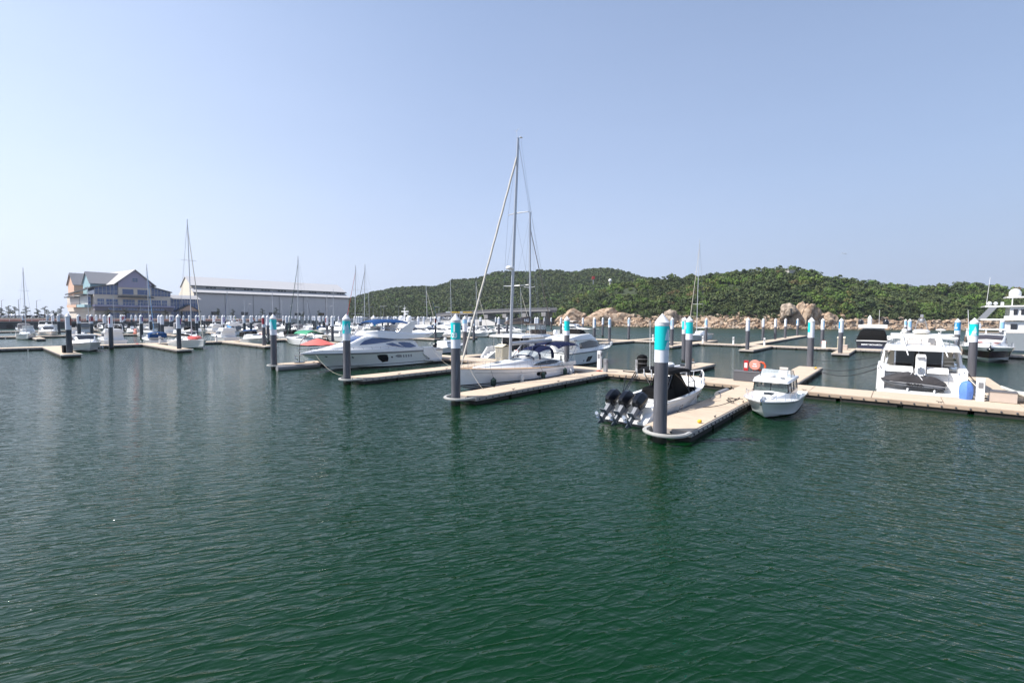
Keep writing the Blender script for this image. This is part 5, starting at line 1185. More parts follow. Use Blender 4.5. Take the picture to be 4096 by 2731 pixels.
    b = MB(); flat_text(b, 'BALI', .52, (4.75,-.27,4.98), (1,0,.08), (0,.14,1), .02, .03); b.build('lettering', inkw, bb, smooth=0)
    return e
catamaran()
def lifebuoy(x, y, z, rz, label, post=True):
    e = thing('lifebuoy', label, 'lifebuoy', (x,y,z), rz, 'orange lifebuoys on the docks')
    b = MB(); ring_tube(b, (0,0,0), .30, .075); b.build('ring', orange, e)
    if post: MB().bx(.06,.14,-.30,.30,-.95,.32).build('stand', white_m, e)
    return e

# ================================================================== white motor yacht beyond, bow to the right
def coupe_yacht():
    x, y = G(43.2, -30.0)
    e = thing('motor_yacht', 'white motor yacht with black wraparound windows and hull window, bow to the right', 'motor yacht', (x,y,0), HU)
    H = Hull(13.3, 4.15, 1.45, 1.85, .5, 1.3, 0, .9, .4, 2.3, .86, .1, .5, 1.2, 1.5)
    H.mesh(28).build('hull', bandmat('hull_coupe', (.82,.86,.86), [(-1,(.02,.02,.03)),(.14,(.82,.86,.86)),(.22,(.03,.03,.04)),(.27,(.82,.86,.86))]), e)
    H.band(0,.998,.95,1.03,.03).build('rub_rail', greym, e)
    H.deck(.05,.99,.02).build('deck', gel, e)
    B = Body([(1.8,1.9,1.7,1.5,2.9,.15),(4.5,1.85,1.6,1.55,3.15,.25),(7.0,1.7,1.35,1.6,3.05,.35),(8.8,1.45,1.0,1.65,2.3,.3),(10.5,.9,.6,1.75,2.0,.2),(11.8,.4,.25,1.8,1.88,.05)], .06); B.mesh(3).build('cabin', gel, e)
    B.sidewin([(2.6,1.95,2.6),(5.0,1.95,2.85),(7.0,2.0,2.72),(8.2,2.1,2.35)]).build('side_window', dglass, e)
    B.topwin(7.1,8.7,-.9,.9).build('windscreen', dglass, e)
    H.patch([(.315,.40,.52),(.325,.38,.70),(.385,.40,.72),(.40,.58,.72)], .014).build('hull_window', dglass, e)
    for t, q in ((.27,.48),(.60,.66),(.66,.68)): H.port(t,q,.10).build('porthole', dglass, e)
    Body([(.4,1.75,1.6,2.95,3.15,.08),(2.5,1.9,1.75,2.95,3.5,.15),(5.5,1.7,1.5,3.0,3.62,.2),(7.3,1.2,.9,3.0,3.25,.15)], .02).mesh(2).build('flybridge', gel, e)
    b = MB(); b.shell([[(6.4-.7*v*v,1.25*v,3.5),(6.1-.7*v*v,1.2*v,3.85)] for v in (-1,-.5,0,.5,1)], .02); b.build('fly_screen', tglass, e)
    b = MB(); b.loft([[(5.6,-.9,3.5),(5.6,.9,3.5),(5.4,.6,4.0),(5.4,-.6,4.0)],[(3.6,-1.1,3.5),(3.6,1.1,3.5),(4.2,.8,4.2),(4.2,-.8,4.2)]]); b.build('seat_cover', blackc, e)
    for yy in (.7,-.7): MB().lathe([(.24,0),(.27,.1),(.27,.3),(.15,.5),(.01,.53)], (1.2,yy,3.6), 14).build('satellite_dome', gel, e)
    H.rail(.42,.99,.6,.1,9,.018,True,.3,True).build('bow_rail', steel, e)
    b = MB(); b.ball((13.6,0,2.1),.22,(1,.8,1.1)).box((13.2,0,1.85),(.8,.2,.1)); b.build('anchor', white_m, e)
    b = MB(); b.bx(-.8,.2,-1.8,1.8,.3,.42); b.build('bathing_platform', gel, e)
    b = MB(); ring_tube(b, (1.5,-1.2,2.3), .33, .03); b.build('steering_wheel', blackp, e)
    return e
coupe_yacht()

# ================================================================== generic small craft
def motor(label, L=9, B=3.1, zs=.9, zb=1.4, cab=True, hard=True, canvas=None, fly=False, hull=None, ob=0, dark=None, name='cabin_cruiser', group=None, cat='motorboat', dome=False, loc=(0,0,0), rz=0):
    e = thing(name, label, cat, loc, rz, group); k = L/9.0
    H = Hull(L, B, zs, zb, .4, 1.0*k, 0, .9, .42, 2.5, .85, .08, .5, 1.2, 1.6); H.mesh(18).build('hull', hull or hullw, e)
    H.band(0,.995,.93,1.0,.02,12).build('rub_rail', greym, e)
    H.deck(.02,.99,.01,n=10).build('deck', gel, e)
    if cab:
        w = B*.40; z1 = zs+1.35 if hard else zs+.95
        bd = Body([(1.6*k,w,w*.88,zs,z1,.12),(4.4*k,w,w*.82,zs,z1,.15),(5.3*k,w*.9,w*.7,zs+.05,zs+.75,.15),(7.2*k,w*.5,w*.3,zs+.2,zs+.42,.08)], .05); bd.mesh(2).build('cabin', gel, e)
        bd.sidewin([(1.9*k,zs+.65,z1-.22),(4.1*k,zs+.62,z1-.24),(4.9*k,zs+.6,zs+.72)]).build('side_window', dglass, e)
        bd.topwin(4.45*k,5.25*k,-.9,.9).build('windscreen', dglass, e)
        if hard: MB().bx(1.0*k,4.5*k,-w*.98,w*.98,z1+.02,z1+.12).build('hard_top', gel, e)
        zt = z1+.12
    else: zt = zs+.5; MB().loft([[(3.4*k,-.5,zs),(3.4*k,.5,zs),(3.6*k,.4,zs+1.0),(3.6*k,-.4,zs+1.0)],[(4.4*k,-.5,zs),(4.4*k,.5,zs),(4.1*k,.4,zs+.9),(4.1*k,-.4,zs+.9)]]).build('console', gel, e)
    if fly:
        Body([(1.0*k,w*.9,w*.85,zt,zt+.5,.1),(3.8*k,w*.85,w*.7,zt,zt+.6,.15),(4.5*k,w*.5,w*.4,zt,zt+.3,.1)], .0).mesh(2).build('flybridge', gel, e)
        b = MB()
        for sd in (1,-1): b.tube([(1.2*k,sd*w*.85,zt+.4),(1.6*k,sd*w*.8,zt+1.4)],.05,5)
        b.tube([(1.6*k,-w*.8,zt+1.4),(1.6*k,w*.8,zt+1.4)],.06,5); b.build('radar_arch', gel, e)
    if canvas:
        z_ = zt+.35 if not fly else zt+1.5
        bimini(-.1 if not fly else 1.4*k, 2.4*k if not fly else 4*k, w*1.05, z_, .12, .15).build('canopy', canvas, e)
        if not fly:
            b = MB()
            for sd in (1,-1): b.shell([[(0,sd*w*1.05,zs+.5),(0,sd*w*1.03,z_-.2)],[(1.5*k,sd*w*1.03,zs+.35),(1.7*k,sd*w*1.0,z_-.1)]], .02)
            b.shell([[(0,-w*1.05,zs+.55),(0,-w*1.03,z_-.2)],[(0,w*1.05,zs+.55),(0,w*1.03,z_-.2)]], .02); b.build('side_curtain', canvas, e)
        for sd in (1,-1): MB().tube([(.3,sd*w,zs),(.2,sd*w,z_-.1),(2.2*k,sd*w,z_-.1),(2.2*k,sd*w,zs)],.02,4).build('canopy_frame', steel, e)
    if dome: MB().lathe([(.22,0),(.25,.1),(.2,.35),(.01,.42)], (2.6*k,0,zt+(.6 if fly else 0)), 10).build('radar_dome', gel, e)
    H.rail(.5,.985,.5,.08,6,.018,True,.1,True).build('bow_rail', steel, e)
    for i in range(ob): outboard(e, -.3, (i-(ob-1)/2)*.7, .75, 1.1, 0, cowl=dark or engin, prop=False)
    b = MB()
    for x_ in (.3,.6): fender(b, L*x_, (H.w(x_)+.14), .45, .12, .5)
    b.build('fender', fendw, e)
    return e
def sail(label, L=11, mh=15, jib=ropew, cover=None, tarp=None, bags=False, loc=(0,0,0), rz=0, hull=None, B=None, sp=2, bim=None, name='sailing_boat', mastfrac=.58, small=False, covlen=1.0, mm=alu):
    e = thing(name, label, 'sailboat', loc, rz); B = B or L*.30; k = L/11.0
    H = Hull(L, B, 1.0*k**.5, 1.35*k**.5, .35, .5, .5, .78, .42, 2.0, .9, -.05, .35, .8, 1.5); H.mesh(20).build('hull', hull or hullw, e)
    H.deck(.0,.99,.0,n=10).build('deck', gel, e); zs = 1.0*k**.5
    bd = Body([(2.6*k,B*.3,B*.24,zs,zs+.55,.1),(6*k,B*.28,B*.2,zs+.05,zs+.52,.12),(8.3*k,B*.15,B*.08,zs+.15,zs+.32,.08)], .05); bd.mesh(2).build('coachroof', gel, e)
    bd.sidewin([(3*k,zs+.2,zs+.36),(5.8*k,zs+.22,zs+.36)]).build('side_window', dglass, e)
    mx = L*mastfrac; r_ = .075 if L > 9 else .05
    m = MB().tube([(mx,0,zs+.3),(mx-.15*k,0,mh*.5),(mx-.45*k,0,mh)],[r_,r_,r_*.8],8).build('mast', mm, e)
    for i in range(sp):
        z_ = mh*(.36+.32*i); MB().tube([(mx-.3*k-.2*i,-.95*k+.1*i,z_+.06),(mx-.12*k-.1*i,0,z_),(mx-.3*k-.2*i,.95*k-.1*i,z_+.06)],.028,5).build('spreader', mm, m)
    b = MB(); top = (mx-.44*k,0,mh*.985)
    for sd in (1,-1): b.tube([(mx-.3*k,sd*B*.46,zs+.1),(mx-.3*k,sd*.92*k,mh*.36),top],.012,4)
    b.tube([(.2,0,zs+.2),top],.012,4); b.build('rigging', rig, e)
    if jib: MB().tube([(L-.35,0,zs+.6),(mx-.3*k,0,mh*.90)],[.075,.035],6).build('furled_foresail', jib, e)
    if cover: b = MB(); n = 6; b.loft([[(mx-.1-covlen*L*.36*i/n, .05*math.cos(a)+ (.16-.09*i/n)*math.cos(a), zs+1.5+.32*(1-i/n)+ (.26-.16*i/n)*math.sin(a)) for a in [2*math.pi*j/8 for j in range(8)]] for i in range(n+1)]); b.build('sail_cover', cover, e)
    MB().tube([(mx,0,zs+1.15),(mx-L*.38,0,zs+1.2)],.05,6).build('boom', mm, e)
    if tarp: bimini(.6,mx-1.2,B*.40,zs+1.35,.45,.1).build('boom_tent', tarp, e)
    if bim:
        MB().shell([[(2.2*k+.9*u, B*.3*v, zs+.4+.75*math.cos(v*1.2)*math.sin(.4+1.6*u)) for v in (-1,-.5,0,.5,1)] for u in (0,.5,1)], .02).build('sprayhood', bim, e)
    if bags: MB().loft([[(mx+.3+x_, -.9*w_, zs+.45),(mx+.3+x_, .9*w_, zs+.45),(mx+.3+x_, .7*w_, zs+.8+.06*math.sin(x_*5)),(mx+.3+x_, -.7*w_, zs+.8+.06*math.cos(x_*4))] for x_,w_ in ((0,.4),(.3,1),(1.4,1.1),(2.6,.8),(3.0,.3))]).build('sail_bag', redc, e)
    H.rail(.06,.97,.55,.08,8,.014,True,0,True).build('guard_rail', steel, e)
    return e
def at_mast(px, Z, L, rz, mf=.58):
    X, Y = pxy(px, Z); return (X-math.cos(rz)*L*mf, Y-math.sin(rz)*L*mf, 0)
motor('white cabin cruiser with black framed windscreen, bow towards the viewer beside the largest left pile', 9.0, 3.6, 1.0, 1.45, True, True, loc=(*G(12.3,-101.0),0), rz=HV, dome=False)
sail('white sailing yacht with red sail bags on deck and two diagonal stays', 14.6, 22, ropew, cover=gel, bags=True, bim=blackc, loc=(*G(25.6,-102.2),0), rz=HV, hull=hullw, covlen=.9)
sail('sailing yacht with bare mast at the far left edge, bow towards the viewer', 11, 16, None, loc=(*G(9.4,-157),0), rz=HV)
sail('white sailing yacht with pale blue furled sail moored in front of the building', 11.6, 18.6, mat('pale_blue_sail',(.18,.38,.62),.7,var=.1), loc=(*G(31,-154),0), rz=HV, bim=greyr)
sail('sailing boat with green tarpaulin tent over its boom', 12, 17.2, mat('dark_green_sail',(.01,.07,.045),.7,var=.1), tarp=greenc, loc=(*G(42.5,-83.5),0), rz=HVm)
sail('small sailing boat with bright blue sail cover and an outboard', 7.6, 12.6, mat('navy_blue_sail',(.03,.07,.25),.7,var=.1), cover=cyanc, loc=(*G(47.2,-137.5),0), rz=HVm, sp=1)
motor('white cruiser with black canvas cockpit enclosure behind two plain piles', 9.5, 3.2, .95, 1.4, True, False, blackc, loc=(*G(37.2,-101.5),0), rz=HV)
mastrow = [(356,150,14.8,10,None,'white',HV),(458,152,12.9,9,None,'bare',HV),(1093,158,14.2,10,None,'short',HV),(1232,190,13.4,10,navy,'navy covered',HV),(1307,168,13.6,10,None,'plain',HVm),(1333,172,15.6,11,None,'tall',HVm),
    (1420,104,16.9,12,redc,'red stay',HVm),(1457,99,16.6,12,blackc,'black stay',HVm),(1709,128,14.1,11,ropew,'pale furled sail',HV),(1733,142,11.3,8,blue,'dark mast',HV),(1806,122,15.3,11,blackc,'black furled sail',HV),(1908,131,15.7,11,ropew,'cream furled sail',HV),(2086,112,12.8,9,ropew,'light blue line',HV),
    (1130,205,13,10,None,'distant',HV),(1478,175,15,11,None,'slim',HV),(566,190,11,8,None,'low',HV),(980,200,12,10,None,'remote',HV)]
WH = {356:'left of the building entrance',458:'in front of the balcony',1093:'before the warehouse',1232:'before the warehouse right half',1307:'near the green tarpaulin boat',1333:'right of the green tarpaulin boat',1420:'behind the flybridge bow rail',1457:'behind the flybridge canopy front',1709:'behind the flybridge arch',1733:'right of the radar domes',1806:'left of the 03 pile',1908:'right of the 03 pile',2086:'behind the catamaran boom',1130:'among the farthest berths',1478:'among the middle berths',566:'below the gable',980:'below the warehouse wall'}
for px, Z, mh, L, jb, nm, rz in mastrow:
    sail('white sailing boat with %s mast %s' % (nm, WH[px]) if 'sail' not in nm and 'stay' not in nm and 'line' not in nm and 'mast' not in nm else 'white sailing boat with %s %s' % (nm, WH[px]), L, mh, jb, loc=at_mast(px,Z,L,rz), rz=rz, bim=(navy if px%2 else None), cover=(blue if px in (1093,1733) else (gel if px % 3 == 0 else None)), mm=(blackp if px == 1733 else alu))
# motor sailer by the outer dock
ms = sail('white motor sailer with very tall mast by the outer pontoon, blue fenders at its stern', 14.2, 25.4, ropew, loc=at_mast(2786,117,14.2,HUm,.55), rz=HUm, B=4.5, bim=None, mastfrac=.55)
Body([(.8,1.3,1.25,3.1,3.2,.05),(4.6,1.3,1.25,3.1,3.22,.05)],.05).mesh().build('hard_top', gel, ms)
Body([(3.0,1.4,1.2,1.3,2.3,.15),(5.5,1.3,1.0,1.35,2.35,.2),(7.0,1.0,.7,1.4,1.8,.2)],.05).mesh(2).build('deckhouse', gel, ms)
b = MB()
for sd in (1,-1): b.tube([(1,sd*1.25,1.2),(1,sd*1.25,3.1)],.03,5).tube([(4.4,sd*1.25,1.2),(4.6,sd*1.2,3.1)],.03,5)
b.build('top_post', steel, ms)
b = MB(); b.loft([[(-1.4,y_,1.2),(-.9,y_,1.25),(-.9,y_,1.6),(-1.4,y_,1.6)] for y_ in (-1.6,0,1.6)]); b.build('tender', greyr, ms)
bw = pxy(2398,148)
motor('distant white flybridge yacht with tan bimini, bow to the right', 16, 4.8, 1.5, 2.0, True, True, mat('tan_canvas',(.5,.46,.42),.8), True, name='motor_yacht', cat='motor yacht', loc=(bw[0]-16*math.cos(HV), bw[1]-16*math.sin(HV),0), rz=HV, dome=True)
motor('small white cabin boat with dark oval windows behind the flybridge yacht stern', 7.6, 2.7, .9, 1.25, True, False, None, loc=(*G(46,-53.5),0), rz=HU+.2, ob=1, dome=True)
# -------------------- black canvas yacht, stern to the shore dock
def black_yacht():
    x, y = G(101.2, -3.7); e = thing('motor_yacht', 'motor yacht with black canvas covered stern and two black domes', 'motor yacht', (x,y,0), HU)
    H = Hull(16, 4.6, 1.9, 2.2, .5, 2.2, 0, .95, .4, 2.4, .9, .1, .5, 1.2, 1.6); H.mesh(18).build('hull', bandmat('hull_dark', (.02,.022,.03), [(-1,(.02,.022,.03)),(1.2,(.02,.022,.03)),(1.75,WHT)]), e); H.deck(n=10).build('deck', gel, e)
    MB().bx(-1.1,.1,-2.1,2.1,.35,.5).build('swim_platform', gel, e)
    b = MB(); b.loft([[(-.1,-1.9,.6),(-.1,1.9,.6),(.3,1.8,1.9),(.3,-1.8,1.9)],[(.3,-1.9,.6),(.3,1.9,.6),(.6,1.8,1.9),(.6,-1.8,1.9)]]); b.build('transom_door', mat('navy_gloss',(.01,.012,.03),.2,var=0,coat=.5), e)
    b = MB(); flat_text(b, 'MERRY MONARCH', .34, (-.04,.0,1.05), (0,-1,0), (.3,0,1.3), .004, .03); b.build('lettering', inkw, e, smooth=0)
    for i,zz in enumerate((.7,1.1,1.5)):
        for sd in (1,-1): pass
    Body([(.1,2.35,1.9,1.7,2.2,.2),(.6,2.3,1.8,1.8,3.5,.3),(3.5,2.2,1.7,1.9,3.7,.25)],.05).mesh(2).build('cockpit_cover', blackc, e)
    MB().box((.42,0,3.0),(.06,1.9,.35),ry=.25).build('cover_window', greyr, e)
    Body([(3.0,2.1,1.7,1.9,3.9,.2),(8,1.9,1.4,2.0,3.9,.3),(11,1.4,.8,2.1,2.6,.3)],.05).mesh(2).build('cabin', gel, e)
    b = MB(); b.bx(1.2,4.5,-2.0,2.0,4.05,4.2).bx(1.2,1.4,-2.0,2.0,4.2,4.6).bx(4.3,4.5,-1.8,1.8,4.2,4.6)
    for sd in (1,-1): b.bx(1.3,4.4,sd*1.95-.06,sd*1.95+.06,4.5,4.62)
    b.build('flybridge', gel, e)
    for sd in (1,-1): MB().lathe([(.38,0),(.42,.15),(.42,.5),(.25,.8),(.01,.88)], (2.8,sd*1.75,4.62), 12).build('satellite_dome', blackp, e)
    b = MB(); b.lathe([(.35,0),(.3,.1),(.3,1.2),(.35,1.25),(.2,1.6),(.01,1.9)], (2.8,.5,4.4), 8).tube([(2.8,-.8,4.6),(2.8,-.8,7.2)],.025,5); b.build('light_mast', gel, e)
    for sd in (1,-1): MB().tube([(.6,sd*2.3,2.0),(.7,sd*2.3,2.6),(5,sd*2.3,2.8)],.025,5).build('side_rail', steel, e)
black_yacht()
def maroon_yacht():
    H = Hull(15.5, 5.3, 1.75, 2.05, .5, 2.0, 0, .92, .42, 3.0, .86, .15, .42, 1.3, 1.5)
    x, y = G(85.2+13.6, 9.6); e = thing('motor_yacht', 'motor yacht with maroon hull sides and white deck, bow towards the viewer', 'motor yacht', (x,y,0), HUm-R(3))
    H.mesh(24).build('hull', bandmat('hull_maroon', (.045,.012,.014), [(-1,(.60,.64,.64)),(.62,(.045,.012,.014)),(1.55,WHT)]), e)
    H.deck(.02,.99,.03,cam=.3).build('deck', gel, e); H.band(0,.995,.80,1.02,.05).build('bulwark', gel, e)
    B = Body([(2,2.3,2.0,1.7,3.5,.2),(6.5,2.25,1.9,1.7,3.45,.3),(8.2,2.1,1.6,1.75,2.75,.3),(10,1.7,1.1,1.8,2.45,.3),(13,.9,.4,1.95,2.3,.15)],.1); B.mesh(2).build('cabin', gel, e)
    B.topwin(6.7,8.1,-.95,.95).build('windscreen', mat('smoked_glass',(.05,.045,.05),.08,var=0), e)
    B.sidewin([(2.5,2.4,3.1),(6.4,2.4,3.1),(7.6,2.35,2.6)]).build('side_window', dglass, e)
    b = MB(); b.bx(1.8,5.6,-2.0,2.0,4.15,4.3)
    for px_ in (1.9,3.6,5.4):
        for sd in (1,-1): b.bx(px_-.08,px_+.08,sd*1.85-.08,sd*1.85+.08,3.4,4.2)
    b.bx(5.2,5.4,-.08,.08,3.4,4.2); b.build('flybridge_top', gel, e)
    MB().lathe([(.45,0),(.5,.15),(.5,.6),(.3,.95),(.01,1.05)], (3.2,-.9,4.3), 14).build('satellite_dome', gel, e)
    MB().tube([(4.6,-1.7,3.5),(4.2,-1.9,7.0)],.03,5).build('antenna', white_m, e)
    H.rail(.3,.99,.65,.1,9,.022,True,.1,True).build('bow_rail', steel, e)
    b = MB(); b.ball((15.6,0,1.85),.33,(1,1.1,.8)); b.build('anchor', blackp, e)
    b = MB()
    for yy in (-.8,.9): b.bx(9.2,10.4,yy-.3,yy+.3,2.52,2.6)
    b.build('sun_pad', mat('coral_pad',(.6,.2,.16),.8), e)
maroon_yacht()
def grey_yacht():
    x, y = G(121.5, 10.5); e = thing('superyacht', 'large grey hulled yacht with white decks cut off by the right edge', 'superyacht', (x,y,0), HV)
    gm = bandmat('hull_grey', (.30,.33,.36), [(-1,(.03,.05,.08)),(.25,(.30,.33,.36))]); H = Hull(32, 7, 3.3, 4.4, .8, 3, 0, .9, .35, 2.2, .92, .0, .5, 1.2, 1.6); H.mesh(20).build('hull', gm, e)
    H.deck(.01,.99,.0,n=10).build('deck', teak, e)
    Body([(3.5,3.0,2.8,3.3,5.4,.1),(22,3.0,2.6,3.4,5.6,.3),(26,1.8,1.2,3.6,4.4,.3)],.02).mesh().build('main_deckhouse', gel, e)
    w = MB()
    for i in range(10):
        xx = 4.3+1.7*i; w.bx(xx,xx+.8,-3.04,-2.9,4.0,4.9)
    w.build('cabin_window', dglass, e)
    Body([(.5,3.3,3.3,5.5,5.75,.05),(24,3.1,3.0,5.6,5.9,.1)],.02).mesh().build('upper_deck', gel, e)
    b = MB(); b.yz([(-3.35,5.5),(-3.25,5.5),(-3.25,6.3),(-3.35,6.3)],3.4,22); b.build('upper_bulwark', gel, e)
    Body([(4.2,2.7,2.5,5.8,7.9,.1),(18,2.6,2.2,5.9,7.9,.3)],.02).mesh().build('upper_deckhouse', gel, e)
    w = MB()
    for i in range(3): w.bx(4.6+.9*i,5.1+.9*i,-2.74,-2.6,6.5,7.5)
    w.bx(7.6,12,-2.74,-2.6,6.7,7.5); w.build('saloon_window', dglass, e)
    Body([(1.0,3.0,2.9,7.9,8.1,.05),(19,2.9,2.7,7.95,8.2,.1)],.02).mesh().build('sun_deck', gel, e)
    for sd in (-1,): MB().xz([(.2,5.8),(1.2,5.8),(2.6,7.9),(1.6,7.9)], sd*3.1-.08, sd*3.1+.08).build('deck_arch', greym, e)
    Body([(3.8,2.0,2.0,9.5,9.7,.05),(12,2.0,1.8,9.6,9.8,.05)],.02).mesh().build('mast_platform', gel, e)
    b = MB(); b.tube([(4.5,-1.8,8.1),(4.5,-1.8,9.5)],.08,6).tube([(8,0,8.1),(8,0,13.8)],.3,6).bx(6.6,9,-1.2,1.2,13.0,13.15).bx(6.6,9,-1.2,1.2,11.6,11.75); b.build('mast', gel, e)
    MB().lathe([(.7,0),(.78,.2),(.78,.8),(.5,1.3),(.01,1.45)], (4.9,-.8,9.7), 14).build('satellite_dome', gel, e)
    b = MB(); b.ball((1.6,-2.6,8.5),.35).ball((2.4,-2.4,8.5),.3).box((3.2,-2.5,8.4),(.4,.3,.7)); b.build('deck_locker', gel, e)
    MB().tube([(1.2,-2.6,8.2),(1.5,-2.6,13.2)],.035,5).build('antenna', white_m, e)
grey_yacht()
# -------------------- rows of ordinary boats in the left system
protos_b = []
BGp = 'small boats in the crowded left berths'
for args in (dict(label='white hard top cabin boat in the crowded middle berths', L=8.5, hard=True), dict(label='white flybridge cruiser in the crowded middle berths', L=11, B=3.7, fly=True, zs=1.15, zb=1.6, dome=True),
             dict(label='white cabin boat with dark canopy in the crowded middle berths', L=8, hard=False, canvas=blackc), dict(label='white open boat with outboards in the crowded middle berths', L=7, B=2.5, cab=False, ob=2, zs=.75, zb=1.1),
             dict(label='white cabin boat with blue canopy in the crowded middle berths', L=8.5, hard=False, canvas=blue), dict(label='white cruiser with grey canopy in the crowded middle berths', L=10, B=3.4, hard=True, canvas=mat('grey_canvas',(.25,.25,.27),.8), zs=1.05, zb=1.5),
             dict(label='white sports boat with single outboard in the crowded middle berths', L=6.5, B=2.4, cab=True, hard=False, ob=1, zs=.7, zb=1.0)):
    protos_b.append(motor(group=BGp, **args))
rb = random.Random(11); used = set(); nb = 0
skip = [(2,12.6),(2,25.6),(2,37.2),(2,42.5)]
for row, b0, rz, pr, amin, amax in ((2,-101.2,HV,.9,46,122),(3,-104.9,HVm,.85,12,128),(4,-154.8,HV,.85,14,140),(5,-159,HVm,.8,8,140),(6,-202.8,HV,.8,8,140),(7,-207.2,HVm,.7,10,130)):
    i = -1
    while True:
        i += 1; a = 9.0+12.3*(i//2)+(3.6 if i % 2 == 0 else 8.9)
        if row in (3,): a = 9.0+12.3*(i//2)+(2.2 if i % 2 == 0 else 8.4)
        if row in (4,5): a = 9.0+12.3*(i//2)+(4.8 if i % 2 == 0 else 9.6)
        if a > amax: break
        if a < amin or rb.random() > pr: continue
        if row == 4 and (abs(a-31) < 3 or abs(a-47) < 3): continue
        k = rb.choice([0,0,1,1,2,3,4,5,6] if row < 5 else [0,1,2,3,5,6]); p = protos_b[k]; x, y = G(a, b0+(.4 if rz == HV else -.4)); rr_ = rz
        if rb.random() < .35:      # moored bow in
            d = 8.5; x += math.cos(rz)*d; y += math.sin(rz)*d; rr_ = rz+math.pi
        s_ = rb.uniform(.9,1.12)
        if k in used: dup(p, (x,y,0), rr_+rb.uniform(-.03,.03), sc=s_)
        else: used.add(k); p.location = (x,y,0); p.rotation_euler.z = rr_
        nb += 1


# ================================================================== quay
def along(name, m, a0, a1, b0, b1, z0, z1, parent=None, smooth=0):
    P_ = [G(a0,b0),G(a1,b0),G(a1,b1),G(a0,b1)]; return MB().xy(P_, z0, z1).build(name, m, parent, smooth)
q = thing('quay_wall', 'long weathered quay wall with red brick walkway and pale railing', 'quay wall', (0,0,0))
along('wall', concd, -200, 117.5, -261.9, -260.6, -1.5, 2.7, q); along('ledge', conc, -200, 117.5, -262, -260.3, 2.72, 2.9, q)
along('brick_band', redb, -200, 117.5, -262.6, -261.95, 2.92, 3.85, q)
b = MB()
for i in range(105):
    x, y = G(-195+3*i, -261.2); b.tube([(x,y,2.9),(x,y,4.0)],.04,4)
b.build('railing_post', white_m, q)['kind'] = 'stuff'
b = MB()
for z in (3.4,4.0): b.tube([(*G(-200,-261.2),z),(*G(117,-261.2),z)],.045,4)
b.build('railing', white_m, q)
b = MB()
for i in range(36):
    x, y = G(-195+9*i, -260.3); b.lathe([(.55,-.2),(.9,-.2),(.9,.2),(.55,.2)], (x,y,1.1), 10, m=Matrix.Rotation(HU,4,'Z') @ Matrix.Rotation(R(90),4,'X'))
b.build('tyre_fender', rubber, q)['kind'] = 'stuff'
MB().xy([G(-200,-264),G(117,-264),G(117,-276),G(-200,-276)], QH, QH+.01).build('path', mat('pink_paving',(.36,.22,.17),.85,var=.1), smooth=0)['kind'] = 'structure'
o = MB().xy([G(-200,-276.2),G(117,-276.2),G(117,-288),G(-200,-288)], QH, QH+.06).build('grass_verge', grassm, smooth=0); struct(o)
tag(MB().xy([G(-300,-420),G(12,-420),G(12,-421.5),G(-300,-421.5)], QH, 7.0).build('sea_wall', conc, smooth=0), 'long pale concrete sea wall behind the parked cars', 'wall')
# far corner: retaining wall, boat ramp
o = MB().xy([(qb[0]+.5,qb[1]-.3),(qc[0]+4,qc[1]-.5),(qc[0]+4,qc[1]+3),(qb[0]+.5,qb[1]+3)], -1, QH+.25).build('retaining_wall', conc, smooth=0); tag(o, 'pale concrete retaining wall below the crowded car park', 'wall')
b = MB(); A_ = Vector((-92,300,0)); B_ = Vector((-18,338,0)); n_ = Vector((.45,-.9,0))*26
b.loft([[A_+Vector((0,0,QH)), A_+n_+Vector((0,0,.1)), A_+n_+Vector((0,0,-1)), A_+Vector((0,0,-1))],[B_+Vector((0,0,QH)), B_+n_+Vector((0,0,.1)), B_+n_+Vector((0,0,-1)), B_+Vector((0,0,-1))]])
struct(b.build('slipway', conc, smooth=0), 'pale sloping concrete slipway')
b = MB(); p0, p1 = Vector((-60,292,3.0)), Vector((-20,300,1.0)); b.tube([p0+Vector((0,0,1)),p1+Vector((0,0,1))],.06,4).tube([p0+Vector((0,0,.5)),p1+Vector((0,0,.5))],.05,4)
for i in range(17): p = p0+(p1-p0)*i/16; b.tube([p-Vector((0,0,1.5)),p+Vector((0,0,1))],.05,4)
g_ = thing('gangway', 'white railed gangway sloping down to the pontoons by the slipway', 'gangway', (0,0,0)); b.build('railing', white_m, g_)
b = MB(); b.loft([[p+Vector((0,0,-.1)), p+Vector((.3,1.4,-.1)), p+Vector((.3,1.4,-.35)), p+Vector((0,0,-.35))] for p in (p0,p1)]); b.build('walkway', conc, g_)
# ================================================================== bridge
bt = thing('bridge', 'grey concrete road bridge rising to the wooded headland', 'bridge', (0,0,0))
bl, br = Vector((-62,400,7.0)), Vector((30,335,11.2)); conb = mat('bridge_concrete',(.26,.25,.25),.85,var=.12,vs=.3); asb = mat('bridge_barrier',(.10,.10,.11),.7,var=.1)
d_ = (br-bl).normalized(); nrm = Vector((d_.y,-d_.x,0)).normalized()
def bridge_strip(z0,z1,w0,w1,n=12):
    R_ = []
    for i in range(n+1):
        p = bl+(br-bl)*i/n+Vector((0,0,.9*math.sin(math.pi*i/n))); R_.append([p+nrm*w0+Vector((0,0,z0)),p+nrm*w1+Vector((0,0,z0)),p+nrm*w1+Vector((0,0,z1)),p+nrm*w0+Vector((0,0,z1))])
    return MB().loft(R_)
bridge_strip(-.9,0,-5,5).build('deck', conb, bt); bridge_strip(-1.9,-.92,-3.6,3.6).build('girder', mat('bridge_girder',(.16,.16,.17),.8,var=.1), bt)
bridge_strip(.02,1.7,4.7,5.0).build('barrier', asb, bt); bridge_strip(.02,1.7,-5,-4.7).build('barrier', asb, bt)
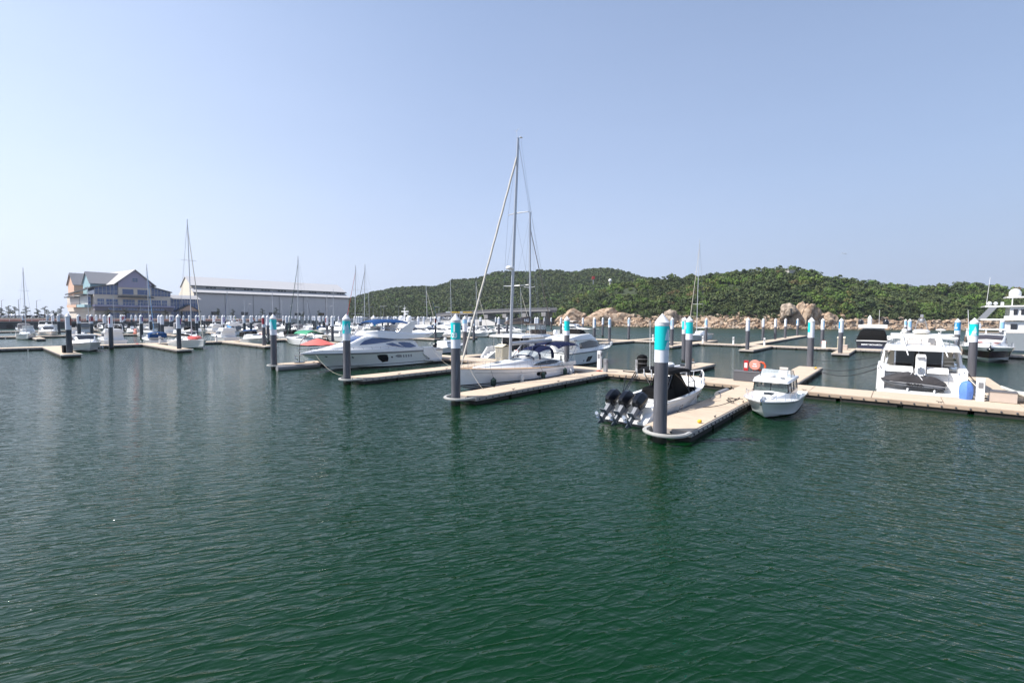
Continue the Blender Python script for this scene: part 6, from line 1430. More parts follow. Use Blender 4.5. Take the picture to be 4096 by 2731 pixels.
for t in (.12,.3,.48,.64,.80,.95):
    p = bl+(br-bl)*t; b = MB(); zt = p.z-1.2
    b.loft([[p+nrm*4-d_*.9+Vector((0,0,-p.z-1)),p+nrm*4+d_*.9+Vector((0,0,-p.z-1)),p-nrm*4+d_*.9+Vector((0,0,-p.z-1)),p-nrm*4-d_*.9+Vector((0,0,-p.z-1))],[Vector((q_.x,q_.y,zt-3)) for q_ in (p+nrm*4-d_*.9,p+nrm*4+d_*.9,p-nrm*4+d_*.9,p-nrm*4-d_*.9)]]); b.build('pier', conb, bt)
    b = MB(); b.loft([[Vector((q_.x,q_.y,z_)) for q_ in (p+nrm*5-d_*1.8,p+nrm*5+d_*1.8,p-nrm*5+d_*1.8,p-nrm*5-d_*1.8)] for z_ in (zt-3.2,zt-.3)]); b.build('pier_head', conb, bt)
# ================================================================== filling station canopy
x, y = pxy(1838, 362); e = thing('station_canopy', 'yellow and white flat canopy on posts beside the bridge', 'canopy', (x,y,QH), R(-4))
MB().bx(-10,10,-4,4,5.0,5.9).build('roof', yellow, e); MB().bx(-10.05,-6.5,-4.05,4.05,5.0,5.95).bx(1,3.2,-4.05,4.05,5.0,5.95).build('fascia_panel', white_m, e)
for xx in (-6,0,6): MB().bx(xx-.35,xx+.35,-.35,.35,0,5).build('post', white_m, e)
# ================================================================== parked cars
glassc = mat('car_glass',(.01,.012,.015),.1,var=0); tyre = mat('tyre',(.02,.02,.02),.8,var=0)
def car(paint, label, group, van=False):
    e = thing('parked_car', label, 'car', (0,0,0), 0, group); h = 1.5 if not van else 1.95
    b = MB(); pr = [(-2.2,.35),(-2.2,.95),(-1.9,1.05),(1.1,1.0),(2.1,.80),(2.25,.5),(2.2,.35)] if not van else [(-2.3,.35),(-2.3,1.1),(1.6,1.1),(2.2,.85),(2.3,.4)]
    b.xz(pr, -.87, .87); b.build('body', paint, e)
    st = [(-1.9,.80,.62,1.0,1.05,.05),(-1.3,.82,.66,1.0,h,.1),(.2,.82,.66,1.0,h,.1),(1.1,.80,.62,.98,1.04,.05)] if not van else [(-2.25,.84,.74,1.08,h-.1,.08),(-1.9,.84,.74,1.08,h,.08),(1.0,.84,.72,1.08,h,.1),(1.7,.82,.7,1.08,1.12,.05)]
    B = Body(st, .02); B.mesh().build('roof', paint, e); B.sidewin([(-1.5,1.08,1.15),(-1.1,1.08,h-.12),(.15,1.08,h-.12),(.8,1.06,1.14)]).build('side_window', glassc, e); B.topwin(.35,1.0,-.9,.9).build('windscreen', glassc, e)
    for sx in (-1.35,1.4):
        for sy in (-.84,.84): MB().lathe([(.01,-.1),(.33,-.1),(.33,.1),(.01,.1)], (sx,sy,.33), 12, axis='y').build('wheel', tyre, e)
    return e
cars = [car(mat('paint_white',(.75,.75,.75),.2,var=0,coat=.5),'white parked car in the waterfront car park','cars parked behind the marina'), car(mat('paint_grey',(.25,.26,.28),.2,var=0,coat=.5,metal=.3),'grey parked car in the waterfront car park','cars parked behind the marina'),
        car(mat('paint_black',(.02,.02,.025),.15,var=0,coat=.5),'black parked car in the waterfront car park','cars parked behind the marina'), car(mat('paint_white_van',(.75,.75,.75),.25,var=0),'white parked van in the waterfront car park','cars parked behind the marina',True), car(mat('paint_silver',(.5,.51,.52),.2,var=0,metal=.4,coat=.5),'silver parked car in the waterfront car park','cars parked behind the marina')]
rc = random.Random(4); used = set()
spots = [(px, 232, QH) for px in (8,22,40,58,68,84,128,152,166,182,205,222,240)]+[(px+rc.uniform(-3,3), Z, QH) for px,Z in [(1450+11*i, 300+ (i%4)*16 + max(0,(i-14))*2) for i in range(42)]]
for px, Z, z in spots:
    k = rc.choice([0,0,0,3,1,2,4]); x, y = pxy(px, Z); rz = (R(15) if px < 300 else rc.choice([R(30),R(-60),R(35)]))+rc.uniform(-.1,.1)
    if k in used: dup(cars[k], (x,y,z), rz)
    else: used.add(k); cars[k].location = (x,y,z); cars[k].rotation_euler.z = rz
for i, c in enumerate(cars):
    if i not in used: c.location = (*pxy(1905+8*i,335), QH)
# ================================================================== street lamps
def lamp(label, group, double=False):
    e = thing('street_lamp', label, 'street lamp', (0,0,0), 0, group); H_ = 8.8
    MB().tube([(0,0,0),(0,0,H_)],[.14,.08],6).build('pole', greym, e)
    for s in ((1,-1) if double else (1,)):
        MB().tube([(0,0,H_-.3),(s*.9,0,H_+.25),(s*1.5,0,H_+.3)],.06,5).build('arm', greym, e); MB().box((s*1.8,0,H_+.28),(.9,.3,.14)).build('lamp_head', white_m, e)
    return e
l1 = lamp('single arm street lamp behind the marina','street lamps behind the marina'); l2 = lamp('double arm street lamp above the far car park','double street lamps of the far car park', True)
first = [True, True]
for px, Z, dbl, s in ((10,235,0,1),(78,220,0,1),(150,235,0,1),(995,290,0,1),(1160,318,0,1),(1322,330,0,1),(1451,345,0,1),(1493,350,0,-1),(1524,330,0,1),(1535,322,1,1),(1595,325,1,1),(1632,350,0,-1),(1753,345,0,-1),(1759,330,0,-1),(1795,365,0,1),(1889,380,0,-1),(2023,372,0,-1),(1921,385,0,1)):
    p = l2 if dbl else l1; x, y = pxy(px, Z); z = QH
    if px > 1880: z = 6.5
    if first[dbl]: first[dbl] = False; p.location = (x,y,z); o = p
    else: o = dup(p, (x,y,z))
    o.rotation_euler.z = 0 if s > 0 else math.pi
# ================================================================== small waterfront pines
trunkm = mat('bark',(.10,.07,.05),.9,var=.2)
def pine(label, h, seed, lean=0.0, tone=.25):
    global rng
    e = thing('pine_tree', label, 'pine tree'); r0 = random.Random(seed)
    MB().tube([(0,0,0),(.15+lean*.3,0,h*.3),(-.1+lean*.7,.1,h*.6),(lean,0,h*.92)],[.16,.13,.1,.05],6).build('trunk', trunkm, e)
    b = MB(); pl = []
    for i in range(7):
        z = h*(.38+.09*i); a = r0.uniform(0,6.28); d = (1-i/9)*h*.22*r0.uniform(.6,1.2); cx, cy = lean*z/h+math.cos(a)*d, math.sin(a)*d; pl.append((cx,cy,z,(1.05-.1*i)*h*.19)); b.tube([(lean*z/h*.9,0,z-h*.1),(cx,cy,z)],.04,4)
    b.build('limb', trunkm, e); V = []; T = []
    for cx,cy,z,r in pl:
        for _ in range(90):
            a = r0.uniform(0,6.28); q = r*math.sqrt(r0.random()); c = np.array([cx+q*math.cos(a), cy+q*math.sin(a), z+r0.uniform(-.1,.18)*r*1.5]); n = np.array([r0.uniform(-.5,.5),r0.uniform(-.5,.5),1.]); t = np.cross(n,[0,1.,0]); t /= np.linalg.norm(t); u = np.cross(n,t); s = .13*r0.uniform(.7,1.4)
            V += [c-t*s-u*s,c+t*s-u*s,c+t*s*.7+u*s,c-t*s+u*s*.6]; T += [tone+r0.uniform(-.08,.08)]*4
    me = bpy.data.meshes.new('crown'); me.from_pydata([tuple(v) for v in V], [], [tuple(range(4*i,4*i+4)) for i in range(len(V)//4)]); at = me.attributes.new('tone','FLOAT','POINT'); at.data.foreach_set('value', T); me.materials.append(leaves)
    o = bpy.data.objects.new('crown', me); COL.objects.link(o); o.parent = e; return e
for i, (px, Z, h, ln, lab) in enumerate(((5,225,5.2,0,'short pine cut by the left edge of the car park verge'),(36,222,6.2,.1,'bushy pine on the verge by the white car'),(62,215,5.6,0,'pine on the verge between two lamp posts'),(106,222,6.0,.2,'pine behind the leftmost sailing mast'),(160,216,4.6,-1.4,'pine leaning strongly left on the verge'),(178,222,6.0,.6,'slim tufted pine beside the leaning one'),(222,216,3.8,-.8,'half bare pine left of the building'),(244,222,6.0,.4,'tufted pine nearest the building balconies'),
    (433,232,4.6,0,'light green pine before the ground floor of the building'),(505,236,5.0,0,'light green pine under the gable of the building'),(664,246,4.6,0,'dark pine at the right end of the building'),(727,255,4.4,0,'pine in front of the peach porch'),(872,285,6.6,.3,'pine at the left part of the warehouse wall'),(933,288,6.0,0,'rounded pine before the warehouse'),(1052,300,6.8,-.3,'thin topped pine before the warehouse'),(1108,300,7.6,0,'sparse tall pine before the warehouse centre'),(1214,310,5.0,0,'small thin pine before the warehouse'),(1276,322,6.2,0,'leafy small tree at the warehouse right half'))):
    t = pine(lab, h, i+3, ln, .45 if 400 < px < 520 else .2); t.location = (*pxy(px,Z), QH)
tb = pine('rounded pine in the far car park before the hill', 8.5, 40); tb['group'] = 'pines of the far car park'; tb.location = (*pxy(1480,372), QH)
for px, Z in ((1512,372),(1543,378),(1566,370),(1597,375),(1618,372),(1500,385)): dup(tb, (*pxy(px,Z),QH), px*1.7)
# ================================================================== waterfront building
def facade_building():
    x0, y0 = pxy(380, 233); e = thing('waterfront_building', 'four storey building with purple gable, blue glass wings and long balcony', 'building', (x0,y0,QH), R(57))
    cr = mat('wall_cream',(.66,.58,.49),.8,var=.05); pu = mat('wall_purple',(.36,.34,.46),.8,var=.04); dk = mat('wall_slate',(.20,.18,.21),.8,var=.05); rf = mat('roof_metal',(.34,.33,.33),.5,var=.06); gb = mat('window_blue',(.03,.08,.22),.06,var=.1,vs=.3,spec=1); fr = mat('window_frame_pale',(.55,.54,.52),.6,var=0); pc = mat('wall_peach',(.66,.43,.31),.8,var=.04); tl = mat('wall_teal',(.30,.46,.50),.8,var=.04); eav = mat('eave_dark',(.05,.055,.06),.6,var=0)
    W_ = 33.0; D = 40.0
    MB().bx(0,W_,0,D,0,12.2).build('wall', cr, e)
    MB().bx(-.4,W_+.6,-2.2,0,3.9,5.9).build('upper_band', dk, e)
    MB().bx(-.8,W_+1.0,-3.0,-.02,5.95,6.9).build('balcony', pu, e)
    b = MB(); b.tube([(-.8,-2.9,8.1),(W_+1,-2.9,8.1)],.06,4)
    for i in range(28): b.tube([(-.8+1.25*i,-2.9,6.9),(-.8+1.25*i,-2.9,8.1)],.05,4)
    b.build('balcony_rail', fr, e)
    def win(x0,x1,z0,z1,y=0,nx=3,nz=2,name='window'):
        w = MB().bx(x0,x1,y-.06,y+.1,z0,z1).build(name, gb, e); f = MB(); t = .12
        f.bx(x0-t,x1+t,y-.14,y-.02,z0-t,z0).bx(x0-t,x1+t,y-.14,y-.02,z1,z1+t).bx(x0-t,x0,y-.14,y-.02,z0,z1).bx(x1,x1+t,y-.14,y-.02,z0,z1)
        for i in range(1,nx): xx = x0+(x1-x0)*i/nx; f.bx(xx-.05,xx+.05,y-.12,y-.065,z0,z1)
        for i in range(1,nz): zz = z0+(z1-z0)*i/nz; f.bx(x0,x1,y-.115,y-.07,zz-.05,zz+.05)
        f.build('frame', fr, w); return w
    for a,c in ((1.3,3.9),(4.8,9.5),(11.6,16.6),(18,22.9),(24.2,28.4),(29,31.3)): win(a,c,6.95,9.9,0,4,2)
    for a,c in ((5,10.2),(11.7,16.8),(18,23),(24.2,28.9)): win(a,c,4.4,5.3,-2.2,4,1)
    for a,c in ((5.5,10),(11.6,16.4),(17.8,22.6),(23.8,28.4)): win(a,c,.2,2.9,0,3,2)
    MB().bx(9.7,23.9,-.8,0,12.2,16.2).build('tower_wall', cr, e)
    win(11.3,16.0,12.6,15.3,-.8,1,1); win(17.7,22.4,12.6,15.3,-.8,1,1)
    MB().xz([(9.6,16.2),(24.0,16.2),(24.0,18.6),(16.8,25.3),(9.6,18.6)], -1.0, 0).build('gable', pu, e)
    win(15.6,17.9,19.3,21.2,-1.0,2,2)
    MB().loft([[(7.6,y,17.6),(16.8,y,25.9),(26.0,y,17.6),(26.0,y,17.2),(16.8,y,25.4),(7.6,y,17.2)] for y in (-1.9,34)]).build('main_roof', rf, e)
    MB().loft([[(9.9,.02,12.2),(23.7,.02,12.2),(23.7,.02,18.5),(16.8,.02,24.9),(9.9,.02,18.5)],[(9.9,33,12.2),(23.7,33,12.2),(23.7,33,18.5),(16.8,33,24.9),(9.9,33,18.5)]]).build('gable_body', pu, e)
    MB().xz([(9.5,11.6),(24.2,11.6),(24.6,10.9),(9.1,10.9)], -2.6, -.82).build('canopy', eav, e)
    for nm, P0 in (('glass_wing',[(.2,12.2),(9.6,12.2),(9.6,17.4),(.2,15.5)]),('glass_wing',[(24.0,12.2),(33,12.2),(33,14.4),(24.0,16.9)])):
        g = MB().xz(P0, -.3, 9).build(nm, gb, e); f = MB(); xa, xb = P0[0][0], P0[1][0]; zl = P0[3][1]; zr = P0[2][1]
        for i in range(7): xx = xa+(xb-xa)*i/6; f.bx(xx-.06,xx+.06,-.38,-.31,12.2,zl+(zr-zl)*i/6)
        for zz in (13.4,14.2): f.bx(xa,xb,-.38,-.32,zz-.06,zz+.06)
        f.build('mullion', fr, g)
        MB().xz([(xa-1.2,zl+.05-(.25 if zl<zr else -.3)),(xb+.6 if zl > zr else xb,zr+.05+(0 if zl<zr else -.2)),(xb+.6 if zl > zr else xb,zr+.5+(0 if zl<zr else -.2)),(xa-1.2,zl+.45-(.25 if zl<zr else -.3))], -1.2, 9.5).build('wing_roof', eav, e)
    # stepped wings running back on the left side, with peach and teal gables
    MB().bx(-.6,.02,6,D,3.5,12).build('side_wall', cr, e)
    for k, (ya, yb, col) in enumerate(((2,14,tl),(15,30,pc))):
        MB().bx(-3.2,-.62,ya,yb,5.6,6.9).build('side_balcony', col, e); MB().bx(-1.9,-.64,ya,yb,6.92,11.5).build('side_bay', fr, e)
        b = MB(); b.tube([(-3.1,ya,8),(-3.1,yb,8)],.06,4)
        for i in range(8): b.tube([(-3.1,ya+(yb-ya)*i/7,6.9),(-3.1,ya+(yb-ya)*i/7,8)],.05,4)
        b.build('side_rail', fr, e); MB().bx(-4.0,.4,ya-1,yb+1,11.6-k*.9,12.1-k*.9).build('side_eave', eav, e)
        win(-1.8,-.7,7.2,10.8,ya,1,2)
    MB().loft([[(-1.5,-.6,15.0),(-1.5,D,12.4),(-1.5,D,12.9),(-1.5,-.6,15.6)],[(.2,-.6,15.4),(.2,D,12.8),(.2,D,13.3),(.2,-.6,16.0)]]).build('side_roof', eav, e)
    for (xa, xb, yc, zr, ze, hw, col) in ((1.5,16,16,24.4,18.6,5.5,tl),(-1.0,5,31,24.2,18.2,5,pc)):
        MB().loft([[(x_,yc-hw,12),(x_,yc+hw,12),(x_,yc+hw,ze),(x_,yc,zr-.3),(x_,yc-hw,ze)] for x_ in (xa,xb)]).build('rear_gable', col, e)
        MB().loft([[(x_,yc-hw-.8,ze-.5),(x_,yc,zr),(x_,yc+hw+.8,ze-.5),(x_,yc+hw+.8,ze-.8),(x_,yc,zr-.35),(x_,yc-hw-.8,ze-.8)] for x_ in (xa-.6,xb+.2)]).build('rear_roof', rf, e)
    # glazed annexe with peach porch on the right
    MB().bx(W_+.3,W_+16,4,16,0,11.3).build('annexe_glass', gb, e)
    f = MB()
    for i in range(12): f.bx(W_+.3+1.4*i-.06,W_+.3+1.4*i+.06,3.9,3.98,0,11.3)
    for zz in (1.5,4,6.5,9): f.bx(W_+.3,W_+16,3.9,3.97,zz-.06,zz+.06)
    f.build('annexe_mullion', fr, e)
    MB().loft([[(W_,2.8,11.2),(W_+17,2.8,11.2),(W_+17,9,13.6),(W_,9,13.6)],[(W_,17,11.2),(W_+17,17,11.2),(W_+17,11,13.7),(W_,11,13.7)]]).build('annexe_roof', rf, e)
    MB().xz([(W_+4,4.4),(W_+15,4.4),(W_+9.5,7.6)], 1.0, 3.8).build('porch_gable', pc, e)
    MB().loft([[(W_+3.2,y,4.1),(W_+9.5,y,8.0),(W_+15.8,y,4.1),(W_+15.8,y,3.8),(W_+9.5,y,7.62),(W_+3.2,y,3.8)] for y in (.6,4)]).build('porch_roof', eav, e)
facade_building()
def warehouse():
    x0, y0 = pxy(781, 300); e = thing('boat_warehouse', 'long windowless warehouse with pale grey metal roof and narrow clerestory', 'warehouse', (x0,y0,QH), R(47)); L = 106
    wl_ = mat('wall_greige',(.60,.57,.545),.8,var=.03); en = mat('wall_warm_white',(.62,.56,.46),.8,var=.03); rf = mat('warehouse_roof',(.47,.46,.46),.45,var=.04); gt = mat('gutter',(.09,.10,.10),.6,var=0)
    z = -QH
    pr = [(0,0),(0,20.5+z),(6,23.2+z),(6,25.0+z),(20,31.6+z),(34,25.0+z),(34,23.2+z),(40,20.5+z),(40,0)]
    MB().loft([[(x_,y_,zz) for y_,zz in pr] for x_ in (0,L)]).build('wall', wl_, e, smooth=0)
    MB().loft([[(x_,y_,zz) for y_,zz in pr] for x_ in (-.25,-.02)]).build('end_wall', en, e, smooth=0)
    def slab(pts_, x0=-.8, x1=L+.8, m=rf, name='roof'): return MB().loft([[(x_,y_,zz) for y_,zz in pts_] for x_ in (x0,x1)]).build(name, m, e, smooth=0)
    slab([(-.9,20.3+z),(6,23.25+z),(6,23.65+z),(-.9,20.7+z)], name='lower_roof'); slab([(5.0,24.9+z),(20,31.75+z),(20,32.1+z),(5.0,25.3+z)], name='upper_roof'); slab([(35,24.9+z),(20,31.75+z),(20,32.1+z),(35,25.3+z)], name='rear_roof')
    slab([(-1.1,20.0+z),(-.9,20.0+z),(-.9,20.75+z),(-1.1,20.75+z)], m=gt, name='gutter'); slab([(4.8,24.6+z),(5.0,24.6+z),(5.0,25.4+z),(4.8,25.4+z)], m=gt, name='upper_gutter')
    slab([(5.8,23.3+z),(5.98,23.3+z),(5.98,23.7+z),(5.8,23.7+z)], m=gt, name='flashing')
    for i in range(9):
        w = MB(); xx = 8+11.4*i
        for k in range(3): w.bx(xx+2.1*k,xx+2.1*k+1.6,5.85,5.99,23.85+z,24.55+z)
        w.build('clerestory_window', dglass, e)
    for i in range(1,6): MB().bx(17.4*i-.15,17.4*i+.15,-.12,-.01,0,20.2+z).build('downpipe', mat('pipe',(.22,.21,.2),.7,var=0) if i == 1 else bpy.data.materials['pipe'], e)
    for i in range(5): MB().bx(9+18*i,13.5+18*i,-.1,-.01,2.2,4.4).build('window', dglass, e)
warehouse()
# ================================================================== small things on the hills, airliner
x, y = near_pt(3152,.62); hz_ = near_h(3152,.62)-2.2; e = thing('hilltop_hut', 'small pale hut with an aerial near the top of the near hill', 'hut', (x,y,hz_))
MB().bx(-2,2,-2,2,0,6.6).build('wall', conc, e); MB().bx(-2.2,2.2,-2.3,2.3,6.6,6.9).build('roof', conc, e); MB().tube([(-1.5,0,6.9),(-1.5,0,10)],.15,5).build('aerial', greym, e)
X, Y = (2370-2048)/1850*560, 560; e = thing('watch_tower', 'slender tower with a red cabin standing among the far trees', 'tower', (X,Y,28)); MB().tube([(0,0,0),(0,0,24)],.5,6).build('mast', greym, e); MB().bx(-1.5,1.5,-1.2,1.2,24,27.5).build('cabin', redm, e)
X, Y = (2437-2048)/1850*540, 540; e = thing('white_dome', 'small white radar dome among the trees of the far hill', 'radar dome', (X,Y,40)); MB().ball((0,0,9),2.1).build('dome', white_m, e); MB().tube([(0,0,0),(0,0,7)],1.0,6).build('pedestal', conc, e)
X, Z_ = (3365-2048)/1850*2400, 5.5+(1277-1016)*2400/1850
e = thing('airliner', 'tiny white airliner flying above the wooded hill', 'airplane', (X,2400,Z_), R(8))
MB().lathe([(.2,-15),(1.6,-9),(1.8,10),(.2,15)], (0,0,0), 10, axis='x').build('fuselage', white_m, e)
MB().loft([[(3,0,-.4),(-2,0,-.4),(-2,0,0),(3,0,0)],[(-4,15,.6),(-6,15,.6),(-6,15,.8),(-4,15,.8)]]).build('wing', white_m, e); MB().loft([[(3,0,-.4),(-2,0,-.4),(-2,0,0),(3,0,0)],[(-4,-15,.6),(-6,-15,.6),(-6,-15,.8),(-4,-15,.8)]]).build('wing', white_m, e)
MB().xz([(-10,1),(-14,1),(-16,6),(-14,6)], -.2, .2).build('tail', white_m, e)

# ================================================================== things standing on the docks
DZ = .505
def on(a, b, z=DZ): x, y = G(a, b); return (x, y, z)
def pedestal(label, a, b, h=1.15, rz=HU, m=white_m, w=.28):
    e = thing('utility_pedestal', label, 'utility pedestal', on(a,b), rz, 'utility pedestals on the docks')
    MB().loft([[(-w/2,-w/2,0),(w/2,-w/2,0),(w/2,w/2,0),(-w/2,w/2,0)],[(-w/2,-w/2,h),(w/2,-w/2,h),(w/2,w/2,h),(-w/2,w/2,h)]]).build('body', m, e)
    MB().bx(-w*.35,w*.35,-w/2-.02,-w/2-.003,h*.72,h*.9).bx(-w/2-.02,-w/2-.003,-w*.3,w*.3,h*.6,h*.85).build('socket_panel', greyr, e); MB().bx(-w*.56,w*.56,-w*.56,w*.56,h+.002,h+.05).build('top', m, e); return e
def cleat(mb, x, y, z=.5, rz=0, s=1.0):
    c, q = math.cos(rz)*s, math.sin(rz)*s
    mb.tube([(x-.16*c,y-.16*q,z+.09),(x-.07*c,y-.07*q,z+.07),(x+.07*c,y+.07*q,z+.07),(x+.16*c,y+.16*q,z+.09)],.018,6).tube([(x-.05*c,y-.05*q,z),(x-.05*c,y-.05*q,z+.07)],.02,6).tube([(x+.05*c,y+.05*q,z),(x+.05*c,y+.05*q,z+.07)],.02,6)
def dock_box(label, a, b, sx=1.0, sy=.6, h=.65, m=plastg, rz=HU, lid=None, grp='dock boxes'):
    e = thing('dock_box', label, 'dock box', on(a,b), rz, grp)
    MB().bx(-sx/2,sx/2,-sy/2,sy/2,.02,h).build('body', m, e); MB().loft([[(-sx/2-.03,-sy/2-.03,h+.002),(sx/2+.03,-sy/2-.03,h+.002),(sx/2+.03,sy/2+.03,h+.002),(-sx/2-.03,sy/2+.03,h+.002)],[(-sx/2,-sy/2,h+.09),(sx/2,-sy/2,h+.09),(sx/2,sy/2,h+.09),(-sx/2,sy/2,h+.09)]]).build('lid', lid or m, e); return e
def tall_cabinet(label, a, b, sx=1.3, sy=1.0, h=1.75, rz=HU):
    e = thing('storage_cabinet', label, 'cabinet', on(a,b), rz); MB().bx(-sx/2,sx/2,-sy/2,sy/2,0,h).build('body', beige, e)
    MB().loft([[(-sx/2-.08,y,h),(0,y,h+.28),(sx/2+.08,y,h),(sx/2+.08,y,h-.04),(0,y,h+.2),(-sx/2-.08,y,h-.04)] for y in (-sy/2-.08,sy/2+.08)]).build('lid', beige, e)
    f = MB()
    for i in range(9): f.bx(-sx/2-.012,-sx/2-.002,-sy/2+.08+i*.1,-sy/2+.12+i*.1,.1,h-.1)
    f.build('slat', greyr, e); return e
PG2 = 'utility pedestals on the docks'
pedestal('tall white pedestal with a side arm near the finger root by the sailing yacht', 40.2, -22.5, 1.75, w=.34); pedestal('short grey pedestal in front of the tall white one', 38.5, -20.9, 1.15, m=greym, w=.30)
o = pedestal('white pedestal beside the blue barrel at the cream yacht stern', 40.6, 3.95, 1.35, w=.36)
pedestal('grey pedestal in front of the black covered bundle', 40.3, -18.6, 1.1, m=greym)
for i,(a,b) in enumerate(((97.2,-19.5),(97.4,-25),(98,-31),(99,-38.5),(98.8,-42))): pedestal(('white pedestal on the shore dock, at the walkway junction','slim pedestal on the shore dock left of the junction','white pedestal beside the orange lifebuoy post','pedestal on the shore dock near the outer pontoon','pedestal on the shore dock close to the utility box')[i], a, b, 1.4)
for i in range(8): pedestal('white service pedestal on the first left walkway', 14+9*i, -102.2, 1.2)
def bundle():
    e = thing('covered_bundle', 'upright bundle wrapped in black canvas on the front walkway', 'covered bundle', on(40.5,-18.2), HU)
    MB().loft([[(r*math.cos(a)*(1+.1*math.sin(3*a+z)), r*math.sin(a)*(1+.1*math.cos(2*a+z)), z) for a in [2*math.pi*k/12 for k in range(12)]] for r,z in ((.42,0),(.46,.4),(.44,.9),(.47,1.3),(.36,1.55),(.12,1.65))]).build('wrapping', blackc, e)
    b = MB(); ring_tube(b, (0,0,.85), .46, .02, 'z'); ring_tube(b, (0,0,1.25), .47, .02, 'z'); b.build('tie', greyr, e)
bundle()
tall_cabinet('beige plastic storage cabinet on the walkway behind the sailing yacht', 38.9, -34.0); tall_cabinet('beige plastic storage cabinet beside the black canvas yacht', 98.8, -7.8)
dock_box('dark grey box under the fire hose reel by the pilothouse boat', 40.6, -9.3, 1.9, .7, .75, plastg, HV)
dock_box('grey box near the beige cabinet on the shore dock', 94.5, -7.0, 1.4, .8, .7, taupeb)
dock_box('taupe box with dark lid on the front walkway at the right edge', 40.8, 4.95, 1.15, .62, .62, taupeb, HV, plastg)
dock_box('black dock box by the largest left pile', 9.0, -84.8, 1.6, .9, .9, blackc, HV)
for i,(a,b,l) in enumerate(((-5.5,-107,'dark dock box nearest the left end of the first walkway'),(-5.5,-118,'second dark dock box along the cross walkway'),(-5.5,-131,'third dark dock box along the cross walkway'),(27,-101.9,'dark low dock box right of the red bag yacht'))): dock_box(l, a, b, 1.6, 1.0, .95, plastg, HV)
def hose_reel(label, a, b, z=DZ, s=1.0, rz=HUm):
    e = thing('fire_hose_reel', label, 'fire hose reel', on(a,b,z), rz, 'fire hose reels'); e.scale = (s,s,s)
    MB().lathe([(.01,-.14),(.48,-.14),(.52,-.1),(.52,.1),(.48,.14),(.01,.14)], (0,0,.62), 22, axis='x').build('reel_cover', pinkc, e)
    MB().bx(-.2,.2,-1.0,-.62,0,.95).build('cabinet', redm, e); MB().bx(.2,.21,-.94,-.68,.3,.8).build('notice', white_m, e); MB().bx(-.2,.2,-1.02,-.6,.96,1.02).build('lid', redm, e)
    MB().tube([(0,.15,0),(0,.15,.3)],.04,6).tube([(0,-.15,0),(0,-.15,.3)],.04,6).build('stand', redm, e)
    b = MB(); flat_text(b, 'FIRE', .18, (.155,0,.66), (0,1,0), (0,0,1), .006, .006); flat_text(b, 'HOSE', .18, (.155,0,.44), (0,1,0), (0,0,1), .006, .006); b.build('lettering', inkw, e, smooth=0); return e
hose_reel('faded red fire hose reel and cabinet behind the pilothouse boat', 40.55, -8.75, DZ+.86, .78)
MB(); e = thing('life_ring', 'orange ring leaning behind the fire hose reel', 'lifebuoy', on(40.85,-8.4,1.75), HUm); b = MB(); ring_tube(b,(0,0,0),.32,.08); b.build('ring', orange, e)
hose_reel('round red hose reel on the first left walkway behind the turquoise pile', 40.5, -102, DZ, 1.3); hose_reel('red hose reel on the far left walkway near the purple pile', 30, -156.6, DZ, 1.3); hose_reel('hose reel on the walkway beyond the small blue covered boat', 60, -156.6, DZ, 1.3)
X_, Y_ = G(40.4,-33.2); lifebuoy(X_, Y_, 1.5, HUm, 'orange lifebuoy by the beige cabinet near the mast of the sailing yacht'); X_, Y_ = G(96.6,-33.6); lifebuoy(X_, Y_, 1.5, HUm, 'orange lifebuoy on a white stand beside the motor sailer'); X_, Y_ = G(95.6,-10.0); lifebuoy(X_, Y_, 1.5, HUm, 'orange lifebuoy left of the beige cabinet on the shore dock')
X_, Y_ = G(46.5,-33.9); lifebuoy(X_, Y_, 2.2, HUm, 'orange lifebuoy hanging between catamaran and sailing yacht boom', True)
# parasol
def parasol():
    e = thing('parasol', 'faded red parasol on a curved black pole over the pontoon', 'parasol', on(23.4,-49.6), R(10))
    MB().lathe([(.55,0),(.55,.10),(.12,.16),(.01,.16)], n=12).build('base', blackp, e)
    MB().tube([(0,0,.15),(.06,0,1.9),(.2,0,2.35),(.6,0,2.75),(1.2,0,2.9),(1.75,0,2.78)],.04,8).build('pole', blackp, e)
    MB().shell([[(1.9+1.75*u*math.cos(t), 1.75*u*math.sin(t), 2.62-.62*u**1.2-.05*u*abs(math.sin(4*t))) for t in [2*math.pi*k/16 for k in range(17)]] for u in (.03,.35,.7,1)], .015).build('canopy', mat('coral_canvas',(.60,.13,.11),.7,var=.1), e)
parasol()
b = MB(); b.tube([(0,-2.2,0),(0,2.2,0)],.30,14); e = b.build('pontoon_bumper', greyr); e.location = on(22.5,-47.9,.2); e.rotation_euler.z = R(140); tag(e,'dark grey inflatable bumper along the parasol pontoon','bumper')
# white roller and folding chair on the pontoon behind the black soft top
e = thing('dock_roller', 'white cylindrical roller lying on the pontoon behind the black soft top', 'roller', on(45.8,-16.6,.72), HU+R(-8)); MB().tube([(-2,0,0),(2,0,0)],.2,12).build('drum', white_m, e)
b = MB()
for i in range(14): b.tube([(-1.8+.27*i,0,.18),(-1.8+.27*i,0,.55)],.01,4)
b.build('bird_spikes', steel, e)
e = thing('folding_chair', 'folding chair with brown backrest at the end of the white roller', 'chair', on(49.2,-16.6), HU+R(100)); MB().bx(-.22,.22,-.2,.2,.42,.46).build('seat', white_m, e); MB().bx(-.22,.22,.2,.24,.5,.85).build('backrest', brownc, e)
b = MB()
for sx in (-.22,.22): b.tube([(sx,-.2,0),(sx,.22,.44),(sx,.24,.88)],.015,5).tube([(sx,.2,0),(sx,-.2,.44)],.015,5)
b.build('frame', steel, e)
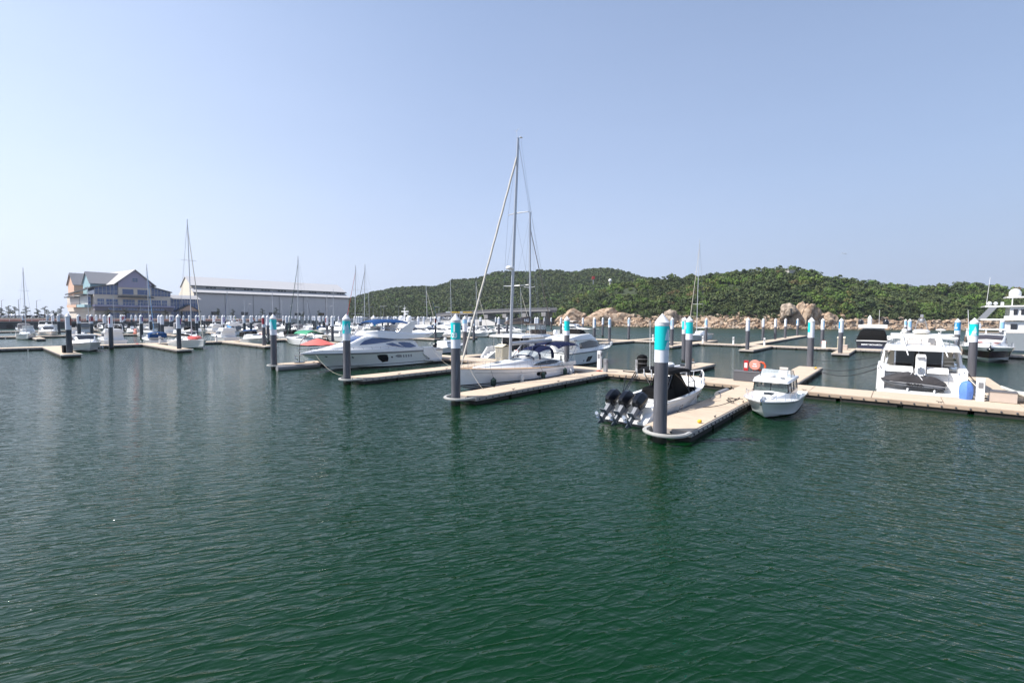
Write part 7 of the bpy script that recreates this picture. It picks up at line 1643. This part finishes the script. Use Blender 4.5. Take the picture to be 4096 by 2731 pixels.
# blue barrel bags, boards, ropes by the cream yacht
e = thing('blue_cover_bag', 'blue tarpaulin covered bundle between cream yacht and white pedestal', 'covered bundle', on(40.95,3.35), HU)
MB().loft([[(r*math.cos(a)*(1+.12*math.sin(2*a+z*2)), r*math.sin(a)*.8*(1+.1*math.cos(3*a)), z) for a in [2*math.pi*k/12 for k in range(12)]] for r,z in ((.36,0),(.42,.4),(.40,.8),(.28,1.05),(.08,1.15))]).build('cover', mat('blue_tarp_pale',(.10,.22,.60),.6,var=.2), e)
for i,(dx,rr2,l) in enumerate(((0,.0,'pale board leaning over the taupe box, nearest of three'),(.28,.08,'pale board leaning over the taupe box, middle of three'),(.55,-.05,'pale board lying behind the taupe box, farthest of three'))):
    e = MB().box((0,0,0),(2.3,.34,.07)).build('foam_board', mat('board_%d' % i,(.62,.60,.52),.7,var=.08)); e.location = on(41.0+dx, 6.0, .95); e.rotation_euler = (R(10),R(22),HV+rr2); tag(e, l, 'board')
e = thing('white_sail_bag', 'crumpled white sheet behind the leaning boards', 'sheet', on(41.8,6.6), HV); MB().loft([[(-1+.4*i, .35*math.cos(a)*(1+.2*math.sin(i*2+a)), .3+.3*math.sin(a)*(1+.2*math.cos(i))) for a in [2*math.pi*k/10 for k in range(10)]] for i in range(6)]).build('sheet', white_m, e)
ropet = mat('tan_rope', (.34,.31,.26), .9, var=.2, vs=20)
def rope(label, pts, m=ropew, r=.018): o = MB().tube(pts, r, 5).build('mooring_line', m); return tag(o, label, 'rope')
def W3(a,b,z): x,y = G(a,b); return Vector((x,y,z))
rope('pale mooring line from the sailing yacht bow to the pontoon', sag(W3(24.1,-24.3,1.75), W3(23.2,-22.1,.55), .12), ropet, .014)
rope('slack mooring line from the flybridge bow to the near pontoon', sag(W3(22.6,-44.6,1.8), W3(20.6,-35.4,.55), .55, 14), ropet, .014)
rope('stern line of the flybridge yacht to the pontoon cleat', sag(W3(36.2,-42.8,1.9), W3(32.0,-35.0,.55), .4), ropet, .014)
rope('light line curling from the outboard boat side to the pontoon', sag(W3(28.2,-9.5,1.25), W3(29.6,-8.2,.55), .25), ropet, .012)
rope('dark line from the pilothouse bow to the pontoon cleat', sag(W3(28.2,-6.8,1.0), W3(29.6,-7.9,.6), .1), ropeb, .02)
rope('second dark line from the pilothouse bow crossing the pontoon', sag(W3(28.6,-6.9,1.0), W3(26.6,-8.3,.55), .15), ropeb, .02)
rope('long dark line from the cream yacht to the pile behind, lowest of three', sag(W3(43.2,-1.1,2.0), W3(55.5,-6.6,.55), .7, 16), ropeb, .03)
rope('long dark line from the cream yacht to the far pontoon, middle of three', sag(W3(44.2,-1.2,2.2), W3(57.0,-6.8,.6), .5, 16), ropeb, .025)
rope('long taut dark line from the cream yacht to the pile, highest of three', sag(W3(46.5,-1.3,2.6), W3(57.6,-7.0,1.3), .3, 16), ropeb, .02)
rope('dark line from the cream yacht quarter to the right pontoon', sag(W3(44,3.6,2.0), W3(52,5.2,.6), .3), ropeb, .03)
rope('pale thick line from the cream yacht quarter down to the rope heap', sag(W3(43.4,3.4,1.9), W3(41.1,4.5,.6), .05), ropew, .03)
rope('dark hose winding over the deck behind the white pedestal', [W3(41.2+.5*math.sin(i*.9)+i*.12, 4.4+.5*math.cos(i*.7), .53) for i in range(22)], ropeb, .03)
rope('loose dark rope coiled on the nearest pontoon', [W3(30.2+.9*math.sin(i*.55), -7.9+.35*math.cos(i*.8)+.02*i, .53) for i in range(16)], ropeb, .018)
e = thing('rope_heap', 'heap of pale rope at the corner behind the white pedestal', 'rope', on(41.1,4.5)); b = MB()
for i in range(5): ring_tube(b, (.04*i,.05*math.sin(i),.04+.05*i), .20-.02*i, .03, 'z', 12)
b.build('coil', ropew, e)
o = MB().ball((0,0,.09),.09,(1.3,1,1)).build('yellow_float', yellow); o.location = on(22.6,-7.2); tag(o, 'small yellow float on the edge of the nearest pontoon', 'float')
o = MB().ball((0,0,.09),.09,(1.3,1,1)).build('yellow_float', yellow); o.location = on(55.5,-6.4); tag(o, 'small yellow float on the pontoon behind the pilothouse boat', 'float')
for a,b_,l in ((38.6,-21.6,'red line coil beside the short grey pedestal'),(19.8,-102.5,'red cloth lying on the first left walkway'),(27.4,-100.8,'red cloth at the corner left of the red bag yacht')):
    o = MB().loft([[(.35*math.cos(t)*s_,.2*math.sin(t)*s_,.12*(1-s_)) for t in [2*math.pi*k/10 for k in range(10)]] for s_ in (1,.6,.1)]).build('red_cloth', redc); o.location = on(a,b_); tag(o, l, 'cloth')
cl = MB(); cleat(cl,0,0,0); c0 = cl.build('dock_cleat', blackp); tag(c0,'black mooring cleat on the edge of a front pontoon','cleat','mooring cleats on the front pontoons'); first_c = True
for bb in (-8.95,-7.05,-22.2,-20.4,-35.2,-33.4,-50.4,-48.6):
    for aa in (24.5,30.0,35.2):
        o = c0 if first_c else c0.copy()
        if not first_c: COL.objects.link(o)
        first_c = False; o.location = on(aa,bb,.5); o.rotation_euler.z = HU
for bb in (-15,-5,2,9):
    o = c0.copy(); COL.objects.link(o); o.location = on(37.9,bb,.5); o.rotation_euler.z = HV
# pontoon bumper rolls between boats and pontoons
for a,b_,L_,l in ((25.5,-9.45,4.2,'grey roll fender between the outboard boat and the nearest pontoon'),(34.2,-9.4,2.2,'light grey roll fender at the root of the nearest pontoon')):
    o = MB().tube([(-L_/2,0,0),(L_/2,0,0)],.22,12).build('roll_fender', greyr); o.location = on(a,b_,.32); o.rotation_euler.z = HU; tag(o,l,'fender')
e = thing('float_row', 'row of dark plastic floats along the pontoon left of the catamaran', 'floats', on(41.3,-41.6,.2), HU); b = MB()
for i in range(9): b.loft([[(1.5*i+.1+.0,y_,z_) for y_,z_ in ((-.3,-.25),(.3,-.25),(.36,0),(.3,.28),(-.3,.28),(-.36,0))],[(1.5*i+1.3,y_,z_) for y_,z_ in ((-.3,-.25),(.3,-.25),(.36,0),(.3,.28),(-.3,.28),(-.36,0))]])
b.build('float', mat('indigo_float',(.035,.033,.05),.5,var=.1), e)['kind'] = 'stuff'
e = thing('inflatable_dinghy', 'upturned white dinghy on the walkway behind the parasol', 'dinghy', on(38.6,-58.5,.75), HV); MB().loft([[(x_,y_*w_,z_*w_) for y_,z_ in ((-.8,0),(-.6,.3),(0,.45),(.6,.3),(.8,0))] for x_,w_ in ((-1.9,.3),(-1.5,.85),(0,1),(1.2,.9),(1.9,.4))]).build('hull', mat('dinghy_grey',(.5,.5,.5),.5,var=.05), e)
for a,b_,l in ((31.5,-48.8,'green bucket'),): pass

# ================================================================== air
hb = MB().bx(-9500, 9500, -70, 9500, -3.2, 420).build('haze', bpy.data.materials.new('haze_air'), smooth=0)
hm_ = hb.data.materials[0]; hm_.use_nodes = True; n_ = hm_.node_tree; n_.nodes.clear(); ov = n_.nodes.new('ShaderNodeOutputMaterial'); pv = n_.nodes.new('ShaderNodeVolumePrincipled')
pv.inputs['Density'].default_value = .00012; pv.inputs['Color'].default_value = (.80,.88,1,1); pv.inputs['Anisotropy'].default_value = .2
n_.links.new(pv.outputs[0], ov.inputs['Volume']); tag(hb, 'thin pale sea haze', None, kind='stuff')
